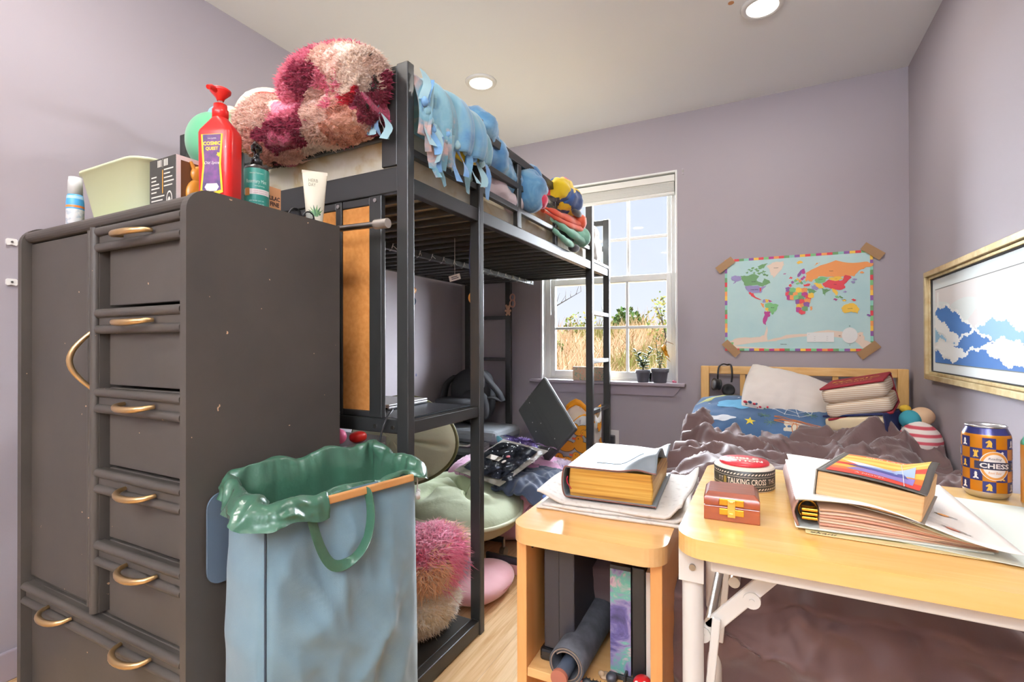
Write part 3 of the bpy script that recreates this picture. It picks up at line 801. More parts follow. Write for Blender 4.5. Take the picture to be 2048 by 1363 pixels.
b.build('wood_rod', wood('rod_wood', '#c08a52', '#d3a069', (3, 3, 3)), t, .003)
def ribbon(b, pts, wd, wdir, mi=0):
    pts = [V(p) for p in pts]; k = len(pts)
    ws = [V(w) for w in wdir] if isinstance(wdir, list) else [V(wdir)] * k
    vs = []
    for p, w in zip(pts, ws): vs += [p - w * wd / 2, p + w * wd / 2]
    b.add(vs, [(2 * i, 2 * i + 1, 2 * i + 3, 2 * i + 2) for i in range(k - 1)], True, mi)
cp = [(.075, .700), (.080, .672), (.086, .64), (.096, .605), (.110, .575), (.126, .560), (.150, .558), (.176, .566), (.198, .585), (.212, .615), (.217, .65), (.215, .68), (.211, .705)]
pts = [hp(s, -.018 - .018 * math.sin(PI * k / 12), z) for k, (s, z) in enumerate(cp)]
wd = []
for k in range(len(pts)):
    tg = (pts[min(k + 1, 12)] - pts[max(k - 1, 0)]).normalized(); out = -e2 * .75 + V((0, 0, .15)) if k < 6 else -e2 * .9
    f = .25 if k < 7 else .8
    sd = tg.cross(-e2).normalized()
    wd.append((sd * (1 - f) - e2 * f).normalized())
b = MB(); ribbon(b, pts, .026, wd)
o = b.build('strap', SAT, t); sm = o.modifiers.new('thick', 'SOLIDIFY'); sm.thickness = .0015; o.modifiers.new('sub', 'SUBSURF').render_levels = 2
b = MB().tube([hp(Lh + .012, .01, .70), hp(Lh + .016, .008, .68), hp(Lh + .014, .006, .65)], .0015, 6).tube([hp(Lh + .004, .0, .70), hp(Lh + .01, .0, .68), hp(Lh + .012, .004, .65)], .0015, 6)
for dx, dz in ((0, 0), (.006, .004), (-.005, -.002), (.006, -.012)): b.ball(hp(Lh + .014 + dx, .004 + dx, .645 + dz), .006, nu=12, nv=8)
b.build('cord', mat('white_cord', '#ecebe8', .8), t)
flp = [(y, z) for y, z in rrect(.062, .095, .03)]
MB().prism([(.688 + y, .612 + z) for y, z in flp], .004, yz(-1.03)).build('side_flap', mat('flap_felt', '#51606f', .9), t)
# ------------------------------------------------------------------ loft bed
t = thing('loft_bed', 'black metal loft bed with ladder, desk shelf and cork boards underneath', 'bed', (-1.44, 2.12, 0))
def part(nm, *bx, bev=.003, lab=None, m=BLACKM, par=None): return box(nm, bx, m, par or t, bev, lab)
BX0, BX1 = -.931, -.89                          # outer posts
for y in (1.104, 1.496, 2.770, 3.118): part('post', BX0, BX1, y, y + .029, 0, 1.817)
for x0, x1 in ((-1.985, -1.945), (-1.646, -1.604)):
    part('post', x0, x1, 3.118, 3.147, 0, 1.817); part('post', x0, x1, 1.104, 1.133, 0, 1.817)
part('plate', -.989, -.9315, 1.107, 1.118, 1.53, 1.815)
# side rails
part('side_rail', -.926, -.897, 1.134, 2.769, 1.450, 1.496)
part('side_rail', -.926, -.897, 2.8, 3.117, 1.450, 1.496)
part('side_rail', -1.975, -1.95, 1.134, 3.117, 1.450, 1.496)
part('guard_bar', -.922, -.900, 1.134, 1.495, 1.560, 1.583)
part('guard_bar', -.922, -.900, 1.526, 2.769, 1.560, 1.583)
part('guard_bar', -.922, -.900, 1.526, 2.262, 1.655, 1.680)
part('guard_bar', -.924, -.898, 1.526, 2.268, 1.758, 1.792)
part('guard_post', -.923, -.899, 1.820, 1.853, 1.497, 1.757)
part('guard_post', -.921, -.901, 2.240, 2.262, 1.497, 1.757)
for z0, z1 in ((1.56, 1.583), (1.655, 1.68), (1.758, 1.792)): part('guard_bar', -1.972, -1.952, 1.134, 3.117, z0, z1)
# end rails
for y in (1.110, 3.122):
    part('end_rail', -1.944, -.932, y, y + .02, 1.455, 1.528)
    part('end_rail', -1.944, -.932, y + .002, y + .018, 1.614, 1.650)
    part('end_rail', -1.944, -.932, y, y + .02, 1.782, 1.816)
part('end_rail', -1.603, -.9905, 1.108, 1.109, 1.7815, 1.8165, bev=0)
# ladder rungs, tread ladder by the window and wall-side ladders
for z in (.32, .615, .913, 1.199): part('rung', -.927, -.893, 2.7995, 3.1175, z - .012, z + .012)
part('rung', -.9275, -.8925, 2.7995, 3.1175, 1.497, 1.515)
for z in (.31, .613, .907, 1.205):
    part('rung', -1.9445, -1.6465, 3.124, 3.142, z - .012, z + .012)
    part('rung', -1.9445, -1.6465, 1.109, 1.127, z - .012, z + .012)
# mattress slats and centre beam
for k in range(21):
    y = 1.19 + k * .0945
    MB().cyl((-1.949, y, 1.462), (-.927, y, 1.462), .0115, n=10).build('slat', BLACKM, t)
b = MB().box(-1.45, -1.425, 1.131, 3.121, 1.425, 1.45); b.build('centre_beam', BLACKM, t)
for k in range(21):
    b = MB()
    y = 1.19 + k * .0945
    b.tube([(-1.4375 + .017 * math.cos(a), y + .004 * math.sin(2 * a), 1.449 + .028 * math.sin(a)) for a in [2 * PI * q / 12 for q in range(12)]], .0022, 5, True)
    b.tube([(-1.42, y, 1.44), (-1.405 + R.uniform(-.01, .01), y + R.uniform(-.012, .012), 1.424)], .0016, 5)
    b.build('cable_tie', mat('cable_tie_white', '#d9d9d6', .4), t)
# desk shelf, cork boards, base
DESKT = mat('desk_top_black', '#333a40', .22, spec=.6)
part('desk_shelf', -1.944, -.932, 1.134, 1.495, .784, .803, m=DESKT)
part('desk_rail', -.924, -.896, 1.1335, 1.4955, .762, .800)
part('desk_rail', -1.9445, -.9315, 1.110, 1.132, .762, .803)
part('desk_rail', -1.944, -.932, 1.478, 1.494, .762, .7835)
part('base_shelf', -1.944, -.925, 1.134, 1.495, .035, .05)
part('base_rail', -.924, -.894, 1.1335, 1.4955, .004, .052)
part('base_rail', -1.9445, -.9315, 1.106, 1.133, .004, .052)
CORK = mat('cork', '#dd984f', .85, col2='#cf8840', vs=70, bump=.2, bs=400, bd=.001)
part('board_post', -1.178, -1.152, 1.112, 1.13, .8035, 1.4545)
part('board_post', -1.040, -.992, 1.110, 1.128, .8035, 1.4545)
part('board_rail', -1.151, -1.041, 1.114, 1.128, .8035, .822)
part('board_rail', -1.151, -1.041, 1.114, 1.128, 1.43, 1.4545)
part('board_rail', -1.60, -1.179, 1.114, 1.128, .8035, .822)
part('board_rail', -1.60, -1.179, 1.114, 1.128, 1.43, 1.4545)
part('cork_board', -1.151, -1.041, 1.117, 1.125, .8225, 1.4295, m=CORK, bev=0, lab='narrow orange cork panel beside the post')
part('cork_board', -1.60, -1.179, 1.117, 1.125, .8225, 1.4295, m=CORK, bev=0, lab='wide orange cork panel mostly behind the wardrobe')
b = MB()
for x, y, z in ((-1.015, 1.109, 1.44), (-1.165, 1.111, 1.44), (-1.165, 1.111, .812), (-1.015, 1.109, .78), (-.95, 1.109, .78)):
    MB().cyl((x, y + .002, z), (x, y - .0025, z), .006, n=12).build('bolt', STEEL, t)

# ------------------------------------------------------------------ mattress on the loft
SHEET = mat('tie_dye_sheet', '#e3dcc6', .85, vs=5, stops=[(.3, '#e9e5d6'), (.5, '#ddd6bd'), (.62, '#cdb98c'), (.7, '#e6e1cf')], dist=1.2, bump=.1, bs=30, bd=.004)
def mbox(x0, x1, y0, y1, z0, z1, wr=.006, n=50, seed=0, r=.03):
    b = MB(); cx, cy, cz = (x0 + x1) / 2, (y0 + y1) / 2, (z0 + z1) / 2; hx, hy, hz = (x1 - x0) / 2, (y1 - y0) / 2, (z1 - z0) / 2
    P = rrect(hx, hy, r, 6); n0 = len(P); per_ = []
    for i in range(n0):                          # subdivide the outline
        a, c = V(P[i]), V(P[(i + 1) % n0]); k = max(1, int((c - a).length / .04))
        per_ += [a.lerp(c, q / k) for q in range(k)]
    m = len(per_); rows = []
    for kz in range(9):
        v = kz / 8; z = -hz + 2 * hz * v; ins = r * .6 * (1 - math.sqrt(max(0, 1 - (2 * v - 1) ** 6)))
        rows.append([(p.x * (1 - ins / hx), p.y * (1 - ins / hy), z) for p in per_])
    vs = []
    for row in rows:
        for p in row:
            w = wr * N3((p[0] * 7, p[1] * 7, p[2] * 14), 1, seed) + wr * .7 * (1 - 2 * abs(N3((p[0] * 12 + p[2] * 20, p[1] * 12, p[2] * 5), 1, seed + 4)))
            d = V((p[0] / hx ** 1, p[1] / hy, 0)); d = V((math.copysign(1, p[0]) if abs(p[0]) > hx - r else 0, math.copysign(1, p[1]) if abs(p[1]) > hy - r else 0, 0))
            vs.append((cx + p[0] + d.x * (w - .004), cy + p[1] + d.y * (w - .004), cz + p[2]))
    b.add(vs, [(j * m + i, j * m + (i + 1) % m, (j + 1) * m + (i + 1) % m, (j + 1) * m + i) for j in range(8) for i in range(m)], True)
    b.add(vs[:m], [tuple(reversed(range(m)))]); b.add(vs[-m:], [tuple(range(m))])
    return b
o = mbox(-1.932, -.942, 1.15, 3.1, 1.476, 1.668).build('mattress', SHEET)
tag(o, 'loft bed mattress in a pale tie dye sheet', 'mattress')

# ------------------------------------------------------------------ pink sherpa blanket over the near end rail
SHERPA = cells('sherpa_patchwork', ['#e8b3a5', '#f4e4d8', '#b5506c', '#eec6b8', '#dca592', '#e58aa2', '#a23c58', '#efcabd', '#c32638', '#f2d6ca', '#cf9a74', '#e691a4', '#f0d9cc', '#4a3d38'], 9, .95, .16, 14, bump=.7, bs=140, bd=.008, sheen=.3)
b = MB()
def slab(path, w0, w1, th, seed):
    """thick soft layer: path in (x, z), front y w0 to back y w1"""
    n = len(path)
    def f(u, v):
        q = u * (n - 1); i = min(int(q), n - 2); k = q - i
        c = V(path[i]).lerp(V(path[i + 1]), k); tg = (V(path[i + 1]) - V(path[i])).normalized(); nn = V((-tg.y, tg.x))
        e = math.sqrt(max(0, 1 - (2 * u - 1) ** 8))
        a = 2 * PI * v; y = (w0 + w1) / 2 + (w1 - w0) / 2 * math.copysign(abs(math.cos(a)) ** .7, math.cos(a)) * (.9 + .1 * e)
        off = th * math.copysign(abs(math.sin(a)) ** .8, math.sin(a)) * e
        wob = 1 + .25 * N3((c.x * 8, c.y * 8, v * 2), 1, seed)
        return (c.x + nn.x * off * wob, y, c.y + nn.y * off * wob)
    b.grid(f, 40, 30, 0, cv=True)
    for u in (0, 1): b.poly([f(u, k / 30) for k in range(30)])
slab([(-1.47, 1.70), (-1.43, 1.645), (-1.35, 1.65), (-1.25, 1.665), (-1.12, 1.655), (-1.0, 1.672), (-.955, 1.70)], .985, 1.16, .037, 1)
slab([(-1.41, 1.765), (-1.36, 1.735), (-1.27, 1.71), (-1.12, 1.70), (-.965, 1.74)], .99, 1.17, .035, 2)
b.ball((-1.40, 1.05, 1.70), .098, .08, .085, fn=lambda p: p * (1 + .12 * N3(p, 9)))
b.ball((-1.125, 1.06, 1.785), .18, .10, .08, 36, 20, e=.85, fn=lambda p: p * (1 + .14 * N3(p, 6, 3)))
b.ball((-1.19, 1.10, 1.835), .10, .08, .038, fn=lambda p: p * (1 + .2 * N3(p, 9, 5)))
b.ball((-1.02, 1.055, 1.755), .075, .08, .085, e=.8, fn=lambda p: p * (1 + .15 * N3(p, 9, 6)))
o = b.build('sherpa_blanket', SHERPA)
rm = o.modifiers.new('skin', 'REMESH'); rm.mode = 'VOXEL'; rm.voxel_size = .006
tx = bpy.data.textures.new('curl', 'CLOUDS'); tx.noise_scale = .02; tx.noise_depth = 2
dm = o.modifiers.new('curl', 'DISPLACE'); dm.texture = tx; dm.strength = .016; dm.mid_level = .5; dm.texture_coords = 'LOCAL'
tx = bpy.data.textures.new('fold', 'CLOUDS'); tx.noise_scale = .13
dm = o.modifiers.new('fold', 'DISPLACE'); dm.texture = tx; dm.strength = .03; dm.mid_level = .5; dm.texture_coords = 'LOCAL'
for p in o.data.polygons: p.use_smooth = True
fb = MB()
for (c, r, n_) in (((-1.40, 1.05, 1.70), (.103, .086, .09), 8000), ((-1.125, 1.06, 1.785), (.186, .107, .086), 14000), ((-1.02, 1.055, 1.755), (.081, .087, .091), 6000), ((-1.19, 1.10, 1.835), (.105, .085, .043), 3000)):
    fb.fur([(V(c) + q, nn) for q, nn in [(V((p.x * r[0], p.y * r[1], p.z * r[2])) * (1 + .13 * N3((p.x * r[0], p.y * r[1], p.z * r[2]), 7, 3)), V((p.x / r[0], p.y / r[1], p.z / r[2])).normalized()) for p in [V((R.gauss(0, 1), R.gauss(0, 1), R.gauss(0, 1))).normalized() for _ in range(n_)]] if nn.y < .45], .0105, .0032, [0], .6, .1, .35)
P_ = [(-1.47, 1.70), (-1.43, 1.645), (-1.35, 1.65), (-1.25, 1.665), (-1.12, 1.655), (-1.0, 1.672), (-.955, 1.70)]
for k in range(12000):
    q = R.random() * 5.99; i = int(q); c = V(P_[i]).lerp(V(P_[i + 1]), q - i); a = R.uniform(PI * .45, PI * 1.6)
    nn = V((0, math.cos(a), math.sin(a))); fb.fur([(V((c.x, 1.075, c.y + .012)) + V((0, .095 * math.cos(a), .052 * math.sin(a))), nn)], .0105, .0032, [0], .6, .1, .35)
PILE = SHERPA.copy(); PILE.name = 'sherpa_pile'; nt = PILE.node_tree; bs_ = nt.nodes['Principled BSDF']
tr_ = nt.nodes.new('ShaderNodeBsdfTranslucent'); mx_ = nt.nodes.new('ShaderNodeMixShader'); mx_.inputs[0].default_value = .45
nt.links.new(bs_.inputs['Base Color'].links[0].from_socket, tr_.inputs['Color'])
nt.links.new(bs_.outputs[0], mx_.inputs[1]); nt.links.new(tr_.outputs[0], mx_.inputs[2]); nt.links.new(mx_.outputs[0], nt.nodes['Material Output'].inputs['Surface'])
fb.build('pile', PILE, o)
tag(o, 'fluffy pink, cream and maroon patchwork blanket heaped over the loft bed end', 'blanket')

# ------------------------------------------------------------------ blue fleece blanket with fringe on the loft rail
FLEECE = mat('blue_fleece', '#7fb0cf', .95, vs=4.5, stops=[(.30, '#3f74aa'), (.40, '#6fa3c4'), (.48, '#86b3c0'), (.55, '#6d9fb0'), (.61, '#cfb0a8'), (.68, '#7aa8bd')], dist=.6, sheen=.5, bump=.12, bs=500, bd=.001)
FLB = mat('fleece_back', '#5c93cf', .95, sheen=.5, col2='#86b9e0', vs=14)
FLL = mat('fleece_pale', '#a9d2dc', .95, sheen=.5)
YEL = mat('fleece_yellow', '#e8c81f', .95, sheen=.4); NAVY = mat('fleece_navy', '#2e4a7d', .95, sheen=.4, col2='#3f6aa0', vs=16)
ORG = mat('fleece_orange', '#e5622c', .95, sheen=.4, col2='#d8451f', vs=12); AQUA = mat('fleece_aqua', '#79b79f', .95, sheen=.4, col2='#8cc9b0', vs=12)
CHAR = mat('fleece_charcoal', '#3b3a3d', .95, sheen=.3); MAG = mat('fleece_magenta', '#cf3455', .95, sheen=.4)
t = thing('fleece_blanket', 'light blue fleece blanket with a knotted fringe hanging over the loft rail', 'blanket', (-.93, 1.33, 1.6))
def fl(u, v):
    # u along the bed, v from the back over the top and down the outside
    y = 1.14 + .35 * u
    peak = 1.812 + .02 * math.sin(PI * u) - .05 * u ** 3
    ang = -1.1 + 3.15 * v
    rx = .055 + .062 * math.sin(PI * min(1, u ** 1.3 * .93 + .04)) ** .8; rz = (peak - 1.675) * .95
    cx = -.955 + .012 * u; cz = peak - rz
    x = cx + rx * math.sin(ang) * (1.12 if ang > 0 else 1.6); z = cz + rz * math.cos(ang)
    k = sstep(.25, .6, v)
    fan = u * 1.15 + .25 * v * (u - .3)
    x += k * (.010 * math.sin(fan * 22 + 2 * v) + .004 * math.sin(fan * 51)); 
    y += k * .05 * (v - .4) * (u - .1) * 1.4 - .02 * (1 - u) * (1 - k)
    return (x, y, z)
MB().sheet(fl, 60, 44, .005, 0).build('cloth', FLEECE, t)
def strip(b, p, l, w, lean, mi, yaw=0, seed=0):
    pts = []; p = V(p)
    for k in range(7):
        u = k / 6
        pts.append(p + V((.012 * math.sin(3 * u + seed) + lean[0] * u * l, lean[1] * u * l + .008 * math.sin(5 * u + seed * 2), -l * u)))
    dirs = [V((math.sin(yaw + .8 * math.sin(2.2 * k / 6 + seed)), math.cos(yaw + .8 * math.sin(2.2 * k / 6 + seed)), 0)) for k in range(7)]
    vs = []
    for q, d in zip(pts, dirs): vs += [q - d * w / 2, q + d * w / 2]
    b.add(vs, [(2 * i, 2 * i + 1, 2 * i + 3, 2 * i + 2) for i in range(6)], True, mi)
def knot(b, p, mi): b.ball(p, .012, .011, .014, 10, 7, mi=mi, fn=lambda q: q * (1 + .3 * N3(q, 90)))
b = MB()
for k in range(5):
    y = 1.138 + .013 * k; z = 1.80 - .022 * k
    strip(b, (-.866 + .002 * k, y, z), .085, .026, (0, .1), k % 2 + (k == 3), .3 * k, k)
    knot(b, (-.862, y + .006, z - .088), (k + 1) % 3)
    strip(b, (-.863 + .002 * k, y + .006, z - .085), .10, .026, (.02, .12), (k + 1) % 2, .2 + .3 * k, k + 3)
    strip(b, (-.868, y + .012, z - .10), .12, .020, (.02, .2), 2, .9 + .2 * k, k + 7)
for k in range(11):
    y = 1.20 + .025 * k; z = 1.66 - .02 * sstep(0, .3, k / 14) + R.uniform(-.01, .01)
    strip(b, (-.848 + R.uniform(-.012, .010), y, z), R.uniform(.075, .125), .024, (R.uniform(-.05, .1), R.uniform(.05, .3)), R.choice((0, 1, 2)), R.uniform(-.5, .9), k * 1.3)
    if k % 2: knot(b, (-.842, y + .006, z - .012), R.choice((0, 1)))
for k in range(7):                               # fringe poking out under the pink blanket
    strip(b, (-.985 + .006 * k, 1.075, 1.70 - .006 * k), .075, .022, (-.25 + .05 * k, -.1), k % 3, 1.3 + .3 * k, k)
b.build('fringe', [FLL, FLB, FLEECE], t)
b = MB()
b.tube([(-.895, 1.30, 1.64), (-.876, 1.38, 1.628), (-.872, 1.44, 1.64), (-.885, 1.485, 1.68)], [.012, .015, .015, .010], 10).build('yellow_hem', YEL, t)

# second fleece behind the guard
def lump(b, c, rx, ry, rz, mi, seed=0, amp=.18, sc=9, nu=56, nv=34, e=1, folds=0, ax=(0, 1, 0)):
    def fn(p):
        q = p * (1 + amp * N3(p, sc, seed) + amp * .9 * (1 - 2.6 * abs(N3((p.x, p.y * .55, p.z), sc * 1.9, seed + 5))) + amp * .4 * (1 - 2.4 * abs(N3(p, sc * 4, seed + 8))))
        if folds: q += p.normalized() * .0045 * math.sin(p.dot(V(ax)) * folds + 4 * N3(p, 5, seed))
        return q
    b.ball(c, rx, ry, rz, nu, nv, mi=mi, e=e, fn=fn)
BLUEF = mat('blue_print_fleece', '#4d86b4', .95, vs=6, stops=[(.3, '#3d74a6'), (.5, '#5e98bf'), (.62, '#8fbcd0'), (.7, '#4a82b0')], sheen=.5, dist=.8, bump=.12, bs=500, bd=.001)
b = MB()
lump(b, (-.985, 1.60, 1.80), .095, .10, .085, 0, 3, .14, 8, folds=60)
lump(b, (-.97, 1.69, 1.745), .07, .14, .09, 0, 5, .12, 8, folds=60)
lump(b, (-.965, 1.82, 1.70), .06, .14, .075, 0, 7, .12, 9, folds=70)
lump(b, (-.905, 1.955, 1.685), .062, .085, .085, 0, 9, .1, 9, folds=70, ax=(0, .4, 1))
lump(b, (-.935, 2.01, 1.755), .05, .08, .05, 0, 11, .1, 9, folds=70)
lump(b, (-.884, 1.99, 1.648), .042, .05, .035, 1, 12, .1, 9)
lump(b, (-.965, 2.03, 1.792), .03, .055, .026, 1, 13, .1, 12)
lump(b, (-.975, 1.535, 1.845), .04, .03, .025, 2, 14, .1, 12)
o = b.build('print_fleece', [BLUEF, MAG, YEL]); tag(o, 'darker blue fleece blanket bunched inside the guard rail of the loft', 'blanket')
b = MB()
lump(b, (-.97, 1.73, 1.63), .05, .15, .055, 0, 21, .1, 8, folds=40)
lump(b, (-.955, 1.84, 1.61), .045, .10, .045, 0, 22, .1, 8, folds=40)
o = b.build('plush_throw', mat('grey_lilac_plush', '#cfc0c4', .95, sheen=.5, bump=.3, bs=300, bd=.002)); tag(o, 'pale greyish pink plush throw under the blue fleece on the loft mattress', 'blanket')
# colourful blanket hanging at the end of the guard rail
b = MB()
lump(b, (-.90, 2.30, 1.768), .066, .095, .066, 0, 31, .12, 9, folds=70)
lump(b, (-.892, 2.37, 1.742), .066, .11, .066, 0, 33, .12, 9, folds=70)
def drape(p0, p1, r0, r1, mi, seed, flat=.6):
    pts = [V(p0).lerp(V(p1), k / 12) + V((.014 * math.sin(PI * k / 12), 0, -.016 * math.sin(PI * k / 12))) for k in range(13)]
    b.tube(pts, [r0 + (r1 - r0) * k / 12 + .004 * math.sin(k * 1.7 + seed) for k in range(13)], 18, mi=mi, flat=flat)
drape((-.925, 2.08, 1.665), (-.885, 2.50, 1.665), .014, .036, 2, 1); drape((-.92, 2.12, 1.64), (-.88, 2.52, 1.635), .012, .030, 2, 2)
lump(b, (-.885, 2.50, 1.665), .04, .07, .04, 2, 36, .1, 9, folds=60)
b.ball((-.852, 2.40, 1.685), .018, .06, .018, mi=4)
drape((-.91, 2.22, 1.62), (-.885, 2.56, 1.585), .02, .042, 3, 3); drape((-.905, 2.2, 1.57), (-.89, 2.40, 1.53), .016, .028, 3, 5)
lump(b, (-.885, 2.54, 1.59), .045, .07, .045, 3, 37, .1, 9, folds=60)
lump(b, (-.882, 2.44, 1.515), .024, .05, .02, 4, 39, .1, 9)
o = b.build('cartoon_fleece', [cells('bold_print', ['#e8c81f', '#2e4a7d', '#e8c81f', '#2e4a7d', '#cf3455', '#e8c81f', '#3b3a3d', '#355a94'], 13, .95, .06, 10, sheen=.4), NAVY, ORG, AQUA, CHAR, MAG]); tag(o, 'yellow, navy, orange and aqua blanket spilling over the end of the guard rail', 'blanket')
b = MB()
lump(b, (-.955, 2.98, 1.60), .045, .09, .10, 0, 41, .16, 12, folds=80, ax=(0, 1, .6))
lump(b, (-.95, 2.94, 1.69), .04, .06, .05, 0, 42, .16, 12)
o = b.build('white_sheet', mat('white_cotton', '#eeeeea', .85)); tag(o, 'crumpled white sheet pushed between the last two loft posts', 'sheet')

# plush toys at the head of the loft
GREENP = mat('plush_green', '#63b487', .95, sheen=.5, bump=.1, bs=300, bd=.001)
o = V((-1.745, 1.085, 1.735))
t = thing('plush_ball', 'round green plush toy squeezed through the black bed end', 'plush toy', (-1.745, 1.085, 1.63))
MB().ball(o, .090, .085, .105, 40, 24).build('body', GREENP, t)
MB().ball(o + V((.11, .0, .0)), .05, .05, .062, 24, 14).build('side_bump', GREENP, t)
MB().ball(o + V((.02, .01, .10)), .045, .035, .03, 20, 12).build('crest', mat('plush_sky', '#8fc3dd', .95, sheen=.4), t)
MB().ball(o + V((.075, .01, .09)), .045, .035, .026, 20, 12).build('crest', mat('plush_cream', '#e8e2c4', .95, sheen=.4), t)
t = thing('plush_cushion', 'red round cushion with a cream rim and one cream spot behind the pink blanket', 'plush toy', (-1.655, 1.24, 1.67))
o = V((-1.655, 1.235, 1.868)); Mq = Matrix.Translation(o) @ Matrix.Rotation(math.radians(38), 4, 'Z') @ Matrix.Rotation(math.radians(88), 4, 'X')
CRM = mat('plush_ivory', '#f1e9cf', .95, sheen=.4); REDP = mat('plush_red', '#e2401c', .95, sheen=.4)
MB(Mq).ball((0, 0, 0), .118, .113, .05, 40, 16).build('rim', CRM, t)
MB(Mq).ball((.004, -.012, .022), .104, .098, .042, 40, 16).build('face', REDP, t)
MB(Mq).ball((-.045, .035, .056), .027, .032, .012, 24, 10).build('spot', CRM, t)
MB().ball((-1.655, 1.24, 1.725), .07, .06, .057).build('base', CRM, t)
# small hanging things and the laptop
t = thing('medal', 'gold medal on a navy ribbon hanging from the loft slats', 'medal', (-1.05, 1.72, 1.19))
b = MB(); ribbon(b, [(-1.05, 1.715, 1.45), (-1.05, 1.705, 1.34), (-1.05, 1.72, 1.24)], .028, (.6, .8, 0)); ribbon(b, [(-1.052, 1.735, 1.45), (-1.052, 1.75, 1.32), (-1.052, 1.722, 1.24)], .022, (.6, .8, 0))
b.build('neck_ribbon', mat('ribbon_navy', '#27335e', .6), t)
MB().cyl((-1.0505, 1.72, 1.205), (-1.0455, 1.716, 1.205), .026, n=28).cyl((-1.046, 1.716, 1.205), (-1.0445, 1.715, 1.205), .019, n=24).tube([(-1.048, 1.718 + .007 * math.cos(a), 1.235 + .007 * math.sin(a)) for a in [k * PI / 5 for k in range(10)]], .002, 5, True).build('disc', mat('medal_gold', '#d79a4a', .3, .9), t)
t = thing('label_tag', 'small white paper tag hanging beside the gold medal', 'tag', (-1.12, 1.70, 1.27))
MB(frame((-1.13, 1.70, 1.29), (.9, .3, .25), (-.25, 0, .97))).box(-.024, .024, -.012, .012, 0, .001).box(-.014, .012, .002, .005, .001, .0013, 1).box(-.014, .016, -.005, -.002, .001, .0013, 1).build('card', [PAPER, INK], t)
MB().cyl((-1.13, 1.70, 1.30), (-1.13, 1.70, 1.452), .0008, n=5).build('string', PAPER, t)
o = MB().tube([(-1.582, 3.11, 1.355 + .0) if False else (-1.585 + .017 * math.sin(a), 3.113, 1.345 + .022 * math.cos(a) + .0) for a in [k * PI / 10 for k in range(20)]], .0055, 8, True).tube([(-1.585 + .019 * math.sin(a), 3.113, 1.302 + .024 * math.cos(a)) for a in [k * PI / 10 for k in range(20)]], .0055, 8, True).build('number_charm', mat('charm_copper', '#c99a86', .35, .6))
tag(o, 'rose copper figure eight charm on the far bed post', 'charm')
b = MB(); q = V((-1.615, 3.105, 1.245)); TD = mat('felt_tan', '#d9b091', .9)
b.ball(q, .016, .009, .02).ball(q + V((0, -.002, .028)), .016, .01, .015)
for dx, dz in ((-.014, .042), (.014, .042), (-.018, .006), (.018, .006), (-.011, -.02), (.011, -.02)): b.ball(q + V((dx, -.001, dz)), .008, .006, .009, 12, 8)
o = b.build('bear_charm', TD); tag(o, 'tiny tan felt bear charm hung below the copper eight', 'charm')
t = thing('hanging_toy', 'orange and dark blue clip on toy under the loft, left of the near post', 'toy', (-1.5, 1.87, 1.24))
q = V((-1.5, 1.87, 1.25))
MB().ball(q + V((0, 0, .025)), .035, .03, .02, fn=lambda p: p * (1 + .3 * N3(p, 40))).tube([q + V((-.03, 0, .03)), q + V((-.05, 0, .05)), q + V((-.04, 0, .06))], .006, 6).tube([q + V((0, 0, .04)), q + V((0, 0, .205))], .003, 6).build('toy_body', mat('toy_orange', '#d98f33', .5), t)
MB().ball(q + V((0, -.005, -.03)), .042, .02, .028).build('toy_base', mat('toy_navy', '#3a4a63', .5), t)
t = thing('wall_decal', 'white outline decal on the lilac wall between board and post', 'decal', (XL, 2.3, 1.1))
b = MB(frame((XL + .0008, 2.27, 1.135), (0, -1, 0), (0, 0, 1)))
b.add([(x, y, 0) for x, y in ((-.03, .06), (.0, .075), (.03, .06), (.035, .03), (.06, .03), (.06, -.0), (.05, -.07), (-.04, -.07), (-.04, -.03), (-.06, -.02), (-.055, .03))], [tuple(range(11))])
b.text('J', Matrix.Translation((.01, .03, .0006)), .03, mi=1).text('BJU', Matrix.Translation((.005, -.045, .0006)), .02, mi=1)
b.build('sticker', [mat('decal_white', '#dfe3ea', .5), mat('decal_grey', '#a9adba', .5)], t)
LAP = mat('laptop_silver', '#c9cbd0', .35, .5)
t = thing('laptop', 'closed silver laptop lying on the black desk shelf', 'laptop', (-1.30, 1.32, .803))
Ml = Matrix.Translation((-1.27, 1.36, .803)) @ Matrix.Rotation(math.radians(4), 4, 'Z')
MB(Ml).box(-.17, .17, -.115, .115, .002, .011).build('base', LAP, t, .003)
MB(Ml).box(-.17, .17, -.115, .115, .0115, .018).build('lid', LAP, t, .003)
for q in ((-.10, -.07), (.02, .05), (.1, .165)): MB(Ml).box(q[0], q[1], -.1175, -.1155, .003, .008).build('port', DARKP, t)
t = thing('power_cord', 'thin grey black cord curling off the desk shelf behind the hamper', 'cord', (-.99, 1.1, .7))
q = [(-1.03, 1.2, .818), (-.98, 1.14, .822), (-.965, 1.095, .80), (-.975, 1.083, .74), (-.972, 1.08, .66), (-.97, 1.08, .55)]
def smooth_path(P, n=8):
    out = []; P = [V(p) for p in P]
    for i in range(len(P) - 1):
        p0 = P[max(i - 1, 0)]; p1 = P[i]; p2 = P[i + 1]; p3 = P[min(i + 2, len(P) - 1)]
        for k in range(n):
            u = k / n
            out.append(.5 * ((2 * p1) + (p2 - p0) * u + (2 * p0 - 5 * p1 + 4 * p2 - p3) * u * u + (3 * p1 - p0 - 3 * p2 + p3) * u ** 3))
    return out + [P[-1]]
MB().tube(smooth_path(q), .003, 8).build('cable', DARKP, t)
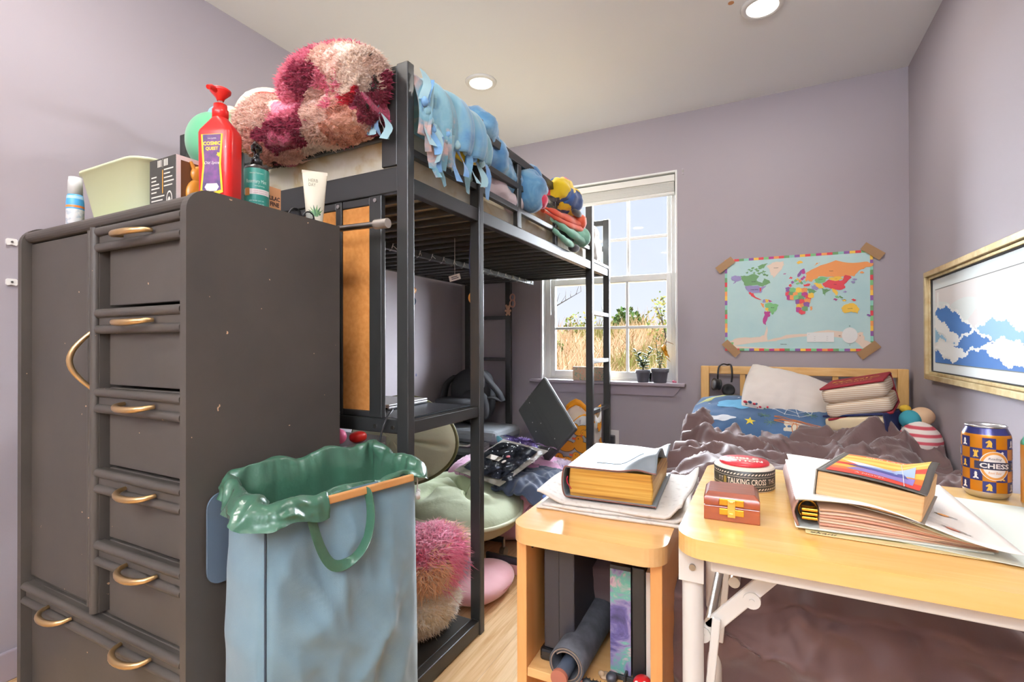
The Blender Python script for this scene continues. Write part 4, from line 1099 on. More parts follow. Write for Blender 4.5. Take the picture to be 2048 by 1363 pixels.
# little figure decal on the wall above the laptop
t = thing('wall_decal', 'small colourful cartoon decal on the wall above the laptop', 'decal', (XL, 2.6, .8))
b = MB(frame((XL + .0008, 2.545, .83), (0, -1, 0), (0, 0, 1)))
for k in range(26):
    x, y = R.gauss(0, .032), R.gauss(0, .034); r = R.uniform(.006, .016); a0 = R.random() * 6
    b.add([(x + r * math.cos(a0 + q * 2 * PI / 7) * R.uniform(.6, 1), y + r * math.sin(a0 + q * 2 * PI / 7), .00004 * k) for q in range(7)], [tuple(range(7))], False, k % 5)
b.build('sticker', [mat('decal_purple', '#55407a', .5), mat('decal_yellow', '#c9b63f', .5), mat('decal_slate', '#6c7396', .5), mat('decal_pale', '#d8d4d2', .5), mat('decal_black', '#2b2833', .5)], t)
# ------------------------------------------------------------------ under the loft
SAGE = mat('sage_fabric', '#b4bf9f', .8, sheen=.2, bump=.25, bs=24, bd=.012, col2='#bcc7a9', vs=4)
SAGED = mat('sage_piping', '#d9dfc2', .7)
t = thing('floor_chair', 'pale green leaf shaped floor chair with tufted seat under the loft', 'chair', (-1.33, 2.03, 0))
def polar(P, c):
    A_ = sorted((math.atan2(y - c[1], x - c[0]), math.hypot(x - c[0], y - c[1])) for x, y in P)
    def f(a):
        a = (a + PI) % (2 * PI) - PI
        for i in range(len(A_)):
            a0, r0_ = A_[i]; a1, r1_ = A_[(i + 1) % len(A_)]
            if i == len(A_) - 1: a1 += 2 * PI
            aa = a + (2 * PI if a < A_[0][0] and i == len(A_) - 1 else 0)
            if a0 <= aa <= a1: return r0_ + (r1_ - r0_) * (aa - a0) / (a1 - a0 + 1e-9)
        return A_[0][1]
    return lambda a: sum(f(a + d) for d in (-.24, -.12, 0, .12, .24)) / 5
sc_ = (-1.34, 2.10)
RS = polar([(-1.72, 2.2), (-1.66, 2.43), (-1.5, 2.48), (-1.25, 2.40), (-1.07, 2.17), (-1.0, 1.92), (-1.085, 1.752), (-1.2, 1.74), (-1.38, 1.78), (-1.62, 1.95)], sc_)
def seat(top):
    def f(u, v):
        a = 2 * PI * u; r = RS(a) * v
        puff = (1 - v ** 3.2)
        if top:
            cre = math.exp(-(v - .0) ** 2 / .02) * .055 + .030 * (max(0, math.cos(a * 4.5 + 1.2 * math.sin(5 * v))) ** 8) * sstep(.95, .3, v)
            z = .235 + .085 * puff ** .6 - cre + .014 * N3((r * math.cos(a) * 9, r * math.sin(a) * 9, 1), 1, 3)* puff + .012 * (1 - 3 * abs(N3((r * math.cos(a) * 7, r * math.sin(a) * 7, 4), 1, 8))) * puff
        else: z = .235 - .105 * (1 - v ** 5) ** .7
        return (sc_[0] + r * math.cos(a), sc_[1] + r * math.sin(a), z)
    return f
b = MB().grid(seat(True), 96, 30, 0, cu=True); sto = b.build('seat', SAGE, t)
b = MB().grid(lambda u, v: seat(False)(1 - u, v), 72, 12, 0, cu=True); b.build('seat_shell', mat('sage_underside', '#b3b08a', .8), t)
MB().tube([seat(True)(k / 80, 1) for k in range(80)], .009, 8, True).build('piping', SAGED, sto)
bc = V((-1.62, 1.95, .545)); bx = V((1, -.12, 0)).normalized(); by = V((.05, .22, 1)).normalized(); bn = bx.cross(by)
def bk(sg):
    def f(u, v):
        a = 2 * PI * u; rx = .345 * (1 + .06 * math.cos(2 * a)); ry = .215
        x = rx * math.cos(a) * v; y = ry * math.sin(a) * v
        h = .06 * (1 - v ** 3) ** .6 * sg
        if sg > 0: h -= .022 * max(0, math.cos(a * 7)) ** 10 * sstep(.05, .4, v) * sstep(1, .7, v)
        return bc + bx * x + by * y + bn * h
    return f
b = MB().grid(bk(1), 112, 22, 0, cu=True).grid(lambda u, v: bk(-1)(1 - u, v), 60, 12, 0, cu=True); bkr = b.build('backrest', mat('sage_back_lightened', '#e4ebcd', .75, sheen=.3, bump=.2, bs=24, bd=.01), t)  # paler copy of the seat fabric, lightened against the shade under the desk
MB().tube([bk(1)(k / 60, 1) for k in range(60)], .008, 8, True).build('piping', mat('piping_olive', '#6f6e4a', .7), bkr)
b = MB()
for x, y in ((-1.22, 1.86), (-1.12, 2.1), (-1.5, 2.2), (-1.5, 1.9)): b.tube([(-1.31, 2.03, .1), (x, y, .08)], .014, 8)
b.cyl((-1.31, 2.03, .08), (-1.31, 2.03, .15), .04); b.build('base_frame', DARKP, t)
for x, y in ((-1.22, 1.86), (-1.12, 2.1), (-1.5, 2.2), (-1.5, 1.9)):
    MB().cyl((x, y, .045), (x, y, .085), .008, n=10).cyl((x - .012, y, .024), (x + .012, y, .024), .024, n=16).build('caster', STEEL, t)

# pink printed bean bag
PINKB = mat('pink_print', '#d9a3c8', .85, vs=4, stops=[(.35, '#cf8fbc'), (.52, '#dca9cd'), (.6, '#e8c3dc'), (.68, '#d59ac4')], sheen=.3, bump=.15, bs=40, bd=.006)
bb = V((-1.30, 2.53, 0))
t = thing('bean_bag', 'pink printed bean bag slumped behind the pale green floor chair', 'bean bag', bb)
def bbf(u, v):
    a = 2 * PI * u; w = -.5 * PI + PI * v
    r = .395 * max(0, math.cos(w)) ** .5; z = .175 + .19 * math.copysign(abs(math.sin(w)) ** .75, math.sin(w))
    x, y = bb.x + r * math.cos(a) * .95, bb.y + r * math.sin(a)
    k = 1 if z > .05 else .2
    z += k * (.02 * N3((x * 6, y * 6, z * 4), 1, 2) + .014 * (1 - 3 * abs(N3((x * 7, y * 7, z * 8), 1, 9))))
    return (x + .015 * N3((a * 2, z * 9, 0), 1, 4), y, max(.004, z))
MB().grid(bbf, 90, 40, 0, cu=True).build('bag_cover', PINKB, t)
b = MB()
def onbag(a, z, du, dz): return V(bbf((a + du) / (2 * PI), z + dz)) + V((math.cos(a), math.sin(a), .6)) * .002
for k in range(34):                              # printed cartoon blobs and scribbles
    a0 = R.uniform(-2.2, 1.2); v0 = R.uniform(.42, .8); r1 = R.uniform(.03, .09)
    P = [onbag(a0, v0, r1 * math.cos(q * PI / 5) * (1 + .3 * math.sin(q * 3)), r1 * .32 * math.sin(q * PI / 5)) for q in range(10)]
    if k % 3 == 0: b.add(P, [tuple(range(10))], True, 0)
    b.tube(P, .0013, 4, True, mi=1)
b.build('print', [mat('print_cream', '#f0e4e0', .85), mat('print_plum', '#7a5a78', .85)], t)

# clear zip bag with folded navy cloth, dark garment
NAVC = mat('navy_jersey', '#36435a', .8, sheen=.3, bump=.1, bs=60, bd=.004)
t = thing('zip_bag', 'clear zip bag holding folded navy cloth, lying on the pink bean bag', 'bag', (-1.25, 2.38, .385))
Mz = eul((-1.225, 2.30, .415), 16, 4, -14)
MB(Mz).box(-.17, .15, -.20, .19, -.012, -.009).build('backing_card', PAPER, t)
MB(Mz @ Matrix.Translation((-.01, -.01, 0))).pillow(.135, .165, .013, n=24, p=8, wr=.003, ws=14).build('folded_cloth', NAVC, t)
b = MB(Mz); b.grid(lambda u, v: (-.185 + .38 * u, -.215 + .43 * v, .02 + .012 * N3((u * 9, v * 9, 0), 1, 3) - .03 * max(0, abs(2 * v - 1) - .9) * 8), 40, 40)
b.build('plastic_film', film('clear_plastic', 1.55, .05, .9, 24, .02), t)
MB(Mz).box(-.07, .02, -.06, -.02, .019, .0205).build('paper_label', PAPER, t)
MB(Mz).ball((.035, 0, .021), .012, .012, .004, 12, 6).build('charm', mat('charm_pink', '#e88a93', .5), t); MB(Mz).ball((.05, -.05, .021), .01, .016, .003, 12, 6).build('charm', PAPER, t)
b = MB()
def gf(u, v):
    x = -1.19 + .27 * u + .03 * v; y = 2.10 + .38 * v - .05 * u
    z = .352 + .012 * math.sin(PI * v) + .012 * N3((u * 6, v * 9, 0), 1, 6) + .012 * (1 - 3 * abs(N3((u * 4, v * 7, 1), 1, 7))) - .04 * sstep(.75, 1, u) - .04 * sstep(.14, 0, v)
    return (x, y, z)
b.sheet(gf, 44, 44, .012); o = b.build('dark_garment', [NAVC]); tag(o, 'crumpled dark navy garment under the clear zip bag', 'clothing')
b = MB()
b.sheet(lambda u, v: (-.925 + .04 * u + .03 * v, 2.10 + .30 * v, .325 - .05 * u + .02 * math.sin(PI * v)), 8, 16, .006)
o = b.build('blue_cloth', mat('blue_cloth', '#6d8fd0', .85)); tag(o, 'strip of bright blue cloth along the dark garment edge', 'clothing')

# suitcase, storage box, backpack
CASE = mat('case_grey', '#7b8085', .5, bump=.1, bs=300, bd=.001)
o = box('storage_box', (-1.99, -1.50, 2.62, 3.08, .0, .30), mat('box_black', '#2c2d2f', .6), bevel=.012); tag(o, 'plain black storage box on the floor under the grey suitcase', 'box')
t = thing('suitcase', 'grey hard suitcase with a metal handle and latches under the loft', 'suitcase', (-1.70, 2.83, .30))
def rbox(nm, x0, x1, y0, y1, z0, z1, m, par, bev): return box(nm, (x0, x1, y0, y1, z0, z1), m, par, bev)
rbox('shell', -1.92, -1.47, 2.66, 3.02, .302, .385, CASE, t, .03); rbox('lid', -1.92, -1.47, 2.66, 3.02, .388, .475, CASE, t, .03)
MB().tube([(-1.78, 2.662, .40), (-1.78, 2.63, .39), (-1.775, 2.61, .385), (-1.64, 2.61, .385), (-1.635, 2.63, .39), (-1.635, 2.662, .40)], .011, 8).build('handle', STEEL, t)
for x in (-1.86, -1.53): box('latch', (x - .018, x + .018, 2.648, 2.66, .365, .41), STEEL, t, .003)
BAG = mat('backpack_black', '#232428', .8, bump=.15, bs=250, bd=.001)
t = thing('backpack', 'black backpack with looping straps propped on the suitcase by the far bed end', 'backpack', (-1.82, 2.92, .475))
def bpf(p): return p * (1 + .06 * N3(p, 9))
MB().ball((-1.80, 2.94, .66), .16, .11, .185, 32, 20, e=.75, fn=bpf).build('body', BAG, t)
MB().ball((-1.74, 2.85, .60), .11, .05, .11, 24, 14, e=.75, fn=bpf).build('front_pocket', BAG, t)
def flatband(b, P, w, th, up):
    P = smooth_path(P, 6); up = V(up); vs = []
    for i, p in enumerate(P):
        tg = (P[min(i + 1, len(P) - 1)] - P[max(i - 1, 0)]).normalized(); sd = up.normalized(); nn = tg.cross(sd).normalized()
        vs += [p - sd * w / 2 - nn * th, p + sd * w / 2 - nn * th, p + sd * w / 2 + nn * th, p - sd * w / 2 + nn * th]
    n = len(P)
    b.add(vs, [(i * 4 + j, i * 4 + (j + 1) % 4, i * 4 + 4 + (j + 1) % 4, i * 4 + 4 + j) for i in range(n - 1) for j in range(4)] + [(0, 1, 2, 3), (4 * n - 1, 4 * n - 2, 4 * n - 3, 4 * n - 4)], True)
    return b
b = flatband(MB(), [(-1.90, 2.87, .80), (-1.95, 2.83, .74), (-1.97, 2.82, .62)], .05, .006, (.3, 1, 0)); b.build('strap', BAG, t)
b = flatband(MB(), [(-1.72, 2.89, .835), (-1.66, 2.90, .77), (-1.60, 2.93, .69), (-1.585, 2.96, .63)], .05, .006, (.3, 1, .2)); b.build('strap', BAG, t)
b = flatband(MB(), [(-1.585, 2.95, .63), (-1.62, 2.88, .66), (-1.68, 2.85, .64), (-1.70, 2.84, .55)], .028, .005, (0, 1, .3)); b.build('strap', BAG, t)
MB().box(-1.70, -1.67, 2.825, 2.83, .62, .64).tube([(-1.70, 2.82, .64), (-1.68, 2.815, .63), (-1.665, 2.82, .64)], .003, 6).build('buckle', STEEL, t)
b = MB().grid(lambda u, v: (-1.72 + .04 * u + .02 * math.sin(v * 3), 2.875 - .02 * u, .70 + .12 * v), 6, 10); b.build('lining', mat('lining_grey', '#b9b7c0', .8), t)
b = MB().lathe([(.0, .0), (.115, 0), (.12, .015), (.075, .02), (.07, .06), (.05, .075), (0, .08)], 32, (-1.86, 2.42, .803 - .22)); 
t = thing('round_case', 'round black zip case behind the black desk shelf', 'case', (-1.84, 2.5, .52))
MB().lathe([(0, 0), (.125, 0), (.14, .015), (.14, .035), (.125, .05), (0, .05)], 36, (-1.84, 2.78, .560)).build('lower_half', BAG, t)
MB().lathe([(0, 0), (.125, 0), (.14, .012), (.138, .03), (.12, .045), (0, .05)], 36, (-1.84, 2.78, .612)).build('upper_half', BAG, t)

# flat black case leaning on the wall
Mc = frame((-1.115, 2.60, .338), V((.46, -.12, .50)), V((-.46, .28, .52)))
DK = mat('case_black', '#3d3f3e', .6, bump=.1, bs=200, bd=.001)
t = thing('flat_case', 'flat black zip case standing on one corner below the window', 'case', (-1.115, 2.6, .33))
MB(Mc).box(0, .30, 0, .40, -.028, 0).build('case_body', DK, t, .012)
b = MB(Mc)
for y in (.0,): b.box(.092, .095, .004, .396, .0002, .0012).box(.128, .131, .004, .396, .0002, .0012).box(.16, .163, .004, .396, .0002, .0012)
b.build('ridge', DK, t)
b = MB(Mc)
for x, y in ((.112, .36), (.112, .2), (.05, .19), (.06, .25), (.03, .12), (.145, .06)): b.cyl((x, y, 0), (x, y, .0012), .0035, n=10)
b.build('rivet', STEEL, t)
MB(Mc).tube([(-.001, .01 + .019 * k, -.014 + .001 * (k % 2)) for k in range(21)], .003, 6).build('zip_edge', mat('zip_grey', '#8e9092', .5), t)

# duck gift bag
GB = mat('bag_white', '#eae7e0', .6)
t = thing('gift_bag', 'paper gift bag printed with yellow ducks below the window', 'gift bag', (-1.01, 2.92, 0))
gx0, gx1, gy0, gy1, gz1 = -1.135, -.905, 2.86, 2.985, .60
b = MB()
def gside(P, Q, n_, zt):
    P = V((*P, 0)); Q = V((*Q, 0)); nn = V(n_)
    b.sheet(lambda u, v: P.lerp(Q, u) + V((0, 0, .01 + v * (zt + .03 * math.sin(u * 7 + P.y) - .01))) + nn * (.012 * math.sin(PI * u) * v + .008 * N3((u * 4, v * 4, P.x), 1, 5)), 10, 10, .0012)
gside((gx0, gy0), (gx1, gy0), (0, -1, 0), .555); gside((gx1, gy0), (gx1, gy1), (1, 0, 0), .60); gside((gx1, gy1), (gx0, gy1), (0, 1, 0), .63); gside((gx0, gy1), (gx0, gy0), (-1, 0, 0), .57)
b.box(gx0, gx1, gy0, gy1, .004, .01)
b.build('paper_bag', GB, t)
DUCK = mat('duck_yellow', '#ee9f16', .55); DK2 = mat('duck_line', '#3a2a1a', .6); BEAK = mat('duck_beak', '#df5a2c', .55)
b = MB()
def duck(M, s, i):
    for mi, k in ((1, 1.09), (0, 1.0)):
        z = .0004 + .0004 * (1 - mi)
        body = [(.0 + s * k * 1.0 * math.cos(q * PI / 9), -.1 * s + s * k * .62 * math.sin(q * PI / 9)) for q in range(18)]
        hd = [(-.55 * s + s * k * .48 * math.cos(q * PI / 8), .62 * s + s * k * .46 * math.sin(q * PI / 8)) for q in range(16)]
        tl = [(.6 * s, .1 * s), (1.35 * s * k, .55 * s * k), (1.0 * s, -.2 * s)]
        for P, dz in ((body, 0), (hd, .0001), (tl, .00005)): b.add([M @ V((x, y, z + dz)) for x, y in P], [tuple(range(len(P)))], False, mi)
    b.add([M @ V((x * s, y * s, .0012)) for x, y in ((-.95, .78), (-1.42, .72), (-1.38, .52), (-.95, .48))], [(0, 1, 2, 3)], False, 2)
    b.add([M @ V((-.66 * s + .07 * s * math.cos(q), .74 * s + .07 * s * math.sin(q), .0014)) for q in range(7)], [tuple(range(7))], False, 1)
Mg = frame((-1.02, gy0 - .0165, .30), (1, 0, 0), (0, 0, 1))
for i, (x, y, s, a) in enumerate(((-.065, .195, .036, -20), (.03, .20, .036, 25), (-.06, .10, .042, 5), (.045, .10, .043, -10), (-.07, .0, .042, 15), (.03, .005, .042, -5), (.08, .19, .03, 60), (.085, .0, .034, 40), (-.02, -.09, .042, 20), (.07, -.09, .042, 0))):
    duck(Mg @ Matrix.Translation((x, y, .0015 * i * .2)) @ Matrix.Rotation(math.radians(a), 4, 'Z'), s * 1.25, i)
Mg2 = frame((gx1 + .0165, 2.92, .30), (0, 1, 0), (0, 0, 1))
for i, (x, y, s, a) in enumerate(((-.02, .22, .036, 30), (.01, .1, .042, -15), (-.01, -.02, .042, 10))):
    duck(Mg2 @ Matrix.Translation((x, y, .0003 * i)) @ Matrix.Rotation(math.radians(a), 4, 'Z'), s, i)
b.build('duck_print', [DUCK, DK2, BEAK], t)
b = MB()
for (P, Q, zt) in (((gx0, gy0), (gx1, gy0), .56), ((gx1, gy1), (gx0, gy1), .635), ((gx0, gy1), (gx0, gy0), .575)):
    P = V((*P, 0)); Q = V((*Q, 0))
    b.sheet(lambda u, v: P.lerp(Q, u) + V((0, 0, zt - .035 + .04 * v + .03 * math.sin(u * 7 + P.y))), 8, 3, .003)
b.build('rim_band', DUCK, t)

# fluffy cushions
def surf_pts(n, c, rx, ry, rz, M=None, zmin=None, amp=.1, sd=0):
    out = []
    while len(out) < n:
        p = V((R.gauss(0, 1), R.gauss(0, 1), R.gauss(0, 1))).normalized()
        q = V((p.x * rx, p.y * ry, p.z * rz)); q = q * (1 + amp * N3(q, 12, sd)); nn = V((p.x / rx, p.y / ry, p.z / rz)).normalized()
        if M: q = M @ q; nn = M @ nn
        q = q + V(c)
        if zmin is None or q.z > zmin: out.append((q, nn))
    return out
def fluffy(nm, label, c, r, mats, mfn, n, L, w, rot=None, zmin=None, core=None):
    t = thing(nm, label, 'cushion', (c[0], c[1], c[2] - r[2]))
    M = Euler(tuple(math.radians(a) for a in rot)).to_matrix() if rot else None
    MB((Matrix.Translation(c) @ M.to_4x4()) if M else Matrix.Translation(c)).ball((0, 0, 0), r[0] * .97, r[1] * .97, r[2] * .97, 30, 18).build('stuffing', core or mats[0], t)
    b = MB().fur(surf_pts(n, c, *r, M=M, zmin=zmin), L, w, mfn); b.build('fur', mats, t)
    return t
FP = [furmat('fur_pink', '#ffbdd2'), furmat('fur_hot', '#fba4bf'), furmat('fur_peach', '#ffdcb8'), furmat('fur_blue', '#a9cfe2'), furmat('fur_blush', '#fbcbd8'), furmat('fur_cream', '#f4e2cf')]
pc = V((-1.05, 1.42, .275))
def pm(p):
    q = N3(p, 7, 3); z = p.z - pc.z
    if z < -.02 and p.y > 1.47: return R.choice((3, 3, 4))
    if z < .02 and p.y < 1.385: return R.choice((2, 2, 5))
    if p.y > 1.50: return R.choice((5, 4, 2))
    if z > .05 and q > .1: return R.choice((4, 0))
    return R.choice((0, 1, 1, 0)) if q < .2 else R.choice((0, 4, 2))
fluffy('shaggy_cushion', 'shaggy rainbow pink cushion resting on the cream one on the base shelf', pc, (.10, .155, .085), FP, pm, 7000, .042, .0028, zmin=.12, core=FP[4])
FC = [furmat('fur_ivory', '#fff8ea'), furmat('fur_sand', '#f7ead2'), furmat('fur_white', '#fffdf8')]
fluffy('shaggy_cushion', 'shaggy cream cushion on the black base shelf behind the hamper', V((-1.055, 1.38, .13)), (.105, .15, .075), FC, lambda p: R.choice((0, 0, 2, 0, 1)) if N3(p, 9) > -.2 else R.choice((0, 1)), 7500, .02, .002, zmin=.045, core=FC[0])
b = MB(eul((-1.035, 1.46, .205), 20, 60, 30)).box(-.015, .015, -.012, .012, -.001, .001); o = b.build('fabric_tag', PAPER); tag(o, 'small white sewn tag between the two shaggy cushions', 'tag')
FM = [furmat('fur_lilac', '#c6b2e2'), furmat('fur_violet', '#9686d2'), furmat('fur_rose', '#e8a5c4'), furmat('fur_sky', '#a3b8ec'), furmat('fur_pale', '#ece0ea')]
fluffy('fluffy_cushion', 'blue, pink and violet long pile cushion in front of the duck bag', V((-1.0, 2.62, .17)), (.19, .16, .17), FM, lambda p: (4 if p.z > .30 + .02 * N3(p, 8) else (3 if N3(p, 9) > .18 else 2 if N3(p, 9) < -.15 else R.choice((1, 0)))), 6500, .045, .0026, zmin=.05, core=FM[0])
t = fluffy('plush_animal', 'lilac long haired plush animal with a teal ear, under the flat case', V((-1.29, 2.62, .34)), (.12, .15, .10), FM, lambda p: 1 if N3(p, 10) > .25 else 0, 4500, .04, .0026, rot=(0, 20, 20), core=FM[0])
t['category'] = 'plush toy'
b = MB(eul((-1.40, 2.60, .43), -20, -50, 0)).ball((0, 0, 0), .02, .012, .055, 16, 12); b.build('ear', mat('ear_teal', '#6fb9c8', .8), t)
# pink floor cushion and bracket
PK = mat('pink_velvet', '#dfa3ac', .85, sheen=.5, col2='#e6b4ba', vs=6)
t = thing('floor_cushion', 'small flat round pink cushion on the wooden floor by the post', 'cushion', (-1.03, 1.76, 0))
b = MB().ball((-1.04, 1.745, .052), .125, .175, .05, 40, 20, e=.9, fn=lambda p: p * (1 + .05 * N3(p, 10))); b.build('pad', PK, t)
MB().tube([(-1.04 + .121 * math.cos(a), 1.745 + .170 * math.sin(a), .05) for a in [k * PI / 24 for k in range(48)]], .003, 6, True).build('seam', mat('pink_seam', '#c98791', .8), t)
t = thing('metal_bracket', 'bent chrome and pink metal bracket lying beside the pink floor cushion', 'bracket', (-.98, 1.93, 0))
b = MB().box(-1.12, -.945, 1.93, 1.945, .055, .085).box(-.96, -.945, 1.93, 1.945, 0, .085); b.build('bar', mat('bracket_dark', '#5a5e68', .25, .8), t, .002)
MB().box(-1.115, -.962, 1.932, 1.943, .012, .0535).build('web', PK, t, .002)
MB().lathe([(.0, 0), (.022, 0), (.02, .012), (.008, .02), (0, .02)], 20, (-.925, 1.915, 0)).build('foot', CHROME, t)
t = thing('toy_cabinet', 'grey cabinet unit with pink and red toys behind the wardrobe back', 'cabinet', (-1.75, 1.65, 0))
box('cabinet', (-1.95, -1.63, 1.56, 1.86, 0, .575), mat('drawer_grey', '#7d7b7e', .5), t, .006)
box('drawer', (-1.628, -1.622, 1.58, 1.84, .40, .55), mat('drawer_pale', '#9c9aa0', .4), t, .003)
o = MB().ball((-1.675, 1.60, .612), .035, .032, .034).build('toy_ball', mat('toy_pink', '#ef6f9a', .35)); tag(o, 'small glossy pink ball toy on the grey drawer unit', 'toy')
o = MB().ball((-1.64, 1.68, .60), .032, .04, .024, e=.8).build('toy_block', mat('toy_red', '#dd2018', .35)); tag(o, 'small red toy beside the pink ball on the drawer unit', 'toy')
# ------------------------------------------------------------------ wooden bed
PINE = wood('pine', '#d9a257', '#ecc17c', (10, 10, 2), .42, vs=2.5); PINEX = wood('pine_across', '#d9a257', '#efc583', (2, 10, 14), .42, vs=2.5)
t = thing('wooden_bed', 'honey pine bed with a slatted headboard under the world map', 'bed', (.155, 2.18, 0))
hx0, hx1, hy0, hy1, hz = -.339, .646, 3.128, 3.172, .885
for x in (hx0, hx1 - .045): box('headboard_post', (x, x + .045, hy0, hy1, 0, hz), PINE, t, .003)
box('headboard_rail', (hx0 + .0455, hx1 - .0455, hy0 + .004, hy1 - .004, hz - .045, hz), PINEX, t, .003)
box('headboard_rail', (hx0 + .0455, hx1 - .0455, hy0 + .004, hy1 - .004, .36, .42), PINEX, t, .003)
for k, x in enumerate((-.115, .105, .335)): box('headboard_slat', (x - .014, x + .014, hy0 + .010, hy1 - .012, .42, hz - .045), PINE, t, .002)
for x in (hx0 + .01, hx1 - .034): box('side_board', (x, x + .024, 1.24, hy0, .20, .33), wood('pine_long', '#d9a257', '#ecc17c', (10, 2, 10), .42), t, .003)
for x in (hx0, hx1 - .045): box('foot_post', (x, x + .045, 1.20, 1.24, 0, .36), PINE, t, .003)
box('foot_rail', (hx0 + .0455, hx1 - .0455, 1.206, 1.234, .20, .33), PINEX, t, .003)
box('slat_base', (hx0 + .036, hx1 - .036, 1.25, hy0 - .005, .25, .268), PINEX, t)
b = MB()
b.cyl((.57, hy0 + .006, .862), (.57, hy0 + .001, .862), .006, n=14); b.build('screw', STEEL, t)
o = mbox(-.30, .61, 1.245, 3.115, .27, .478, wr=.003).build('mattress', mat('mattress_shade_dark', '#262325', .85)); tag(o, 'mattress on the pine bed under the brown duvet, coloured dark for the shade there', 'mattress')  # near-black colour stands in for the shade under the duvet hem

# duvet: crumpled, hanging over the foot and the left side
DUV = mat('brown_duvet', '#5c423f', .62, sheen=.4, col2='#644a47', vs=3, bump=.1, bs=500, bd=.0008)
def crest(x, y, s): return max(0, 1 - 2.3 * abs(noise.noise(V((x, y, s))))) ** 1.4
def ridg(x, y, s=0): return 1 - 2 * abs(noise.noise(V((x, y, s))))
def duv(u, v):
    s = -.30 + 1.28 * u; tt = -.36 + 2.06 * v       # s along x from the left edge, tt along y from the foot edge
    x0, y0, z0 = -.335, 1.195, .525
    def over(q, drop):                               # rounded edge: returns (along, down)
        r = .06
        if q >= r: return q, 0
        if q > -r * .57:
            a = (r - q) / r; a = min(PI / 2, a); return r - r * math.sin(a), r * (1 - math.cos(a))
        return 0 - .015 * (1 + .6 * math.sin(9 * u + 3)), r + (-r * .57 - q)
    fs, ds = over(s, 0); ft, dt = over(tt, 0)
    wx = s + .11 * noise.noise(V((s * 3, tt * 3, 2))) + .04 * noise.noise(V((s * 8, tt * 8, 2))); wy = tt + .11 * noise.noise(V((s * 3, tt * 3, 7))) + .04 * noise.noise(V((s * 8, tt * 8, 7)))
    top = sstep(.0, .25, tt)
    f = .050 * crest(wx * 1.5 + .8 * wy, wy * 5 - wx * 1.2, 1) + .045 * crest(wx * 3.6 - 2.5 * wy, wy * 5 + 2.4 * wx, 5) + .026 * crest(wx * 3 + 5 * wy, wy * 9 - 4.5 * wx, 9) + .018 * crest(wx * 9 - 3 * wy, wy * 13 + 5 * wx, 12) + .006 * ridg(wx * 20, wy * 26, 3) - .062
    f = f * (.5 + .6 * sstep(.4, 1.2, tt))
    # bunched up towards the pillows
    f += .062 * sstep(1.05, 1.5, tt) * (.7 + .4 * noise.noise(V((s * 5, tt * 2, 4))))
    f += .07 * math.exp(-((s - .06) ** 2) / .022 - ((tt - 1.50) ** 2) / .02)
    f += .075 * math.exp(-((s - .76) ** 2) / .010 - ((tt - 1.42) ** 2) / .03)
    z = z0 + f - ds - dt
    x = x0 + fs; y = y0 + ft
    dn = min(1, (ds + dt) / .08)
    if dt > .03: y -= .02 + .04 * noise.noise(V((s * 4, tt * 2, 3))) + .055 * ridg(s * 3.2 + tt * 3, tt * 3.4 - s, 8) + .022 * ridg(s * 9 - tt * 4, tt * 6 + s * 3, 4); 
    if ds > .03: x -= .02 + .02 * ridg(tt * 5, s * 4, 8)
    x = min(x, .655)
    if dt > 0:                                       # hem rises to the right
        lim = .275 + .46 * max(0, s - .27) * .85 + .012 * math.sin(s * 16)
        z = max(z, lim - .0 + (z - lim) * .06)
    z = max(z, .1)
    return (x, y, z)
MB().sheet(duv, 170, 230, -.004).build('d', DUV)
o = bpy.data.objects['d']; o.name = 'duvet'; tag(o, 'crumpled dark brown duvet on the wooden bed, hanging over its foot', 'duvet')
# pillows
NB = mat('night_blue', '#3b5b7f', .85, col2='#44668c', vs=7, sheen=.2, bump=.1, bs=200, bd=.001)
t = thing('pillow', 'dark blue pillow printed with clouds, a star and a spider web', 'pillow', (.0, 2.85, .5))
Mp = eul((-.005, 2.845, .605), 24, 3, -2)
b = MB(Mp).pillow(.355, .22, .085, n=50, p=3, wr=.006, ws=8, seed=3); b.build('pillow_case', NB, t)
def ptop(x, y, d=.002):
    a = x / .355; c = y / .22
    h = max(0, 1 - abs(a) ** 3) ** .55 * max(0, 1 - abs(c) ** 3) ** .55
    x_ = x * (1 - .07 * c * c); y_ = y * (1 - .07 * a * a)
    w = noise.noise(V((x_ * 8 + 3, y_ * 8, 3.1))) * .006 * 2 + noise.noise(V((x_ * 24 + 3, y_ * 24, 1))) * .006
    return Mp @ V((x_, y_, .085 * h + w * min(1, 6 * h) + d))
def pfill(b, P, mi, d=.002, n=5):
    """flat shape laid on the pillow: fan from its middle, subdivided"""
    c = V((sum(p[0] for p in P) / len(P), sum(p[1] for p in P) / len(P))); k = len(P); vs = []
    for q in range(n + 1): vs += [ptop(c.x + (p[0] - c.x) * q / n, c.y + (p[1] - c.y) * q / n, d) for p in P]
    b.add(vs, [(q * k + i, q * k + (i + 1) % k, (q + 1) * k + (i + 1) % k, (q + 1) * k + i) for q in range(n) for i in range(k)], True, mi)
def pline(b, P, r, mi, n=6):
    pts = []
    for i in range(len(P) - 1): pts += [ptop(P[i][0] + (P[i + 1][0] - P[i][0]) * q / n, P[i][1] + (P[i + 1][1] - P[i][1]) * q / n, .0015) for q in range(n)]
    b.tube(pts + [ptop(*P[-1], .0015)], r, 5, mi=mi)
b = MB()
def cloud(cx, cy, s, ys=.42): return [(cx + s * math.cos(a) * (1 + .10 * math.cos(5 * a)), cy + s * ys * math.sin(a) * (1 + .18 * math.cos(5 * a))) for a in [k * PI / 20 for k in range(40)]]
pfill(b, cloud(-.135, .035, .095), 0); pfill(b, cloud(-.20, -.10, .07, .3), 1)
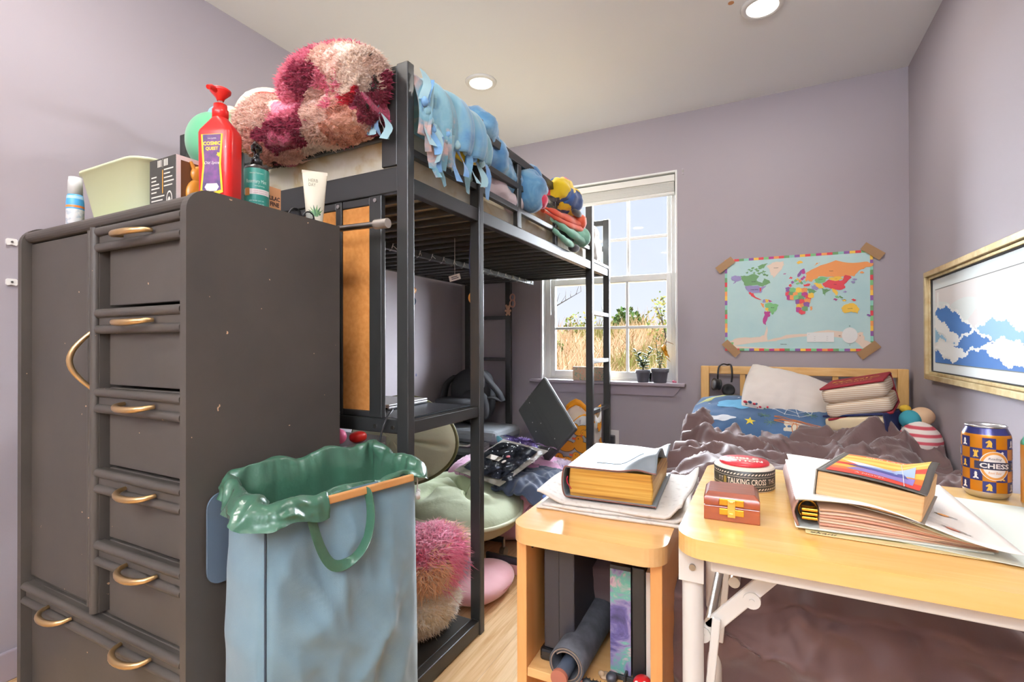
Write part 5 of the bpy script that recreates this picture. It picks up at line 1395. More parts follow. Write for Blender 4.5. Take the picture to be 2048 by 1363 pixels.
pfill(b, [(-.06 + (.028 if k % 2 == 0 else .011) * math.sin(k * PI / 5), -.115 + (.028 if k % 2 == 0 else .011) * math.cos(k * PI / 5)) for k in range(10)], 2)
pfill(b, [(-.34, .06), (-.30, .12), (-.22, .165), (-.14, .175), (-.2, .14), (-.28, .08)], 3)
for x, y in ((-.13, .10), (-.02, .12), (.03, .115), (-.27, .05)): pfill(b, [(x + .009 * math.cos(a) * (1 if k % 2 else .4), y + .007 * math.sin(a) * (1 if k % 2 else .4)) for k, a in enumerate([q * PI / 4 for q in range(8)])], 1, n=2)
for k, f in ((0, 1), (1, .72), (2, .45)):
    pline(b, [(.13 + f * .095 * math.cos(a), .085 + f * .11 * math.sin(a)) for a in [-.35 * PI + q * PI * -.075 * 1 for q in range(6)]] if False else [(.12 + f * .10 * math.cos(a), .09 - f * .12 * abs(math.sin(a)) ** .8) for a in [q * PI / 5 for q in range(6)]], .0016, 1)
for q in range(6):
    a = q * PI / 5; pline(b, [(.12, .10), (.12 + .105 * math.cos(a), .09 - .125 * abs(math.sin(a)) ** .8)], .0016, 1)
for k in range(5): pline(b, [(.045 + .3 * q / 6, -.055 - .012 * k * .8 - .05 * (q / 6) ** 2 + .006 * math.sin(q * 2.3 + k * 2)) for q in range(7)], .0022, 4)
pfill(b, [(.09, -.15), (.09, -.085), (.13, -.08), (.22, -.09), (.29, -.13), (.30, -.17), (.2, -.185)], 5)
for x in (.135, .205):
    for dx in (-.004, .004): pline(b, [(x + dx, -.085), (x + dx * 3, -.12), (x + dx, -.16)], .002, 4)
for x, y in ((.0, -.05), (.03, -.10), (.20, .01)):
    for k in range(9): a = k * .7; pline(b, [(x, y), (x + .03 * math.cos(a), y + .022 * math.sin(a))], .0012, 6, 2)
b.build('embroidery', [mat('applique_sky', '#6fb0d6', .85), mat('applique_white', '#d8dce2', .9), mat('applique_yellow', '#e9cf4a', .85), mat('applique_moon', '#c4c98a', .85), mat('thread_orange', '#c67a4c', .8), mat('applique_oat', '#d3cbb8', .95), mat('thread_green', '#6c8d78', .85)], t)
WP = mat('white_pillowcase', '#dcd4cd', .85, bump=.12, bs=60, bd=.003)
t = thing('pillow', 'white pillow with a small red and blue patterned border leaning on the headboard', 'pillow', (.12, 2.95, .6))
Mw = eul((.115, 2.955, .735), 46, 17, 4)
b = MB(Mw).pillow(.225, .165, .075, n=40, p=3, wr=.006, ws=10, seed=9); b.build('pillow_case', WP, t)
b = MB(Mw)
for k in range(40):
    x = -.2 + .0103 * k; r = R.uniform(.005, .011); m = R.choice((0, 1, 2, 0))
    yb = -.150 * (1 - .07 * (x / .225) ** 2); dz = R.uniform(-.012, .016)
    h = .026 * max(0, 1 - abs(x / .225) ** 3) ** .5
    b.ball((x, yb - .002 + .012 * R.random(), h + .004 + dz), r, .006, r * .8, 8, 6, mi=m)
b.build('border_print', [mat('border_red', '#c7394a', .85), mat('border_blue', '#4a6a86', .85), mat('border_green', '#5b8a78', .85)], t)
# book shaped cushions
PAGE = mat('page_corduroy', '#e7d2b4', .9, stretch=(1, 1, 1), bump=.1, bs=60); 
def stripes(name, c1, c2, freq):
    m, nt, b_ = _base(name); vec = _coords(nt); w_ = nt.nodes.new('ShaderNodeTexWave'); w_.bands_direction = 'Z'; w_.inputs['Scale'].default_value = freq; w_.inputs['Distortion'].default_value = .6
    nt.links.new(vec, w_.inputs['Vector']); nt.links.new(_ramp(nt, w_.outputs['Fac'], [(.2, c1), (.6, c2)]), b_.inputs['Base Color']); b_.inputs['Roughness'].default_value = .9
    return m
PG1 = stripes('page_stripes', '#d9bd9c', '#f0e2cf', 34)
def book_cushion(nm, label, M, sx, sy, sz, cover, pages, txt, txm, loc):
    t = thing(nm, label, 'cushion', loc)
    def half(z0, z1, bulge):
        b = MB(M)
        rings = []
        for k in range(9):
            q = k / 8; e = .018 * (1 - math.sqrt(max(0, 1 - (2 * q - 1) ** 4)))
            rings.append((sx - e, sy - e, .03, z0 + (z1 - z0) * q))
        rshell(b, rings); b.add([M.inverted() @ (M @ V((x, y, z1))) for x, y in rrect(sx - .018, sy - .018, .03)], [tuple(range(len(rrect(1, 1, .1))))]); return b
    half(.004, sz * .49, 0).build('page_block', pages, t); half(sz * .5, sz - .004, 0).build('page_block', pages, t)
    b = MB(M); b.box(-sx, sx, -sy * .98, sy * 1.04, sz - .006, sz + .004).box(-sx, sx, -sy * .98, sy * 1.04, -.004, .006).box(-sx, sx, sy * 1.0, sy * 1.06, -.004, sz + .004)
    b.build('cover', cover, t, .006)
    b = MB(M); txt(b); b.build('lettering', txm, t)
    return t
GOLD = mat('gold_print', '#d9a13c', .5, .3)
M1 = eul((.415, 2.83, .698), 4, -13, -16)
book_cushion('book_cushion', 'red book shaped cushion with gold lettering on top of the blue one', M1, .125, .15, .145, mat('cover_red', '#8f1826', .8), PG1,
             lambda b: [b.text('MAGIC', Matrix.Translation((.0, .02, .1505)), .05, .19, 0, bold=.02), b.text('STORIES', Matrix.Translation((.0, -.06, .1505)), .028, .15, 0, bold=.02)], GOLD, (.4, 2.83, .7))
M2 = eul((.44, 2.80, .545), 0, -9, -30)
def t2(b):
    for k in range(9): b.ball((.1265 - .0, -.1 + .026 * k, .06 + .02 * math.sin(k * 1.9)), .003, .012, .008, 8, 6)
book_cushion('book_cushion', 'navy blue book shaped cushion under the red one on the bed', M2, .125, .15, .15, mat('cover_navy', '#1d2350', .8), mat('page_cream', '#e6d3ae', .9, bump=.2, bs=20, bd=.004), t2, PAPER, (.425, 2.8, .545))
b = MB(M2).box(.122, .128, -.149, .153, 0, .15).build('spine', mat('cover_navy', '#1d2350'), bpy.data.objects['book_cushion.001'])
# soft doll by the right wall
t = thing('soft_doll', 'soft doll with a teal cap and red striped body against the right wall', 'plush toy', (.595, 2.75, .55))
SB = stripes('doll_stripes', '#c4505c', '#f0e4dc', 11)
MB().ball((.585, 2.66, .60), .075, .10, .085, fn=lambda p: p * (1 + .06 * N3(p, 10))).build('body', SB, t)
MB().ball((.605, 2.72, .70), .045, .045, .04).build('head', mat('doll_skin', '#dcb894', .9), t)
MB().ball((.560, 2.70, .685), .040, .045, .042).build('cap', mat('doll_teal', '#3f9aa8', .9), t)
MB().ball((.555, 2.76, .725), .022, .022, .018).build('hair', mat('doll_yellow', '#d9b23a', .9), t)

# headphones hooked on the headboard
HP = mat('headphone_black', '#242426', .45)
t = thing('headphones', 'black headphones hooked over the pine headboard rail', 'headphones', (-.215, 3.12, .8))
pts = smooth_path([(-.245, 3.112, .80), (-.243, 3.100, .84), (-.238, 3.106, .88), (-.222, 3.12, .896), (-.21, 3.14, .897), (-.196, 3.155, .892), (-.188, 3.11, .895) if False else (-.178, 3.118, .896), (-.17, 3.106, .875), (-.168, 3.105, .83), (-.172, 3.11, .795)], 6)
MB().tube(pts, .0065, 8, flat=.6).build('headband', HP, t)
def cup(c, d, nm):
    c = V(c); d = V(d).normalized()
    ec = MB().cyl(c - d * .012, c + d * .010, .036, .030, 28).build(nm, HP, t)
    M = frame(c + d * .010, d.orthogonal(), d.cross(d.orthogonal()))
    MB(M).lathe([(.022, 0), (.030, .004), (.031, .012), (.022, .014), (.012, .004), (0, .003)], 28).build('ear_pad', mat('pad_black', '#1a1a1b', .8), ec)
    MB(frame(c - d * .012, d.orthogonal(), d.orthogonal().cross(d))).lathe([(.026, 0), (.024, .004), (.012, .006), (0, .006)], 24).build('badge', mat('badge_grey', '#8a8c90', .3, .6), ec)
cup((-.252, 3.075, .782), (.8, .45, -.1), 'ear_cup'); cup((-.185, 3.075, .752), (.15, -.95, .1), 'ear_cup')

# ------------------------------------------------------------------ window sill
POT = mat('pot_grey', '#5b5c63', .6)
def pot(c, s, label):
    t = thing('potted_plant', label, 'potted plant', c)
    pp = MB().lathe([(.034 * s, 0), (.036 * s, .002), (.044 * s, .058 * s), (.049 * s, .06 * s), (.051 * s, .082 * s), (.047 * s, .083 * s), (.045 * s, .07 * s), (0, .07 * s)], 36, c).build('pot', POT, t)
    MB().cyl(V(c) + V((0, 0, .065 * s)), V(c) + V((0, 0, .073 * s)), .044 * s, n=24).build('soil', mat('soil', '#4a3c32', .95, bump=.5, bs=90, bd=.006), pp)
    return t
def leaf(b, p, d, l, w, mi, th=.0015, up=(0, 0, 1)):
    p = V(p); d = V(d).normalized(); s = d.cross(V(up)); s = s.normalized() if s.length > .01 else V((1, 0, 0)); nn = s.cross(d).normalized()
    pr_ = [(.0, .15), (.2, .6), (.45, 1), (.7, .9), (.9, .5), (1, .08)]; vs = []
    for q, k in pr_:
        c = p + d * l * q - nn * l * .25 * q * q
        vs += [c - s * w * k, c + nn * th * k * 2, c + s * w * k, c - nn * th * k]
    n = len(pr_)
    b.add(vs, [(i * 4 + j, i * 4 + (j + 1) % 4, i * 4 + 4 + (j + 1) % 4, i * 4 + 4 + j) for i in range(n - 1) for j in range(4)], True, mi)
LG = [mat('succulent_green', '#40583a', .6, spec=.2, col2='#324a30', vs=30), mat('succulent_pale', '#5d7150', .6, spec=.2), mat('leaf_gold', '#b9821f', .6, spec=.2), mat('leaf_brown', '#7a4a1e', .6, spec=.2)]
PS = mat('plant_stem', '#6d6a45', .7)
c = V((-.692, 3.19, .773)); t = pot(c, .95, 'green succulent in a grey plastic pot, left of the two on the sill')
s_ = MB(); f_ = MB()
for (dx, dy, h, n) in ((-.05, .0, .135, 15), (.06, .01, .145, 15), (-.015, -.02, .07, 8), (.02, .02, .06, 7), (-.03, .02, .09, 8)):
    pts = [c + V((dx * q * q, dy * q, .066 + h * q)) for q in (0, .25, .5, .75, 1)]
    s_.tube(pts, .0032, 6)
    for k in range(n):
        q = .25 + .75 * k / n; p = c + V((dx * q * q, dy * q, .066 + h * q)); a = k * 2.4
        leaf(f_, p, (math.cos(a), math.sin(a) * .8, .35 + .5 * q), .042 * R.uniform(.8, 1.15), .0105, R.choice((0, 0, 0, 1)))
s_.build('stem', PS, t); f_.build('foliage', LG, t)
c = V((-.586, 3.185, .773)); t = pot(c, 1.08, 'yellowing succulent in a larger grey pot, right of the two on the sill')
s_ = MB(); f_ = MB()
for (dx, h, n, gold) in ((-.03, .21, 12, 0), (.035, .20, 9, 1), (.0, .12, 16, 0)):
    s_.tube([c + V((dx * q * (1.2 - .4 * q), 0, .075 + h * q)) for q in (0, .25, .5, .75, 1)], .0028, 6)
    for k in range(n):
        q = .2 + .8 * k / n; p = c + V((dx * q * (1.2 - .4 * q), 0, .075 + h * q)); a = k * 2.4
        if gold and q > .45: leaf(f_, p, (.8 * math.cos(a) + .4, .5 * math.sin(a), -.5 + .4 * math.sin(k)), .06, .016, R.choice((2, 2, 2, 3)))
        else: leaf(f_, p, (math.cos(a), math.sin(a) * .8, .4), .026, .007, R.choice((0, 1, 1, 2)))
s_.build('stem', PS, t); f_.build('foliage', LG, t)
o = box('art_panel', (-1.16, -.90, 3.175, 3.19, .773, .863), mat('floral_print', '#c9c2a4', .7, vs=26, stops=[(.32, '#5f8a6a'), (.42, '#c9c3a8'), (.5, '#d8a58c'), (.56, '#cbbf9e'), (.62, '#8fae9c'), (.7, '#b5574f')], dist=1.5), bevel=.002); tag(o, 'small floral painted panel standing on the window sill behind the ladder', 'picture')
o = MB().ball((-.505, 3.19, .782), .009, .007, .009, 14, 8).ball((-.492, 3.19, .780), .006, .006, .006, 12, 8).build('trinket', mat('trinket_pink', '#e77f9a', .4)); tag(o, 'tiny pink trinket on the right end of the window sill', 'trinket')
t = thing('clear_cup', 'small clear plastic cup between the two plant pots', 'cup', (-.645, 3.215, .773))
MB().lathe([(.016, 0), (.018, .002), (.021, .06), (.0195, .06), (.016, .004), (0, .004)], 24, (-.64, 3.222, .773)).build('cup_body', film('cup_clear', 1.5, .05), t)

# ------------------------------------------------------------------ wall outlet with charger
t = thing('wall_outlet', 'white wall outlet with a black charger below the window', 'outlet', (-.885, YB, .39))
box('cover_plate', (-.945, -.850, YB - .006, YB, .335, .452), WHITEP, t, .003)
box('charger', (-.94, -.872, YB - .05, YB - .0065, .325, .42), DARKP, t, .005)
# clips and marks on the left wall
for k, (y, z, lb) in enumerate(((.655, 1.335, 'upper of the two white plastic clips on the left wall'), (.655, 1.212, 'lower of the two white plastic clips on the left wall'))):
    t = thing('wall_clip', lb, 'clip', (XL, y, z), 'white wall clips')
    b = MB(Matrix(((0, 0, 1, XL), (-1, 0, 0, y), (0, 1, 0, z), (0, 0, 0, 1))))
    b.prism([(-.013, -.007), (-.010, -.011), (0, -.008), (.010, -.011), (.013, -.007), (.013, .007), (.010, .010), (-.010, .010), (-.013, .007)], .006); b.build('plate', WHITEP, t, .0015)
    MB().cyl((XL + .0055, y, z), (XL + .0085, y, z), .003, n=12).build('screw', STEEL, t)

# ------------------------------------------------------------------ world map poster
mx0, mx1, mz0, mz1 = -.210, .511, .974, 1.513
t = thing('world_map', 'colourful world map poster taped to the wall above the pine headboard', 'poster', (.15, YB, mz0))
SEA = mat('map_sea', '#b5d9da', .55, col2='#c3e2e0', vs=5)
MC = {'n': mat('map_green', '#6b9c66', .55), 'u': mat('map_lilac', '#9d94c4', .55), 'r': mat('map_red', '#d8404a', .55), 'g': mat('map_leaf', '#7cc07c', .55), 'm': mat('map_magenta', '#b03a86', .55),
      'o': mat('map_orange', '#ec9a55', .55), 'y': mat('map_yellow', '#f3c64a', .55), 'i': mat('map_ice', '#edd9c6', .55), 'k': INK, 'w': mat('map_white', '#eef1ee', .55), 'p': mat('map_purple', '#8b5aa0', .55), 't': mat('map_teal', '#8fd1bd', .55)}
keys = list(MC); mats_ = [SEA] + [MC[k] for k in keys]; KI = {k: i + 1 for i, k in enumerate(keys)}
W_, H_ = mx1 - mx0, mz1 - mz0
def mp_(px, py, d=0):                             # poster fractions, 0..1 from the top left
    bow = .006 * (1 - (2 * px - 1) ** 2) * py
    return V((mx0 + W_ * px, YB - .0025 - bow - d, mz1 - H_ * py))
b = MB()
b.grid(lambda u, v: mp_(u, v), 24, 16, 0)
nb = 28
for k in range(nb):
    col = KI[('m', 'o', 'r', 'n', 't', 'p', 'y', 'r', 'g')[k % 9]]
    for y in (.0, .974): b.add([mp_((k) / nb, y, .0005), mp_((k + 1) / nb, y, .0005), mp_((k + 1) / nb, y + .026, .0005), mp_(k / nb, y + .026, .0005)], [(0, 3, 2, 1)], False, col)
for k in range(20):
    col = KI[('o', 'y', 'p', 't', 'n', 'r', 'g')[k % 7]]
    for x in (0, .982): b.add([mp_(x, k / 20, .0006), mp_(x + .018, k / 20, .0006), mp_(x + .018, (k + 1) / 20, .0006), mp_(x, (k + 1) / 20, .0006)], [(0, 3, 2, 1)], False, col)
lay = [0]
def land(c, P, jag=.006, sub=3):
    lay[0] += 1; d = .0008 + .00002 * lay[0]; Q = []
    for i in range(len(P)):
        a, e = V(P[i]), V(P[(i + 1) % len(P)])
        for q in range(sub):
            p = a.lerp(e, q / sub)
            if q: p += V((R.uniform(-jag, jag), R.uniform(-jag, jag)))
            Q.append(p)
    b.add([mp_(p.x, p.y, d) for p in Q], [tuple(range(len(Q)))], False, KI[c])
S = lambda *a: [(x / 1720 - 65 / 1720, y / 1075 - 165 / 1075 + .0) for x, y in a]   # read off in a common grid
land('i', S((230, 1090), (480, 1080), (560, 1060), (590, 950), (600, 1120), (820, 1060), (1050, 1050), (1300, 1010), (1600, 1040), (1680, 1040), (1690, 1120), (1770, 1150), (1770, 1215), (110, 1215), (110, 1130)))
land('i', S((590, 270), (660, 235), (800, 228), (790, 280), (760, 330), (700, 390), (670, 410), (640, 350), (620, 300)))
land('n', S((265, 365), (340, 370), (420, 350), (500, 380), (470, 430), (540, 460), (560, 410), (610, 430), (640, 465), (560, 490), (540, 500), (480, 480), (330, 485), (290, 420)))
land('n', S((480, 270), (540, 245), (610, 238), (560, 290), (500, 300)))
for a in ((350, 330), (400, 310), (440, 340), (370, 300), (420, 285), (480, 320), (530, 340), (560, 365), (590, 375), (500, 350), (460, 300), (560, 330)): land('n', S((a[0] - 22, a[1]), (a[0], a[1] - 12), (a[0] + 24, a[1] - 4), (a[0] + 8, a[1] + 13)))
land('u', S((150, 365), (200, 355), (270, 370), (275, 415), (210, 430), (170, 455), (190, 425), (150, 400)))
land('u', S((330, 487), (490, 487), (520, 510), (590, 490), (540, 540), (520, 575), (430, 570), (370, 560), (335, 525)))
land('r', S((370, 560), (430, 575), (440, 600), (480, 630), (530, 655), (470, 640), (400, 605)))
land('r', S((500, 520), (525, 515), (520, 555), (505, 560)))
land('y', S((570, 650), (620, 650), (610, 690), (575, 680))); land('u', S((540, 655), (572, 652), (575, 685), (545, 685))); land('m', S((615, 655), (660, 680), (620, 680)))
land('g', S((570, 700), (640, 690), (735, 720), (700, 790), (660, 830), (620, 790), (580, 740)))
land('o', S((520, 690), (560, 700), (560, 760), (530, 720))); land('y', S((570, 745), (615, 755), (610, 790), (575, 780)))
land('m', S((565, 785), (630, 790), (635, 830), (600, 870), (580, 940), (550, 930), (555, 850)))
land('o', S((1050, 380), (1110, 345), (1220, 300), (1390, 255), (1520, 290), (1700, 290), (1790, 310), (1770, 345), (1700, 355), (1640, 380), (1590, 440), (1500, 430), (1440, 440), (1330, 430), (1200, 420), (1120, 475), (1060, 440)))
land('o', S((1150, 300), (1170, 275), (1220, 265), (1180, 285))); land('y', S((950, 250), (1000, 235), (1020, 260), (960, 272)))
land('r', S((1240, 500), (1310, 460), (1380, 480), (1460, 475), (1490, 420), (1560, 450), (1480, 520), (1490, 560), (1430, 580), (1330, 560), (1270, 545)))
land('y', S((1310, 445), (1390, 430), (1480, 455), (1410, 478), (1340, 470))); land('g', S((1150, 460), (1220, 425), (1310, 445), (1250, 490), (1170, 490)))
land('n', S((1230, 555), (1290, 560), (1340, 570), (1280, 600), (1268, 640), (1245, 600))); land('u', S((1110, 520), (1160, 515), (1195, 545), (1180, 570), (1130, 560)))
land('n', S((1070, 550), (1120, 555), (1180, 585), (1110, 615), (1085, 590))); land('r', S((1020, 500), (1100, 495), (1095, 520), (1030, 522))); land('y', S((1150, 490), (1230, 500), (1260, 545), (1200, 555), (1165, 520)))
land('y', S((1340, 560), (1370, 565), (1410, 600), (1390, 640), (1350, 590))); land('m', S((790, 370), (830, 362), (820, 380)))
land('p', S((955, 410), (990, 345), (1040, 325), (1045, 385), (1010, 370), (975, 415))); land('m', S((1000, 345), (1040, 325), (1045, 380), (1015, 385)))
for i, a in enumerate(((880, 420), (900, 470), (935, 455), (960, 440), (985, 460), (1010, 440), (1000, 480), (1040, 470), (875, 505), (960, 490), (1030, 420), (1060, 450))): land('rpgyomntrgmo'[i], S((a[0] - 20, a[1]), (a[0], a[1] - 17), (a[0] + 22, a[1] + 2), (a[0], a[1] + 18)))
af = [(850, 550, 'p'), (900, 560, 'g'), (970, 560, 'y'), (1035, 565, 'o'), (850, 600, 'r'), (890, 605, 'n'), (940, 610, 'o'), (990, 615, 'g'), (1040, 615, 'm'), (860, 640, 'm'), (900, 640, 'o'), (945, 645, 'g'), (1000, 650, 'n'), (1080, 645, 'r'), (1110, 625, 'y'), (965, 690, 'p'), (1010, 690, 'r'), (1070, 685, 'o'), (975, 740, 'y'), (1020, 735, 'o'), (1060, 725, 'p'), (970, 780, 'm'), (1010, 805, 'r'), (1040, 770, 'n')]
for x, y, c in af: land(c, S((x - 34, y - 22), (x + 2, y - 30), (x + 34, y - 20), (x + 32, y + 24), (x - 2, y + 30), (x - 32, y + 20)), .004)
land('o', S((1100, 760), (1130, 740), (1125, 780), (1105, 790)))
land('y', S((1450, 770), (1500, 735), (1560, 725), (1610, 745), (1640, 790), (1620, 840), (1550, 815), (1480, 830), (1450, 810)))
for x, y, c in ((1400, 650, 'g'), (1440, 655, 'n'), (1480, 690, 'y'), (1580, 690, 'r'), (1490, 600, 'u'), (1570, 500, 'u'), (1590, 470, 'u'), (1670, 400, 'o'), (1740, 860, 'p'), (1385, 680, 'm')): land(c, S((x - 24, y), (x, y - 12), (x + 25, y + 4), (x, y + 13)))
land('w', S((1062, 1035), (1365, 1035), (1365, 1140), (1062, 1140)), 0, 1)
land('w', [(x, y) for x, y in [((1535 + 85 * math.cos(a) - 65) / 1720, (1070 + 85 * math.sin(a) - 165) / 1075) for a in [k * PI / 12 for k in range(24)]]], 0, 1)
land('g', S((140, 1140), (175, 1140), (170, 1175), (145, 1170)), 0, 1)
def mtext(s, x, y, h, w=None):
    px, py = (x - 65) / 1720, (y - 165) / 1075
    b.text(s, None, h, w, KI['k'], bold=.02, fn=lambda a, c: mp_(px + a / W_, py - c / H_, .0028))
for s, x, y, h in (('Canada', 430, 440, .0055), ('United States', 440, 532, .0055), ('Greenland', 705, 296, .004), ('Russia', 1340, 368, .005), ('Brazil', 662, 747, .0055), ('China', 1380, 516, .004), ('Australia', 1540, 782, .0045), ('Antarctica', 790, 1163, .0055), ('Kazakhstan', 1220, 455, .003), ('Mongolia', 1392, 458, .003), ('India', 1272, 578, .003), ('Indonesia', 1470, 684, .0035), ('N', 1535, 970, .006), ('S', 1535, 1175, .006), ('W', 1425, 1073, .006), ('E', 1645, 1073, .006)): mtext(s, x, y, h)
for q in range(8):
    a = q * PI / 4; x, y = 1535 + 62 * math.cos(a), 1070 + 62 * math.sin(a); s = math.sin(a), -math.cos(a)
    lay[0] += 1; b.add([mp_((p[0] - 65) / 1720, (p[1] - 165) / 1075, .0024) for p in ((1535 + 7 * s[0], 1070 + 7 * s[1]), (x, y), (1535 - 7 * s[0], 1070 - 7 * s[1]))], [(0, 1, 2)], False, KI['k'])
for k in range(3):
    mtext('railways', 1150, 1080 + 20 * k, .002); mtext('capital city', 1290, 1080 + 20 * k, .002)
mtext('KEY', 1085, 1056, .002)
b.build('sheet', mats_, t)
TAPE = mat('kraft_tape', '#b08a5e', .5, alpha=.82)
for (cx, cz, a) in ((mx0 + .005, mz1 - .030, 36), (mx1 + .0, mz1 - .012, -38), (mx0 + .035, mz0 + .012, -46), (mx1 - .02, mz0 + .008, 40)):
    MB(frame((cx, YB - .0100, cz), (math.cos(math.radians(a)), 0, math.sin(math.radians(a))), (-math.sin(math.radians(a)), 0, math.cos(math.radians(a))))).box(-.055, .05, -.022, .022, 0, .0008).build('tape', TAPE, t)

# ------------------------------------------------------------------ framed seascape on the right wall
t = thing('framed_print', 'gold framed blue and white wave seascape print on the right wall', 'picture', (XR, 2.2, .86))
fy0, fy1, fz0, fz1 = 1.60, 2.812, .858, 1.33
GF = mat('gold_frame', '#c9b07c', .4, .6, col2='#e2d2a8', vs=20, bump=.1, bs=80)
def fr(nm, y0, y1, z0, z1, w, d0, d1, m):
    b = MB()
    for (a0, a1, c0, c1) in ((y0, y1, z1 - w, z1), (y0, y1, z0, z0 + w), (y0, y0 + w, z0 + w, z1 - w), (y1 - w, y1, z0 + w, z1 - w)): b.box(XR - d1, XR - d0, a0, a1, c0, c1)
    return b.build(nm, m, t, .002)
fr('frame', fy0, fy1, fz0, fz1, .022, 0, .032, GF); fr('inner_molding', fy0 + .0225, fy1 - .0225, fz0 + .0225, fz1 - .0225, .012, .004, .020, GF)
fr('fillet', fy0 + .035, fy1 - .035, fz0 + .035, fz1 - .035, .004, .004, .014, INK)
MATB = mat('mat_board', '#e6eeee', .7)
b = MB(); b.box(XR - .008, XR - .004, fy0 + .035, fy1 - .035, fz0 + .035, fz1 - .035); b.build('mat_board', MATB, t)
py0, py1, pz0, pz1 = 1.70, 2.735, .935, 1.245
b = MB()
def pt(a, c, d=0): return V((XR - .0085 - d, py1 - (py1 - py0) * a, pz0 + (pz1 - pz0) * c))
def shape(P, mi, d, sub=1): b.add([pt(x, y, d) for x, y in P], [tuple(range(len(P)))], False, mi)
shape([(0, 0), (1, 0), (1, 1), (0, 1)], 0, 0)
shape([(0, .26), (1, .26), (1, .34), (0, .34)], 5, .0002)
# plain rolling swells: bands of blue with foam edges
for k, (y0, am, ph, mi) in enumerate(((.56, .20, .9, 1), (.46, .16, 1.9, 4), (.40, .13, 2.5, 2), (.28, .12, 3.6, 1), (.22, .08, .5, 4), (.13, .08, 2.2, 1))):
    top = [(q / 60, max(.0, y0 + am * math.sin(q / 60 * (7 + k) + ph) + .02 * math.sin(q * .9 + k))) for q in range(61)]
    shape([(0, 0)] + [(1, 0)] + [(x, max(.001, y)) for x, y in reversed(top)], mi, .0004 + .0003 * k)
    for q in range(0, 60, 1):
        x, y = top[q]
        b.add([pt(x + .012 * math.cos(a), y + .020 * math.sin(a) * (1 + .5 * math.sin(q * 2.1)), .0005 + .0003 * k) for a in [z_ * PI / 4 for z_ in range(8)]], [tuple(range(8))], False, 4)
for k in range(9):
    x = R.random(); y = R.uniform(.6, .92); r = R.uniform(.06, .14)
    shape([(min(1, max(0, x + r * math.cos(a) * (1 + .2 * math.sin(3 * a)))), min(1, y + r * .8 * math.sin(a))) for a in [q * PI / 12 for q in range(24)]], 6, .0001 + .00001 * k)
shape([(.02, .62), (.045, .62), (.045, .96), (.02, .96)], 4, .0002)
b.build('print', [mat('print_sky', '#e6e2e0', .6), mat('print_blue', '#3a73b8', .6), mat('print_sea', '#8fbbd6', .6), mat('print_light', '#dfeaea', .6), mat('print_foam', '#f3f5f2', .6), mat('print_slate', '#6f7688', .6), mat('print_cloud', '#e3e9e6', .6)], t)
b = MB(); w_ = .003
for (a0, a1, c0, c1) in ((py0, py1, pz1, pz1 + w_), (py0, py1, pz0 - w_, pz0)): b.box(XR - .0092, XR - .0081, a0, a1, c0, c1)
b.build('keyline', mat('keyline_grey', '#7f837f', .6), t)
o = MB().box(-.452, -.440, YB - .003, YB, 2.06, 2.10).box(-.4515, -.4405, YB - .0032, YB, 2.072, 2.088, 1).build('wall_anchor', [mat('anchor_grey', '#b0aab0', .6), STEEL]); tag(o, 'small bare screw plate on the wall right of the window top', 'bracket')
# ------------------------------------------------------------------ small cabinet (open box) beside the table
BEECH = wood('beech_front', '#d39350', '#dfa567', (8, 8, 1.2), .35, coat=.15, vs=2.4); BEECHT = wood('beech_top', '#dba665', '#e7bb80', (1.2, 9, 9), .3, coat=.3, vs=2.4)
Mn = rotz(1.5, (-.318, .925, 0))
t = thing('bedside_cabinet', 'small open beech cabinet stuffed with boxes, left of the folding table', 'cabinet', (-.318, 1.1, 0))
NW, ND, NH = .148, .37, .645
P = rrect(.156, ND / 2 + .008, .045, 8)
MB(Mn @ Matrix.Translation((0, ND / 2 - .004, NH - .034))).prism(P, .034).build('top', BEECHT, t, .009, 3)
def nbox(nm, x0, x1, y0, y1, z0, z1, m=BEECH, bev=.0015): return MB(Mn).box(x0, x1, y0, y1, z0, z1).build(nm, m, t, bev)
nbox('side_panel', -NW, -NW + .022, .012, ND - .002, 0, NH - .0345); nbox('side_panel', NW - .022, NW, .012, ND - .002, 0, NH - .0345)
nbox('back_panel', -NW + .0225, NW - .0225, ND - .012, ND - .002, .06, NH - .0345)
nbox('shelf', -NW + .0225, NW - .0225, .014, ND - .0125, .328, .346, BEECHT); nbox('shelf', -NW + .0225, NW - .0225, .014, ND - .0125, .05, .066, BEECHT)
MB(Mn).cyl((-NW + .022, .045, NH - .055), (-NW + .0235, .045, NH - .055), .007, n=16).build('screw_cap', mat('screw_black', '#3a3632', .4, .4), t)
SZ = .346
def loc(x, y, z): return Mn @ V((x, y, z))
t = thing('game_console', 'tall black game console box standing at the left inside the cabinet', 'game console', loc(-.08, .2, SZ))
MB(Mn).box(-.104, -.036, .055, .33, SZ + .026, SZ + .243).build('case', mat('console_black', '#27262b', .4, bump=.05, bs=300, bd=.0006), t, .003)
MB(Mn).box(-.0705, -.0695, .0538, .0552, SZ + .03, SZ + .24).build('groove', mat('groove_black', '#121214', .5), t)
MB(Mn).box(-.112, -.03, .048, .31, SZ, SZ + .026).build('stand', mat('console_gloss', '#141416', .15), t, .006)
MATC = mat('mat_rubber', '#34353a', .75, col2='#484a50', vs=30, bump=.4, bs=70, bd=.003)
c0, c1 = V((-.036, .0, SZ + .037)), V((-.022, .33, SZ + .040))
t = thing('rolled_mat', 'rolled up dark rubber mat with a rod in it, lying in the cabinet', 'mat', loc(-.03, .16, SZ))
b = MB(Mn)
def roll(u, v):
    a = -PI * .35 + 2 * PI * 1.55 * u; r = .0355 - .0085 * u
    return c0.lerp(c1, v) + V((math.cos(a) * r, 0, math.sin(a) * r))
b.sheet(roll, 70, 10, .0028); b.build('mat_sheet', [MATC], t)
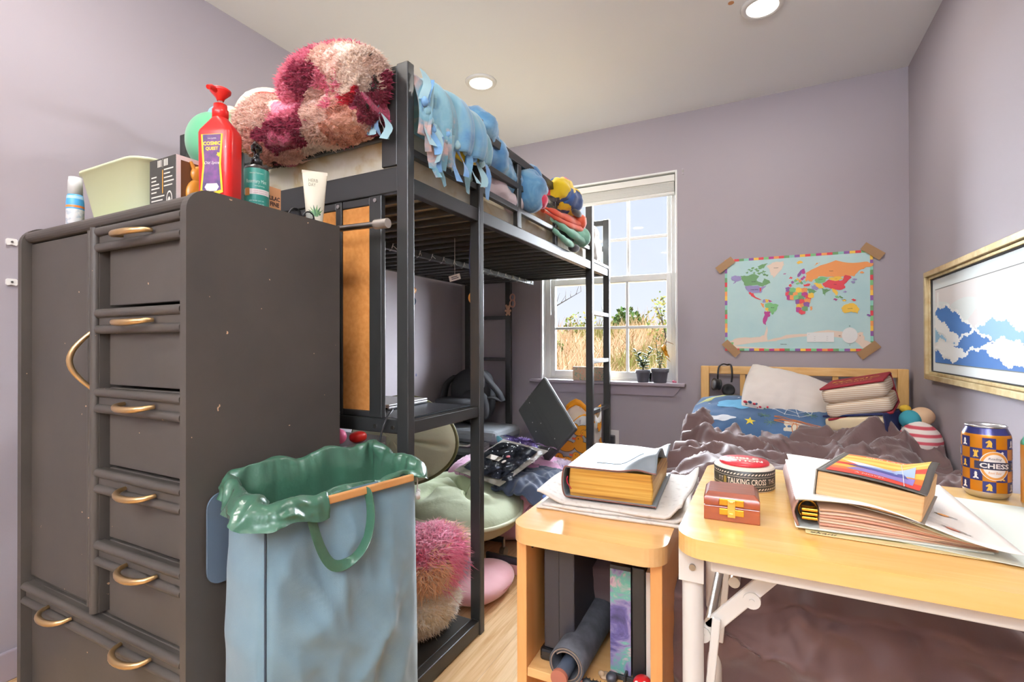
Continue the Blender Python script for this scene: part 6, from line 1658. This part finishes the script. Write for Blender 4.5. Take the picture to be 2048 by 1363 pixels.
b = MB(Mn).tube([c0 + V((math.cos(a) * r, -.0002, math.sin(a) * r)) for a, r in [(-PI * .35 + 2 * PI * 1.55 * k / 60, .0341 - .0085 * k / 60) for k in range(61)]], .0014, 5); b.build('cut_edge', mat('mat_edge', '#7a6a5e', .8), t)
MB(Mn).cyl(c0 + V((-.004, -.022, -.010)), c1 + V((0, -.05, -.004)), .0145, n=24).build('rod', mat('rod_slate', '#4a5260', .45), t)
MB(Mn).cyl(c0 + V((-.004, -.030, -.010)), c0 + V((-.004, -.022, -.010)), .0165, n=28).build('rod_cap', mat('cap_rust', '#a0604c', .6), t, .002)
GAL = mat('galaxy', '#4b4a78', .4, vs=14, stops=[(.28, '#2a2748'), (.40, '#5a5488'), (.48, '#8f86ac'), (.54, '#5fae98'), (.60, '#c7a7b4'), (.68, '#3a3560')], dist=1.2)
o = MB(Mn).box(.034, .077, .075, .30, SZ, SZ + .22).build('boxed_set', [mat('boxset_black', '#201f22', .4)], bevel=.001)
o2 = MB(Mn).box(.0345, .0765, .0742, .0752, SZ + .002, SZ + .212).build('spine', GAL, o); tag(o, 'boxed set with a galaxy picture spine standing upright in the cabinet', 'box')
o = MB(Mn).box(.0785, .104, .075, .30, SZ, SZ + .222).build('black_binder', mat('binder_black', '#19191b', .4), bevel=.002); tag(o, 'plain black slim box right of the galaxy spine in the cabinet', 'box')
o = MB(Mn).box(.1055, .118, .08, .30, SZ, SZ + .215).build('white_book', PAPER, bevel=.001); tag(o, 'thin white book squeezed against the right cabinet wall', 'book')
RT = mat('toy_red_gloss', '#c3161c', .3, coat=.4)
t = thing('toy_rocket', 'red toy with white spots at the right of the cabinet shelf', 'toy', loc(.10, .05, SZ))
MB(Mn).ball((.105, .045, SZ + .014), .018, .02, .014).ball((.108, .02, SZ + .010), .013, .012, .010).build('body', RT, t)
for x, y, z in ((.097, .028, .024), (.112, .030, .026), (.10, .012, .014)): MB(Mn).ball((x, y, SZ + z), .004, .003, .004, 10, 6).build('spot', PAPER, t)
t = thing('toy_sword', 'small black toy sword lying on the cabinet shelf', 'toy', loc(.07, .06, SZ))
MB(Mn).box(.035, .10, .058, .064, SZ, SZ + .009).build('blade', DARKP, t, .001); MB(Mn).box(.066, .071, .05, .072, SZ, SZ + .014).build('guard', DARKP, t, .001)
o = MB(Mn).ball((.045, .042, SZ + .010), .011, .011, .0105, 16, 10).build('toy_marble', mat('toy_slate', '#33353c', .5)); tag(o, 'small dark grey ball on the cabinet shelf beside the rolled mat', 'toy')
b = MB(Mn).lathe([(.0, 0), (.012, 0), (.012, .004), (.008, .005), (0, .005)], 10, (.03, .055, SZ)).ball((.022, .052, SZ + .006), .007, .005, .006, 10, 8); o = b.build('toy_shell', mat('toy_tan', '#b59a7c', .6)); tag(o, 'tan shell shaped trinket behind the dark ball in the cabinet', 'toy')
b = MB(Mn).tube(smooth_path([(.0, -.0 + .004, SZ + .010), (.015, .0, SZ + .016), (.035, .004, SZ + .011), (.055, .002, SZ + .017), (.08, .008, SZ + .010)], 6), [.005 + .004 * abs(math.sin(k * .5)) for k in range(25)], 10)
for k in range(10): b.cyl((.004 + .007 * k, .003, SZ + .016), (.006 + .007 * k, .002, SZ + .026), .003, .0005, 6)
for x in (.015, .06): b.tube([(x, .0, SZ + .012), (x + .005, -.006, SZ + .006), (x + .012, -.008, SZ + .003)], .003, 6)
o = b.build('toy_dragon', DARKP); tag(o, 'spiky black toy creature at the front edge of the cabinet shelf', 'toy')
b = MB(Mn).box(-.006, .004, -.004 + .004, .008, SZ, SZ + .004).box(-.006, -.001, .001, .008, SZ, SZ + .017).box(-.006, .004, .001, .008, SZ + .0065, SZ + .0105).box(-.006, .004, .001, .008, SZ + .013, SZ + .017)
o = b.build('letter_block', mat('block_rose', '#c0756c', .6)); tag(o, 'small rose coloured letter block at the cabinet front edge', 'toy')

# newspapers and the thick book on the cabinet
NEWS = mat('newsprint', '#d6d0c8', .8, col2='#bfb7af', vs=60, lo=.55, hi=.7)
Mq = rotz(2, (-.318, .925, NH))
for k, (ox, oy, a, lb) in enumerate(((.0, .0, 0, 'lowest folded newspaper of the pile on the beech cabinet'), (.006, .006, 1.5, 'middle folded newspaper of the pile on the beech cabinet'), (-.003, .010, -1.2, 'top newspaper with curled corners directly under the thick book'))):
    b = MB(Mq @ Matrix.Translation((.012 + ox, .245 + oy, .0005 + k * .0062)) @ Matrix.Rotation(math.radians(a), 4, 'Z'))
    def nf(u, v, k=k):
        x = -.155 + .315 * u; y = -.135 + .36 * v; z = .0055
        lift = .022 * (k == 2) * sstep(.22, 0, u) * sstep(.75, .25, abs(v - .2)) + .03 * (k > 0) * sstep(.9, 1, u) * (.5 + .5 * math.sin(v * 5 + k)) * (k / 2)
        return (x + .004 * math.sin(v * 7 + k), y + .003 * math.sin(u * 9 + k * 2), z + lift + .001 * N3((u * 6, v * 6, k), 1, k))
    b.sheet(nf, 40, 24, .005); o = b.build('newspaper', [NEWS]); tag(o, lb, 'newspaper', 'newspapers on the cabinet')
LEA = mat('pale_leather', '#70777c', .45, spec=.5, bump=.12, bs=160, bd=.001); LEAE = mat('leather_edge', '#6b3a2c', .5)
GLD = mat('gilt_edge', '#c08a3c', .38, .55, stretch=(2, 2, 80), vs=1.5, stops=[(.3, '#8a5a2a'), (.45, '#c7953f'), (.6, '#dcb45c'), (.72, '#a06a30')])
t = thing('thick_book', 'thick soft cover book with gilt page edges and a lifted cover corner', 'book', (-.31, 1.2, NH + .02))
Mb = rotz(3.5, (-.408, 1.075, NH + .0205))
bw, bd_, bh = .196, .285, .072
b = MB(Mb)
rings = [(bw / 2 - .006, bd_ / 2 - .004, .004, .004), (bw / 2 - .003, bd_ / 2 - .004, .004, bh * .5), (bw / 2 - .006, bd_ / 2 - .004, .004, bh - .003)]
b.X = Mb @ Matrix.Translation((bw / 2, bd_ / 2, 0)); rshell(b, rings)
b.add([(x, y, bh - .003) for x, y in rrect(bw / 2 - .006, bd_ / 2 - .004, .004)], [tuple(range(28))]); b.build('page_block', GLD, t)
b = MB(Mb)
def cov(u, v):                                    # back cover, rounded spine and front cover, swept along y
    y = -.004 + (bd_ + .008) * v
    L1, L2 = bw + .004, PI * bh / 2 * .72
    s = u * (2 * L1 + L2)
    if s < L1: return (bw + .004 - s, y, .002 + .001)
    if s < L1 + L2:
        a = (s - L1) / L2 * PI; return (-.010 * math.sin(a), y, .003 + (bh - .003) * (1 - math.cos(a)) / 2)
    x = s - L1 - L2; q = x / L1
    lift = .030 * sstep(.55, 1, q) * sstep(.72, .35, v) * (1 - .55 * sstep(.12, 0, v)) - .012 * sstep(.75, 1, q) * sstep(.14, .0, v) + .016 * sstep(.8, 1, q) * sstep(.5, 1, v) + .01 * sstep(.5, .8, q) * math.sin(v * 6)
    return (x, y, bh + lift)
b.sheet(cov, 70, 40, .0022); b.build('cover', [LEA], t)
b = MB(Mb).tube([V(cov(k / 70, 0)) + V((0, -.0008, .001)) for k in range(71)], .0016, 5); b.build('cover_edge', LEAE, t)
b = MB(Mb).tube([V(cov(.70 + .30 * k / 20, .22 + .02 * k / 20)) + V((0, 0, .0006)) for k in range(16)], .0008, 4); b.build('stitching', mat('thread_blue', '#6f8a9a', .7), t)
b = MB(Mb); ribbon(b, [(.003, -.003, .050), (.002, -.006, .044), (.004, -.008, .036), (.010, -.010, .029), (.014, -.011, .024)], .006, (.6, -.6, .3)); b.build('ribbon_marker', mat('ribbon_red', '#a3142e', .4), t)

# ------------------------------------------------------------------ folding table
TT = .752
TW = wood('table_laminate', '#e3b465', '#eec785', (1.1, 12, 12), .24, coat=.25, vs=2.2, bump=.01)
t = thing('folding_table', 'light wood folding table with white tube legs at the foot of the bed', 'table', (.26, .95, 0))
tx0, tx1, ty0, ty1 = -.113, .63, .716, 1.190
MB(Matrix.Translation(((tx0 + tx1) / 2, (ty0 + ty1) / 2, TT - .026))).prism(rrect((tx1 - tx0) / 2, (ty1 - ty0) / 2, .04, 10), .026).build('table_top', TW, t, .003, 2)
TLEG = mat('leg_white', '#e3e2dc', .35)
box('apron', (tx0 + .045, tx1 - .045, ty0 + .020, ty0 + .034, TT - .048, TT - .0265), TLEG, t, .002)
box('apron', (tx0 + .045, tx1 - .045, ty1 - .034, ty1 - .020, TT - .048, TT - .0265), TLEG, t, .002)
for x in (-.096, .60):
    sx = 1 if x < 0 else -1
    for y in (.772, 1.10):
        MB().cyl((x, y, .012), (x, y, TT - .035), .0148, n=24).build('leg', TLEG, t)
        MB().cyl((x, y, 0), (x, y, .0125), .017, n=20).build('foot_cap', DARKP, t)
        yb = y - .018 if y < .9 else y + .018
        b = MB().prism([(x - .017 * sx, TT - .075), (x + .017 * sx, TT - .075), (x + .017 * sx, TT - .027), (x - .017 * sx, TT - .027)], .0025, Matrix(((1, 0, 0, 0), (0, 0, 1, yb - .0012), (0, 1, 0, 0), (0, 0, 0, 1))))
        bk_ = b.build('bracket', TLEG, t, .0015)
        MB().cyl((x + .002 * sx, yb - .0012, TT - .053), (x + .002 * sx, yb - .005 if y < .9 else yb + .006, TT - .053), .0045, n=14).build('rivet', STEEL, bk_)
        yy = y + (.014 if y < .9 else -.014)
        a, c, d = V((x + .004 * sx, yy, .535)), V((x + .030 * sx, yy, .60)), V((x + .115 * sx, yy, TT - .045))
        def bar(p, q, w):
            p = V(p); q = V(q); dd = (q - p).normalized(); nn = V((-dd.z, 0, dd.x)) * w
            y0, y1 = p.y - .004, p.y + .004
            pts = [p - nn, q - nn, q + nn, p + nn]
            return MB().add([(k.x, y0, k.z) for k in pts] + [(k.x, y1, k.z) for k in pts], [(0, 1, 2, 3), (7, 6, 5, 4), (0, 4, 5, 1), (1, 5, 6, 2), (2, 6, 7, 3), (3, 7, 4, 0)])
        br_ = bar(V((x + .008 * sx, yy - .0, .585)), d, .011).build('brace', TLEG, t, .002)
        bar(V((x + .013 * sx, yy - .008, .42)), V((x + .032 * sx, yy - .008, .62)), .006).build('brace', TLEG, t, .002)
        for q in (V((x + .012 * sx, yy, .59)), V((x + .078 * sx, yy, .655))):
            MB().cyl(q + V((0, -.007, 0)), q + V((0, .007, 0)), .0115, n=20).cyl(q + V((0, -.009, 0)), q + V((0, .009, 0)), .0035, n=10).build('pivot', TLEG, br_)
    MB().cyl((x, .785, .20), (x, 1.087, .20), .011, n=16).build('cross_tube', TLEG, t)
    MB().cyl((x + .055 * sx, .782, .675), (x + .055 * sx, 1.09, .675), .008, n=14).build('lock_tube', mat('tube_grey', '#b9b9b6', .35, .7), t)
    MB().cyl((x + .022 * sx, .782, .61), (x + .022 * sx, 1.09, .61), .007, n=14).build('lock_tube', MATS['tube_grey'], t)

# round tin
o = V((-.036, 1.030, TT))
t = thing('round_tin', 'round black and cream tin with a red button lid on the table', 'tin', o)
TINB = mat('tin_black', '#33332f', .45); TINC = mat('tin_cream', '#e6dccb', .45); LIDR = mat('lid_red', '#c02b35', .35)
MB().lathe([(.050, 0), (.052, .0025), (.052, .038), (.049, .0415), (.043, .043), (.0, .043)], 48, o, mis=[0, 1, 0, 0, 0]).build('tin_body', [TINC, TINB], t)
MB().lathe([(.0425, .0432), (.043, .046), (.041, .0485), (.0, .0485)], 48, o).build('button_lid', LIDR, t)
b = MB(); a0 = math.atan2(-o.y, -o.x) + .10
b.text('TALKING CROSS', None, .0105, .068, 0, bold=.015, fn=cylm(o, .0523, a0, .0195))
b.text('T T', None, .0075, .010, 0, fn=cylm(o, .0523, a0 - .93, .0195)); b.text('THE', None, .008, .018, 0, fn=cylm(o, .0523, a0 + .92, .0195))
band(b, o, .0522, a0 - 1.6, a0 + 1.6, .0115, .0120, 0, 30); band(b, o, .0522, a0 - 1.6, a0 + 1.6, .0275, .0280, 0, 30)
band(b, o, .0523, a0 - .80, a0 - .70, .0135, .0255, 1, 4)
for k in range(56):                               # leaf ornament above and below the words
    a = a0 - 1.6 + 3.2 * k / 56
    for z in (.0065, .0325):
        r = .0523; l = .0032; tlt = (1 if k % 2 else -1) * .7
        def q(dx, dz): return V((o.x + r * math.cos(a + dx / r), o.y + r * math.sin(a + dx / r), o.z + z + dz))
        b.add([q(-l * math.cos(tlt), -l * math.sin(tlt)), q(.0009, -.0009), q(l * math.cos(tlt), l * math.sin(tlt)), q(-.0009, .0009)], [(0, 1, 2, 3)], False, 0)
Mtop = Matrix.Translation(o + V((0, 0, .0488))) @ Matrix.Rotation(math.radians(4), 4, 'Z')
b.text('BIBLE', Mtop @ Matrix.Translation((0, .011, 0)), .015, .05, 0, bold=.04).text('BUTTON', Mtop @ Matrix.Translation((0, -.010, 0)), .015, .062, 0, bold=.04)
b.build('lettering', [TINC, mat('tin_gold', '#8f7a3a', .4)], t)

# little wooden box
Mx = rotz(3, (-.0475, .846, TT))
ROSE = wood('rosewood', '#7a3318', '#9a4a24', (3, 30, 30), .28, coat=.5, vs=2)
t = thing('trinket_box', 'small reddish wooden box with a brass clasp on the table', 'box', (-.0475, .855, TT))
MB(Mx).box(-.0385, .0385, -.036, .036, 0, .022).build('base', ROSE, t, .0012)
d = MB(Mx); rshell(d, [(.0385, .036, .001, .0226), (.0385, .036, .001, .034), (.036, .0335, .002, .037), (.032, .0295, .002, .042)]); d.add([(x, y, .042) for x, y in rrect(.032, .0295, .002)], [tuple(range(28))])
ld = d.build('lid', ROSE, t)
b = MB(Mx)
for z0, z1 in ((.0245, .034), (.010, .0195)): b.box(-.017, .017, -.0378, -.036, z0, z1)
b.build('clasp_plate', BRASS, t, .0008)
b = MB(Mx).box(-.0055, .0055, -.041, -.0376, .008, .0335).box(-.003, .003, -.043, -.041, .029, .0325).box(-.003, .003, -.043, -.041, .0115, .0150); b.build('clasp', mat('brass_bright', '#e8c46a', .2, 1), t, .0008)

# papers, binder, paperback
o = MB(rotz(-3, (.0, 0, 0))).box(.0, .205, .845, 1.12, TT + .0003, TT + .0009).build('loose_sheet', PAPER); tag(o, 'loose white sheet sticking out left from under the binder', 'paper')
Ms = rotz(-1, (.05, .808, TT + .0012))
b = MB(Ms).box(0, .235, 0, .03, 0, .0008)
b.text('ekani', Matrix.Translation((.022, .006, .0012)), .007, .032, 1, shear=.4)
o = b.build('paper_slip', [mat('slip_yellow', '#efdca4', .7), INK]); tag(o, 'yellow paper slip with handwriting under the binder front edge', 'paper')
o = MB(rotz(-14, (.075, .845, TT + .0025))).box(0, .25, 0, .30, 0, .0012).build('green_sheet', mat('sheet_mint', '#dde6de', .6)); tag(o, 'pale mint plastic sheet sticking out right of the binder', 'folder')
t = thing('ring_binder', 'white ring binder with curled pages under the paperback on the table', 'binder', (.15, .97, TT + .004))
Mbn = rotz(1, (.038, .817, TT + .004)); BW, BD, BHs = .215, .255, .042
BIN = mat('binder_mint', '#dbe6e2', .35); 
MB(Mbn).box(0, BW, 0, BD, 0, .0025).build('back_cover', BIN, t, .001)
b = MB(Mbn)
def spn(u, v): a = -PI / 2 - PI * u; return (.004 + .010 * math.cos(a) , BD * v, BHs / 2 + BHs / 2 * math.sin(a) * 1)
b.sheet(lambda u, v: (.002 - .006 * math.sin(PI * u), BD * v, .0025 + (BHs - .004) * u), 12, 8, .003); b.build('spine', [mat('binder_spine', '#9a7466', .5)], t)
b = MB(Mbn)
for y in (.02, .075): pass
b.sheet(lambda u, v: (.0 + (BW - .005) * u, .0 + BD * v, BHs - .001 - .027 * sstep(.3, 1, u) + .003 * math.sin(u * 5 + v * 2)), 30, 16, .0016); b.build('front_cover', [BIN], t)
for y in (.03, .13, .23): MB(Mbn).tube([(.018 + .012 * math.cos(a), y, .019 + .014 * math.sin(a)) for a in [k * PI / 8 for k in range(16)]], .0016, 6, True).build('ring', BRASS, t)
b = MB(Mbn)
for dz, y in ((0, .012), (.006, .02), (-.006, .02)): b.box(.008, .028, .004, y, .018 + dz, .022 + dz)
b.build('ring_lever', BRASS, t, .001)
PGB = [mat('page_tan', '#d9b59a', .8), mat('page_rose', '#d7a08a', .8), mat('page_light', '#e6cdb8', .8)]
b = MB(Mbn)
for k in range(7):
    b.sheet(lambda u, v, k=k: (.030 + (.19 - .002 * k) * u, .004 + (BD - .008) * v, .0045 + .0042 * k * (1 - .72 * sstep(.1, 1, u)) + .002 * math.sin(PI * u) * (k > 3) + .0008 * math.sin(3 * u + k)), 24, 4, .0026, mi=k % 3)
b.build('pages', PGB, t)
b = MB(Mbn)
def cs(u, v): return (.004 + .228 * u, -.012 + .30 * v - .02 * u, BHs + .0022 - .027 * sstep(.3, .97, u) + .003 * math.sin(u * 5 + v * 2) + .001)
b.sheet(cs, 30, 16, .0006)
def onsh(u, v, d=.0012): return V(cs(u, v)) + V((0, 0, d))
def ush(P, mi): b.add([onsh(*p) for p in P], [tuple(range(len(P)))], True, mi)
for k in range(7): ush([(.42, .10 + .018 * k), (.42 + .42 - .02 * k, .10 + .018 * k), (.42 + .42 - .02 * k, .105 + .018 * k), (.42, .105 + .018 * k)], 1)
for k in range(9): ush([(.08, .06 + .02 * k), (.34, .06 + .02 * k), (.34, .0635 + .02 * k), (.08, .0635 + .02 * k)], 1)
def critter(u, v, s, c):
    ush([(u + s * math.cos(a), v + s * .55 * math.sin(a)) for a in [k * PI / 6 for k in range(12)]], c)
    ush([(u - s * 1.5, v + s * .2), (u - s * .8, v + s * .5), (u - s * .8, v - .1 * s)], 3); ush([(u + s * .8, v), (u + s * 2, v - s * .7), (u + s * 2.1, v - s * .5), (u + s * .9, v + s * .3)], 3)
critter(.36, .07, .026, 2); critter(.80, .36, .03, 2); critter(.76, .12, .034, 4)
b.build('printed_sheet', [PAPER, mat('print_grey', '#c9c2ba', .7), mat('print_ochre', '#d99a58', .7), mat('print_charcoal', '#5a5450', .7), mat('print_coral', '#e07a55', .7)], t)
t = thing('paperback_book', 'worn paperback with a red and orange sunset cover lying on the binder', 'book', (.13, .9, TT + .05))
Mk = frame((.0625, .830, TT + .0505), (1, -.32, -.105), (.28, 1, -.02)); KW, KD, KH = .122, .178, .036
b = MB(Mk)
b.box(0, KW - .003, .002, KD - .002, .001, KH - .001); 
b.build('page_block', mat('aged_pages', '#d9b484', .8, stretch=(2, 2, 120), col2='#c99f6a', vs=2), t, .002)
b = MB(Mk)
def kc(u, v):
    curl = .020 * sstep(.62, 1, u) * sstep(.1, .6, v) * (1 - .4 * sstep(.8, 1, v)) + .004 * math.sin(u * 3)
    return (-.001 + KW * u, KD * v, KH + .0005 + curl)
b.sheet(kc, 30, 24, .0009, mfn=lambda u, v: 0)
b.box(-.002, -.0005, 0, KD, 0, KH + .001, 1).box(-.001, KW, 0, KD, -.0004, .0008, 1)
def onk(u, v, d=.0006): return V(kc(u, v)) + V((0, 0, d))
def kq(P, mi, d=.0006, n=8):
    """quad with corners P on the curled cover, subdivided"""
    A_, B_, C_, D_ = [V(p) for p in P]
    b.grid(lambda s_, r_: onk(*(A_.lerp(B_, s_).lerp(D_.lerp(C_, s_), r_)), d), n, n, mi)
ys = [.06, .20, .30, .40, .50, .60, .70, .78, .86, .93]; cl = [2, 3, 4, 2, 4, 5, 4, 5, 3, 3]
for k in range(9): kq(((.07, ys[k]), (.93, ys[k]), (.93, ys[k + 1]), (.07, ys[k + 1])), cl[k])
kq(((.22, .24), (.86, .14), (.86, .28), (.30, .36)), 6, .0009); kq(((.10, .60), (.30, .44), (.64, .46), (.30, .56)), 7, .0010); kq(((.30, .44), (.85, .30), (.82, .58), (.62, .50)), 8, .0011); kq(((.20, .40), (.80, .26), (.74, .38), (.26, .44)), 9, .0012)
for k, (s_, y_) in enumerate((('OUR LAST', .86), ('A NOVEL', .13))):
    b.text(s_, None, .008, .05 if k == 0 else .035, 7, fn=lambda x, y, y_=y_: onk(.48 + x / KW, y_ + y / KD, .0013))
b.tube([onk(.80, .05 + .06 * k / 2 + .0, .0012) for k in range(2)] + [onk(.80 - .15 * k / 6, .06 + .75 * k / 6, .0012) for k in range(7)], .0005, 4, mi=7)
b.build('cover', [mat('cover_grey', '#4a4641', .5), mat('cover_spine', '#8c867c', .6), mat('sun_red', '#d23a24', .4), mat('sun_orange', '#e6762f', .4), mat('sun_yellow', '#f0b040', .4), mat('sun_pale', '#f3cf6a', .4), mat('dusk_violet', '#8a78b8', .4), mat('cover_white', '#dfe3ee', .4), mat('sky_blue', '#9fb4d8', .4), mat('sea_blue', '#4a4f96', .4)], t)

# chess can and the bottle at the picture edge
o = V((.344, 1.150, TT)); r = .0325
t = thing('soda_can', 'orange and navy chequered soda can with chess pieces on the table', 'can', o)
CN, CO = mat('can_navy', '#2f3166', .25, .35), mat('can_orange', '#c47a16', .25, .35)
CW = mat('can_white', '#efe9e4', .35)
n = 48
prof = [(.024, 0), (.0275, .0025), (.0315, .009), (r, .013), (r, .105), (.0315, .110), (.0272, .120), (.0270, .1215), (.0282, .123), (.0275, .1245), (.026, .123), (.0255, .119), (0, .119)]
MB().lathe(prof, n, o, mis=[2, 2, 2, 0, 0, 1, 1, 2, 2, 2, 2, 2]).build('can_body', [CO, CN, mat('aluminium', '#c9cace', .25, 1)], t)
ac = math.atan2(-o.y, -o.x) + .12                  # the label faces a little right of the camera
b = MB(); rb = r + .00025; da = .0172 / r
for i in range(-6, 6):
    for j in range(5):
        z0, z1 = .013 + .0184 * j, .013 + .0184 * (j + 1)
        a0, a1 = ac + da * (i - .5), ac + da * (i + .5)
        if (i + j) % 2 == 0: band(b, o, rb, a0, a1, z0, z1, 0, 5)
        if (i + j) % 2 == 0:
            mi = 1 if (i + j * 3) % 4 else 2; w = .0042; am = ac + da * i; zm = (z0 + z1) / 2
            sh = [(-1, -1.5), (1, -1.5), (.9, -1.1), (.45, -.8), (.35, 0), (.7, .15), (.3, .4), (.5, .9), (0, 1.45), (-.5, .9), (-.3, .4), (-.7, .15), (-.35, 0), (-.45, -.8), (-.9, -1.1)]
            if i == 0 and j in (0, 4): sh = [(-1, -1.5), (1, -1.5), (.8, -1), (.9, .2), (.6, 1), (0, 1.5), (-.3, 1.2), (-1.1, .5), (-1, .1), (-.3, .2), (-.7, -.9)]
            if j == 3 and i == -1: sh = [(-1, -1.5), (1, -1.5), (.6, -.9), (.5, .4), (.9, .6), (.9, 1.4), (.4, 1.4), (.4, 1), (.2, 1), (.2, 1.4), (-.2, 1.4), (-.2, 1), (-.4, 1), (-.4, 1.4), (-.9, 1.4), (-.9, .6), (-.5, .4), (-.6, -.9)]
            b.add([cylm(o, rb + .0002, am, zm)(x * w, y * w) for x, y in sh], [tuple(range(len(sh)))], False, mi)
f = cylm(o, rb + .0004, ac + .22, .0585)
def ell(rx, ry, mi, d, n=40): b.add([cylm(o, rb + d, ac + .22, .0585)(rx * math.cos(k * 2 * PI / n), ry * math.sin(k * 2 * PI / n)) for k in range(n)], [tuple(range(n))], False, mi)
def ell2(rx, ry, mi, d):                           # fan of rings so it follows the round side
    m = cylm(o, rb + d, ac + .22, .0585); vs = []; n = 40
    for q in range(6): vs += [m(rx * q / 5 * math.cos(k * 2 * PI / n), ry * q / 5 * math.sin(k * 2 * PI / n)) for k in range(n)]
    b.add(vs, [(q * n + i, q * n + (i + 1) % n, q * n + n + (i + 1) % n, q * n + n + i) for q in range(5) for i in range(n)], True, mi)
ell2(.0205, .0245, 1, .0004); ell2(.0195, .0235, 3, .0006); ell2(.0160, .0195, 1, .0008)
m = cylm(o, rb + .0011, ac + .22, .0585)
for k in range(12): b.add([m(x, y) for x, y in ((-.027 + .054 * k / 12, -.0065), (-.027 + .054 * (k + 1) / 12, -.0065), (-.027 + .054 * (k + 1) / 12, .0065), (-.027 + .054 * k / 12, .0065))], [(0, 1, 2, 3)], False, 4)
m2 = cylm(o, rb + .0014, ac + .22, .0585)
b.text('CHESS', None, .0085, .040, 1, bold=.03, fn=m2)
b.text('Reading', None, .0048, .018, 4, shear=.3, fn=lambda x, y: m(x, y + .0115)).text('Root Beer', None, .0042, .018, 3, shear=.3, fn=lambda x, y: m(x, y - .0115))
b.build('can_print', [CN, CW, mat('can_gold', '#e3b64a', .3, .3), mat('can_amber', '#d9974a', .3, .2), mat('can_dark', '#23233a', .35)], t)
o = V((.397, 1.075, TT))
t = thing('soda_can', 'second can with a green top cut off by the right edge of the photo', 'can', o)
MB().lathe(prof, n, o, mis=[2, 2, 2, 0, 3, 1, 1, 2, 2, 2, 2, 2]).build('can_body', [mat('can_caramel', '#c98a3a', .3, .3), mat('can_green', '#3d9a78', .3, .3), MATS['aluminium'], MATS['can_green']], t)
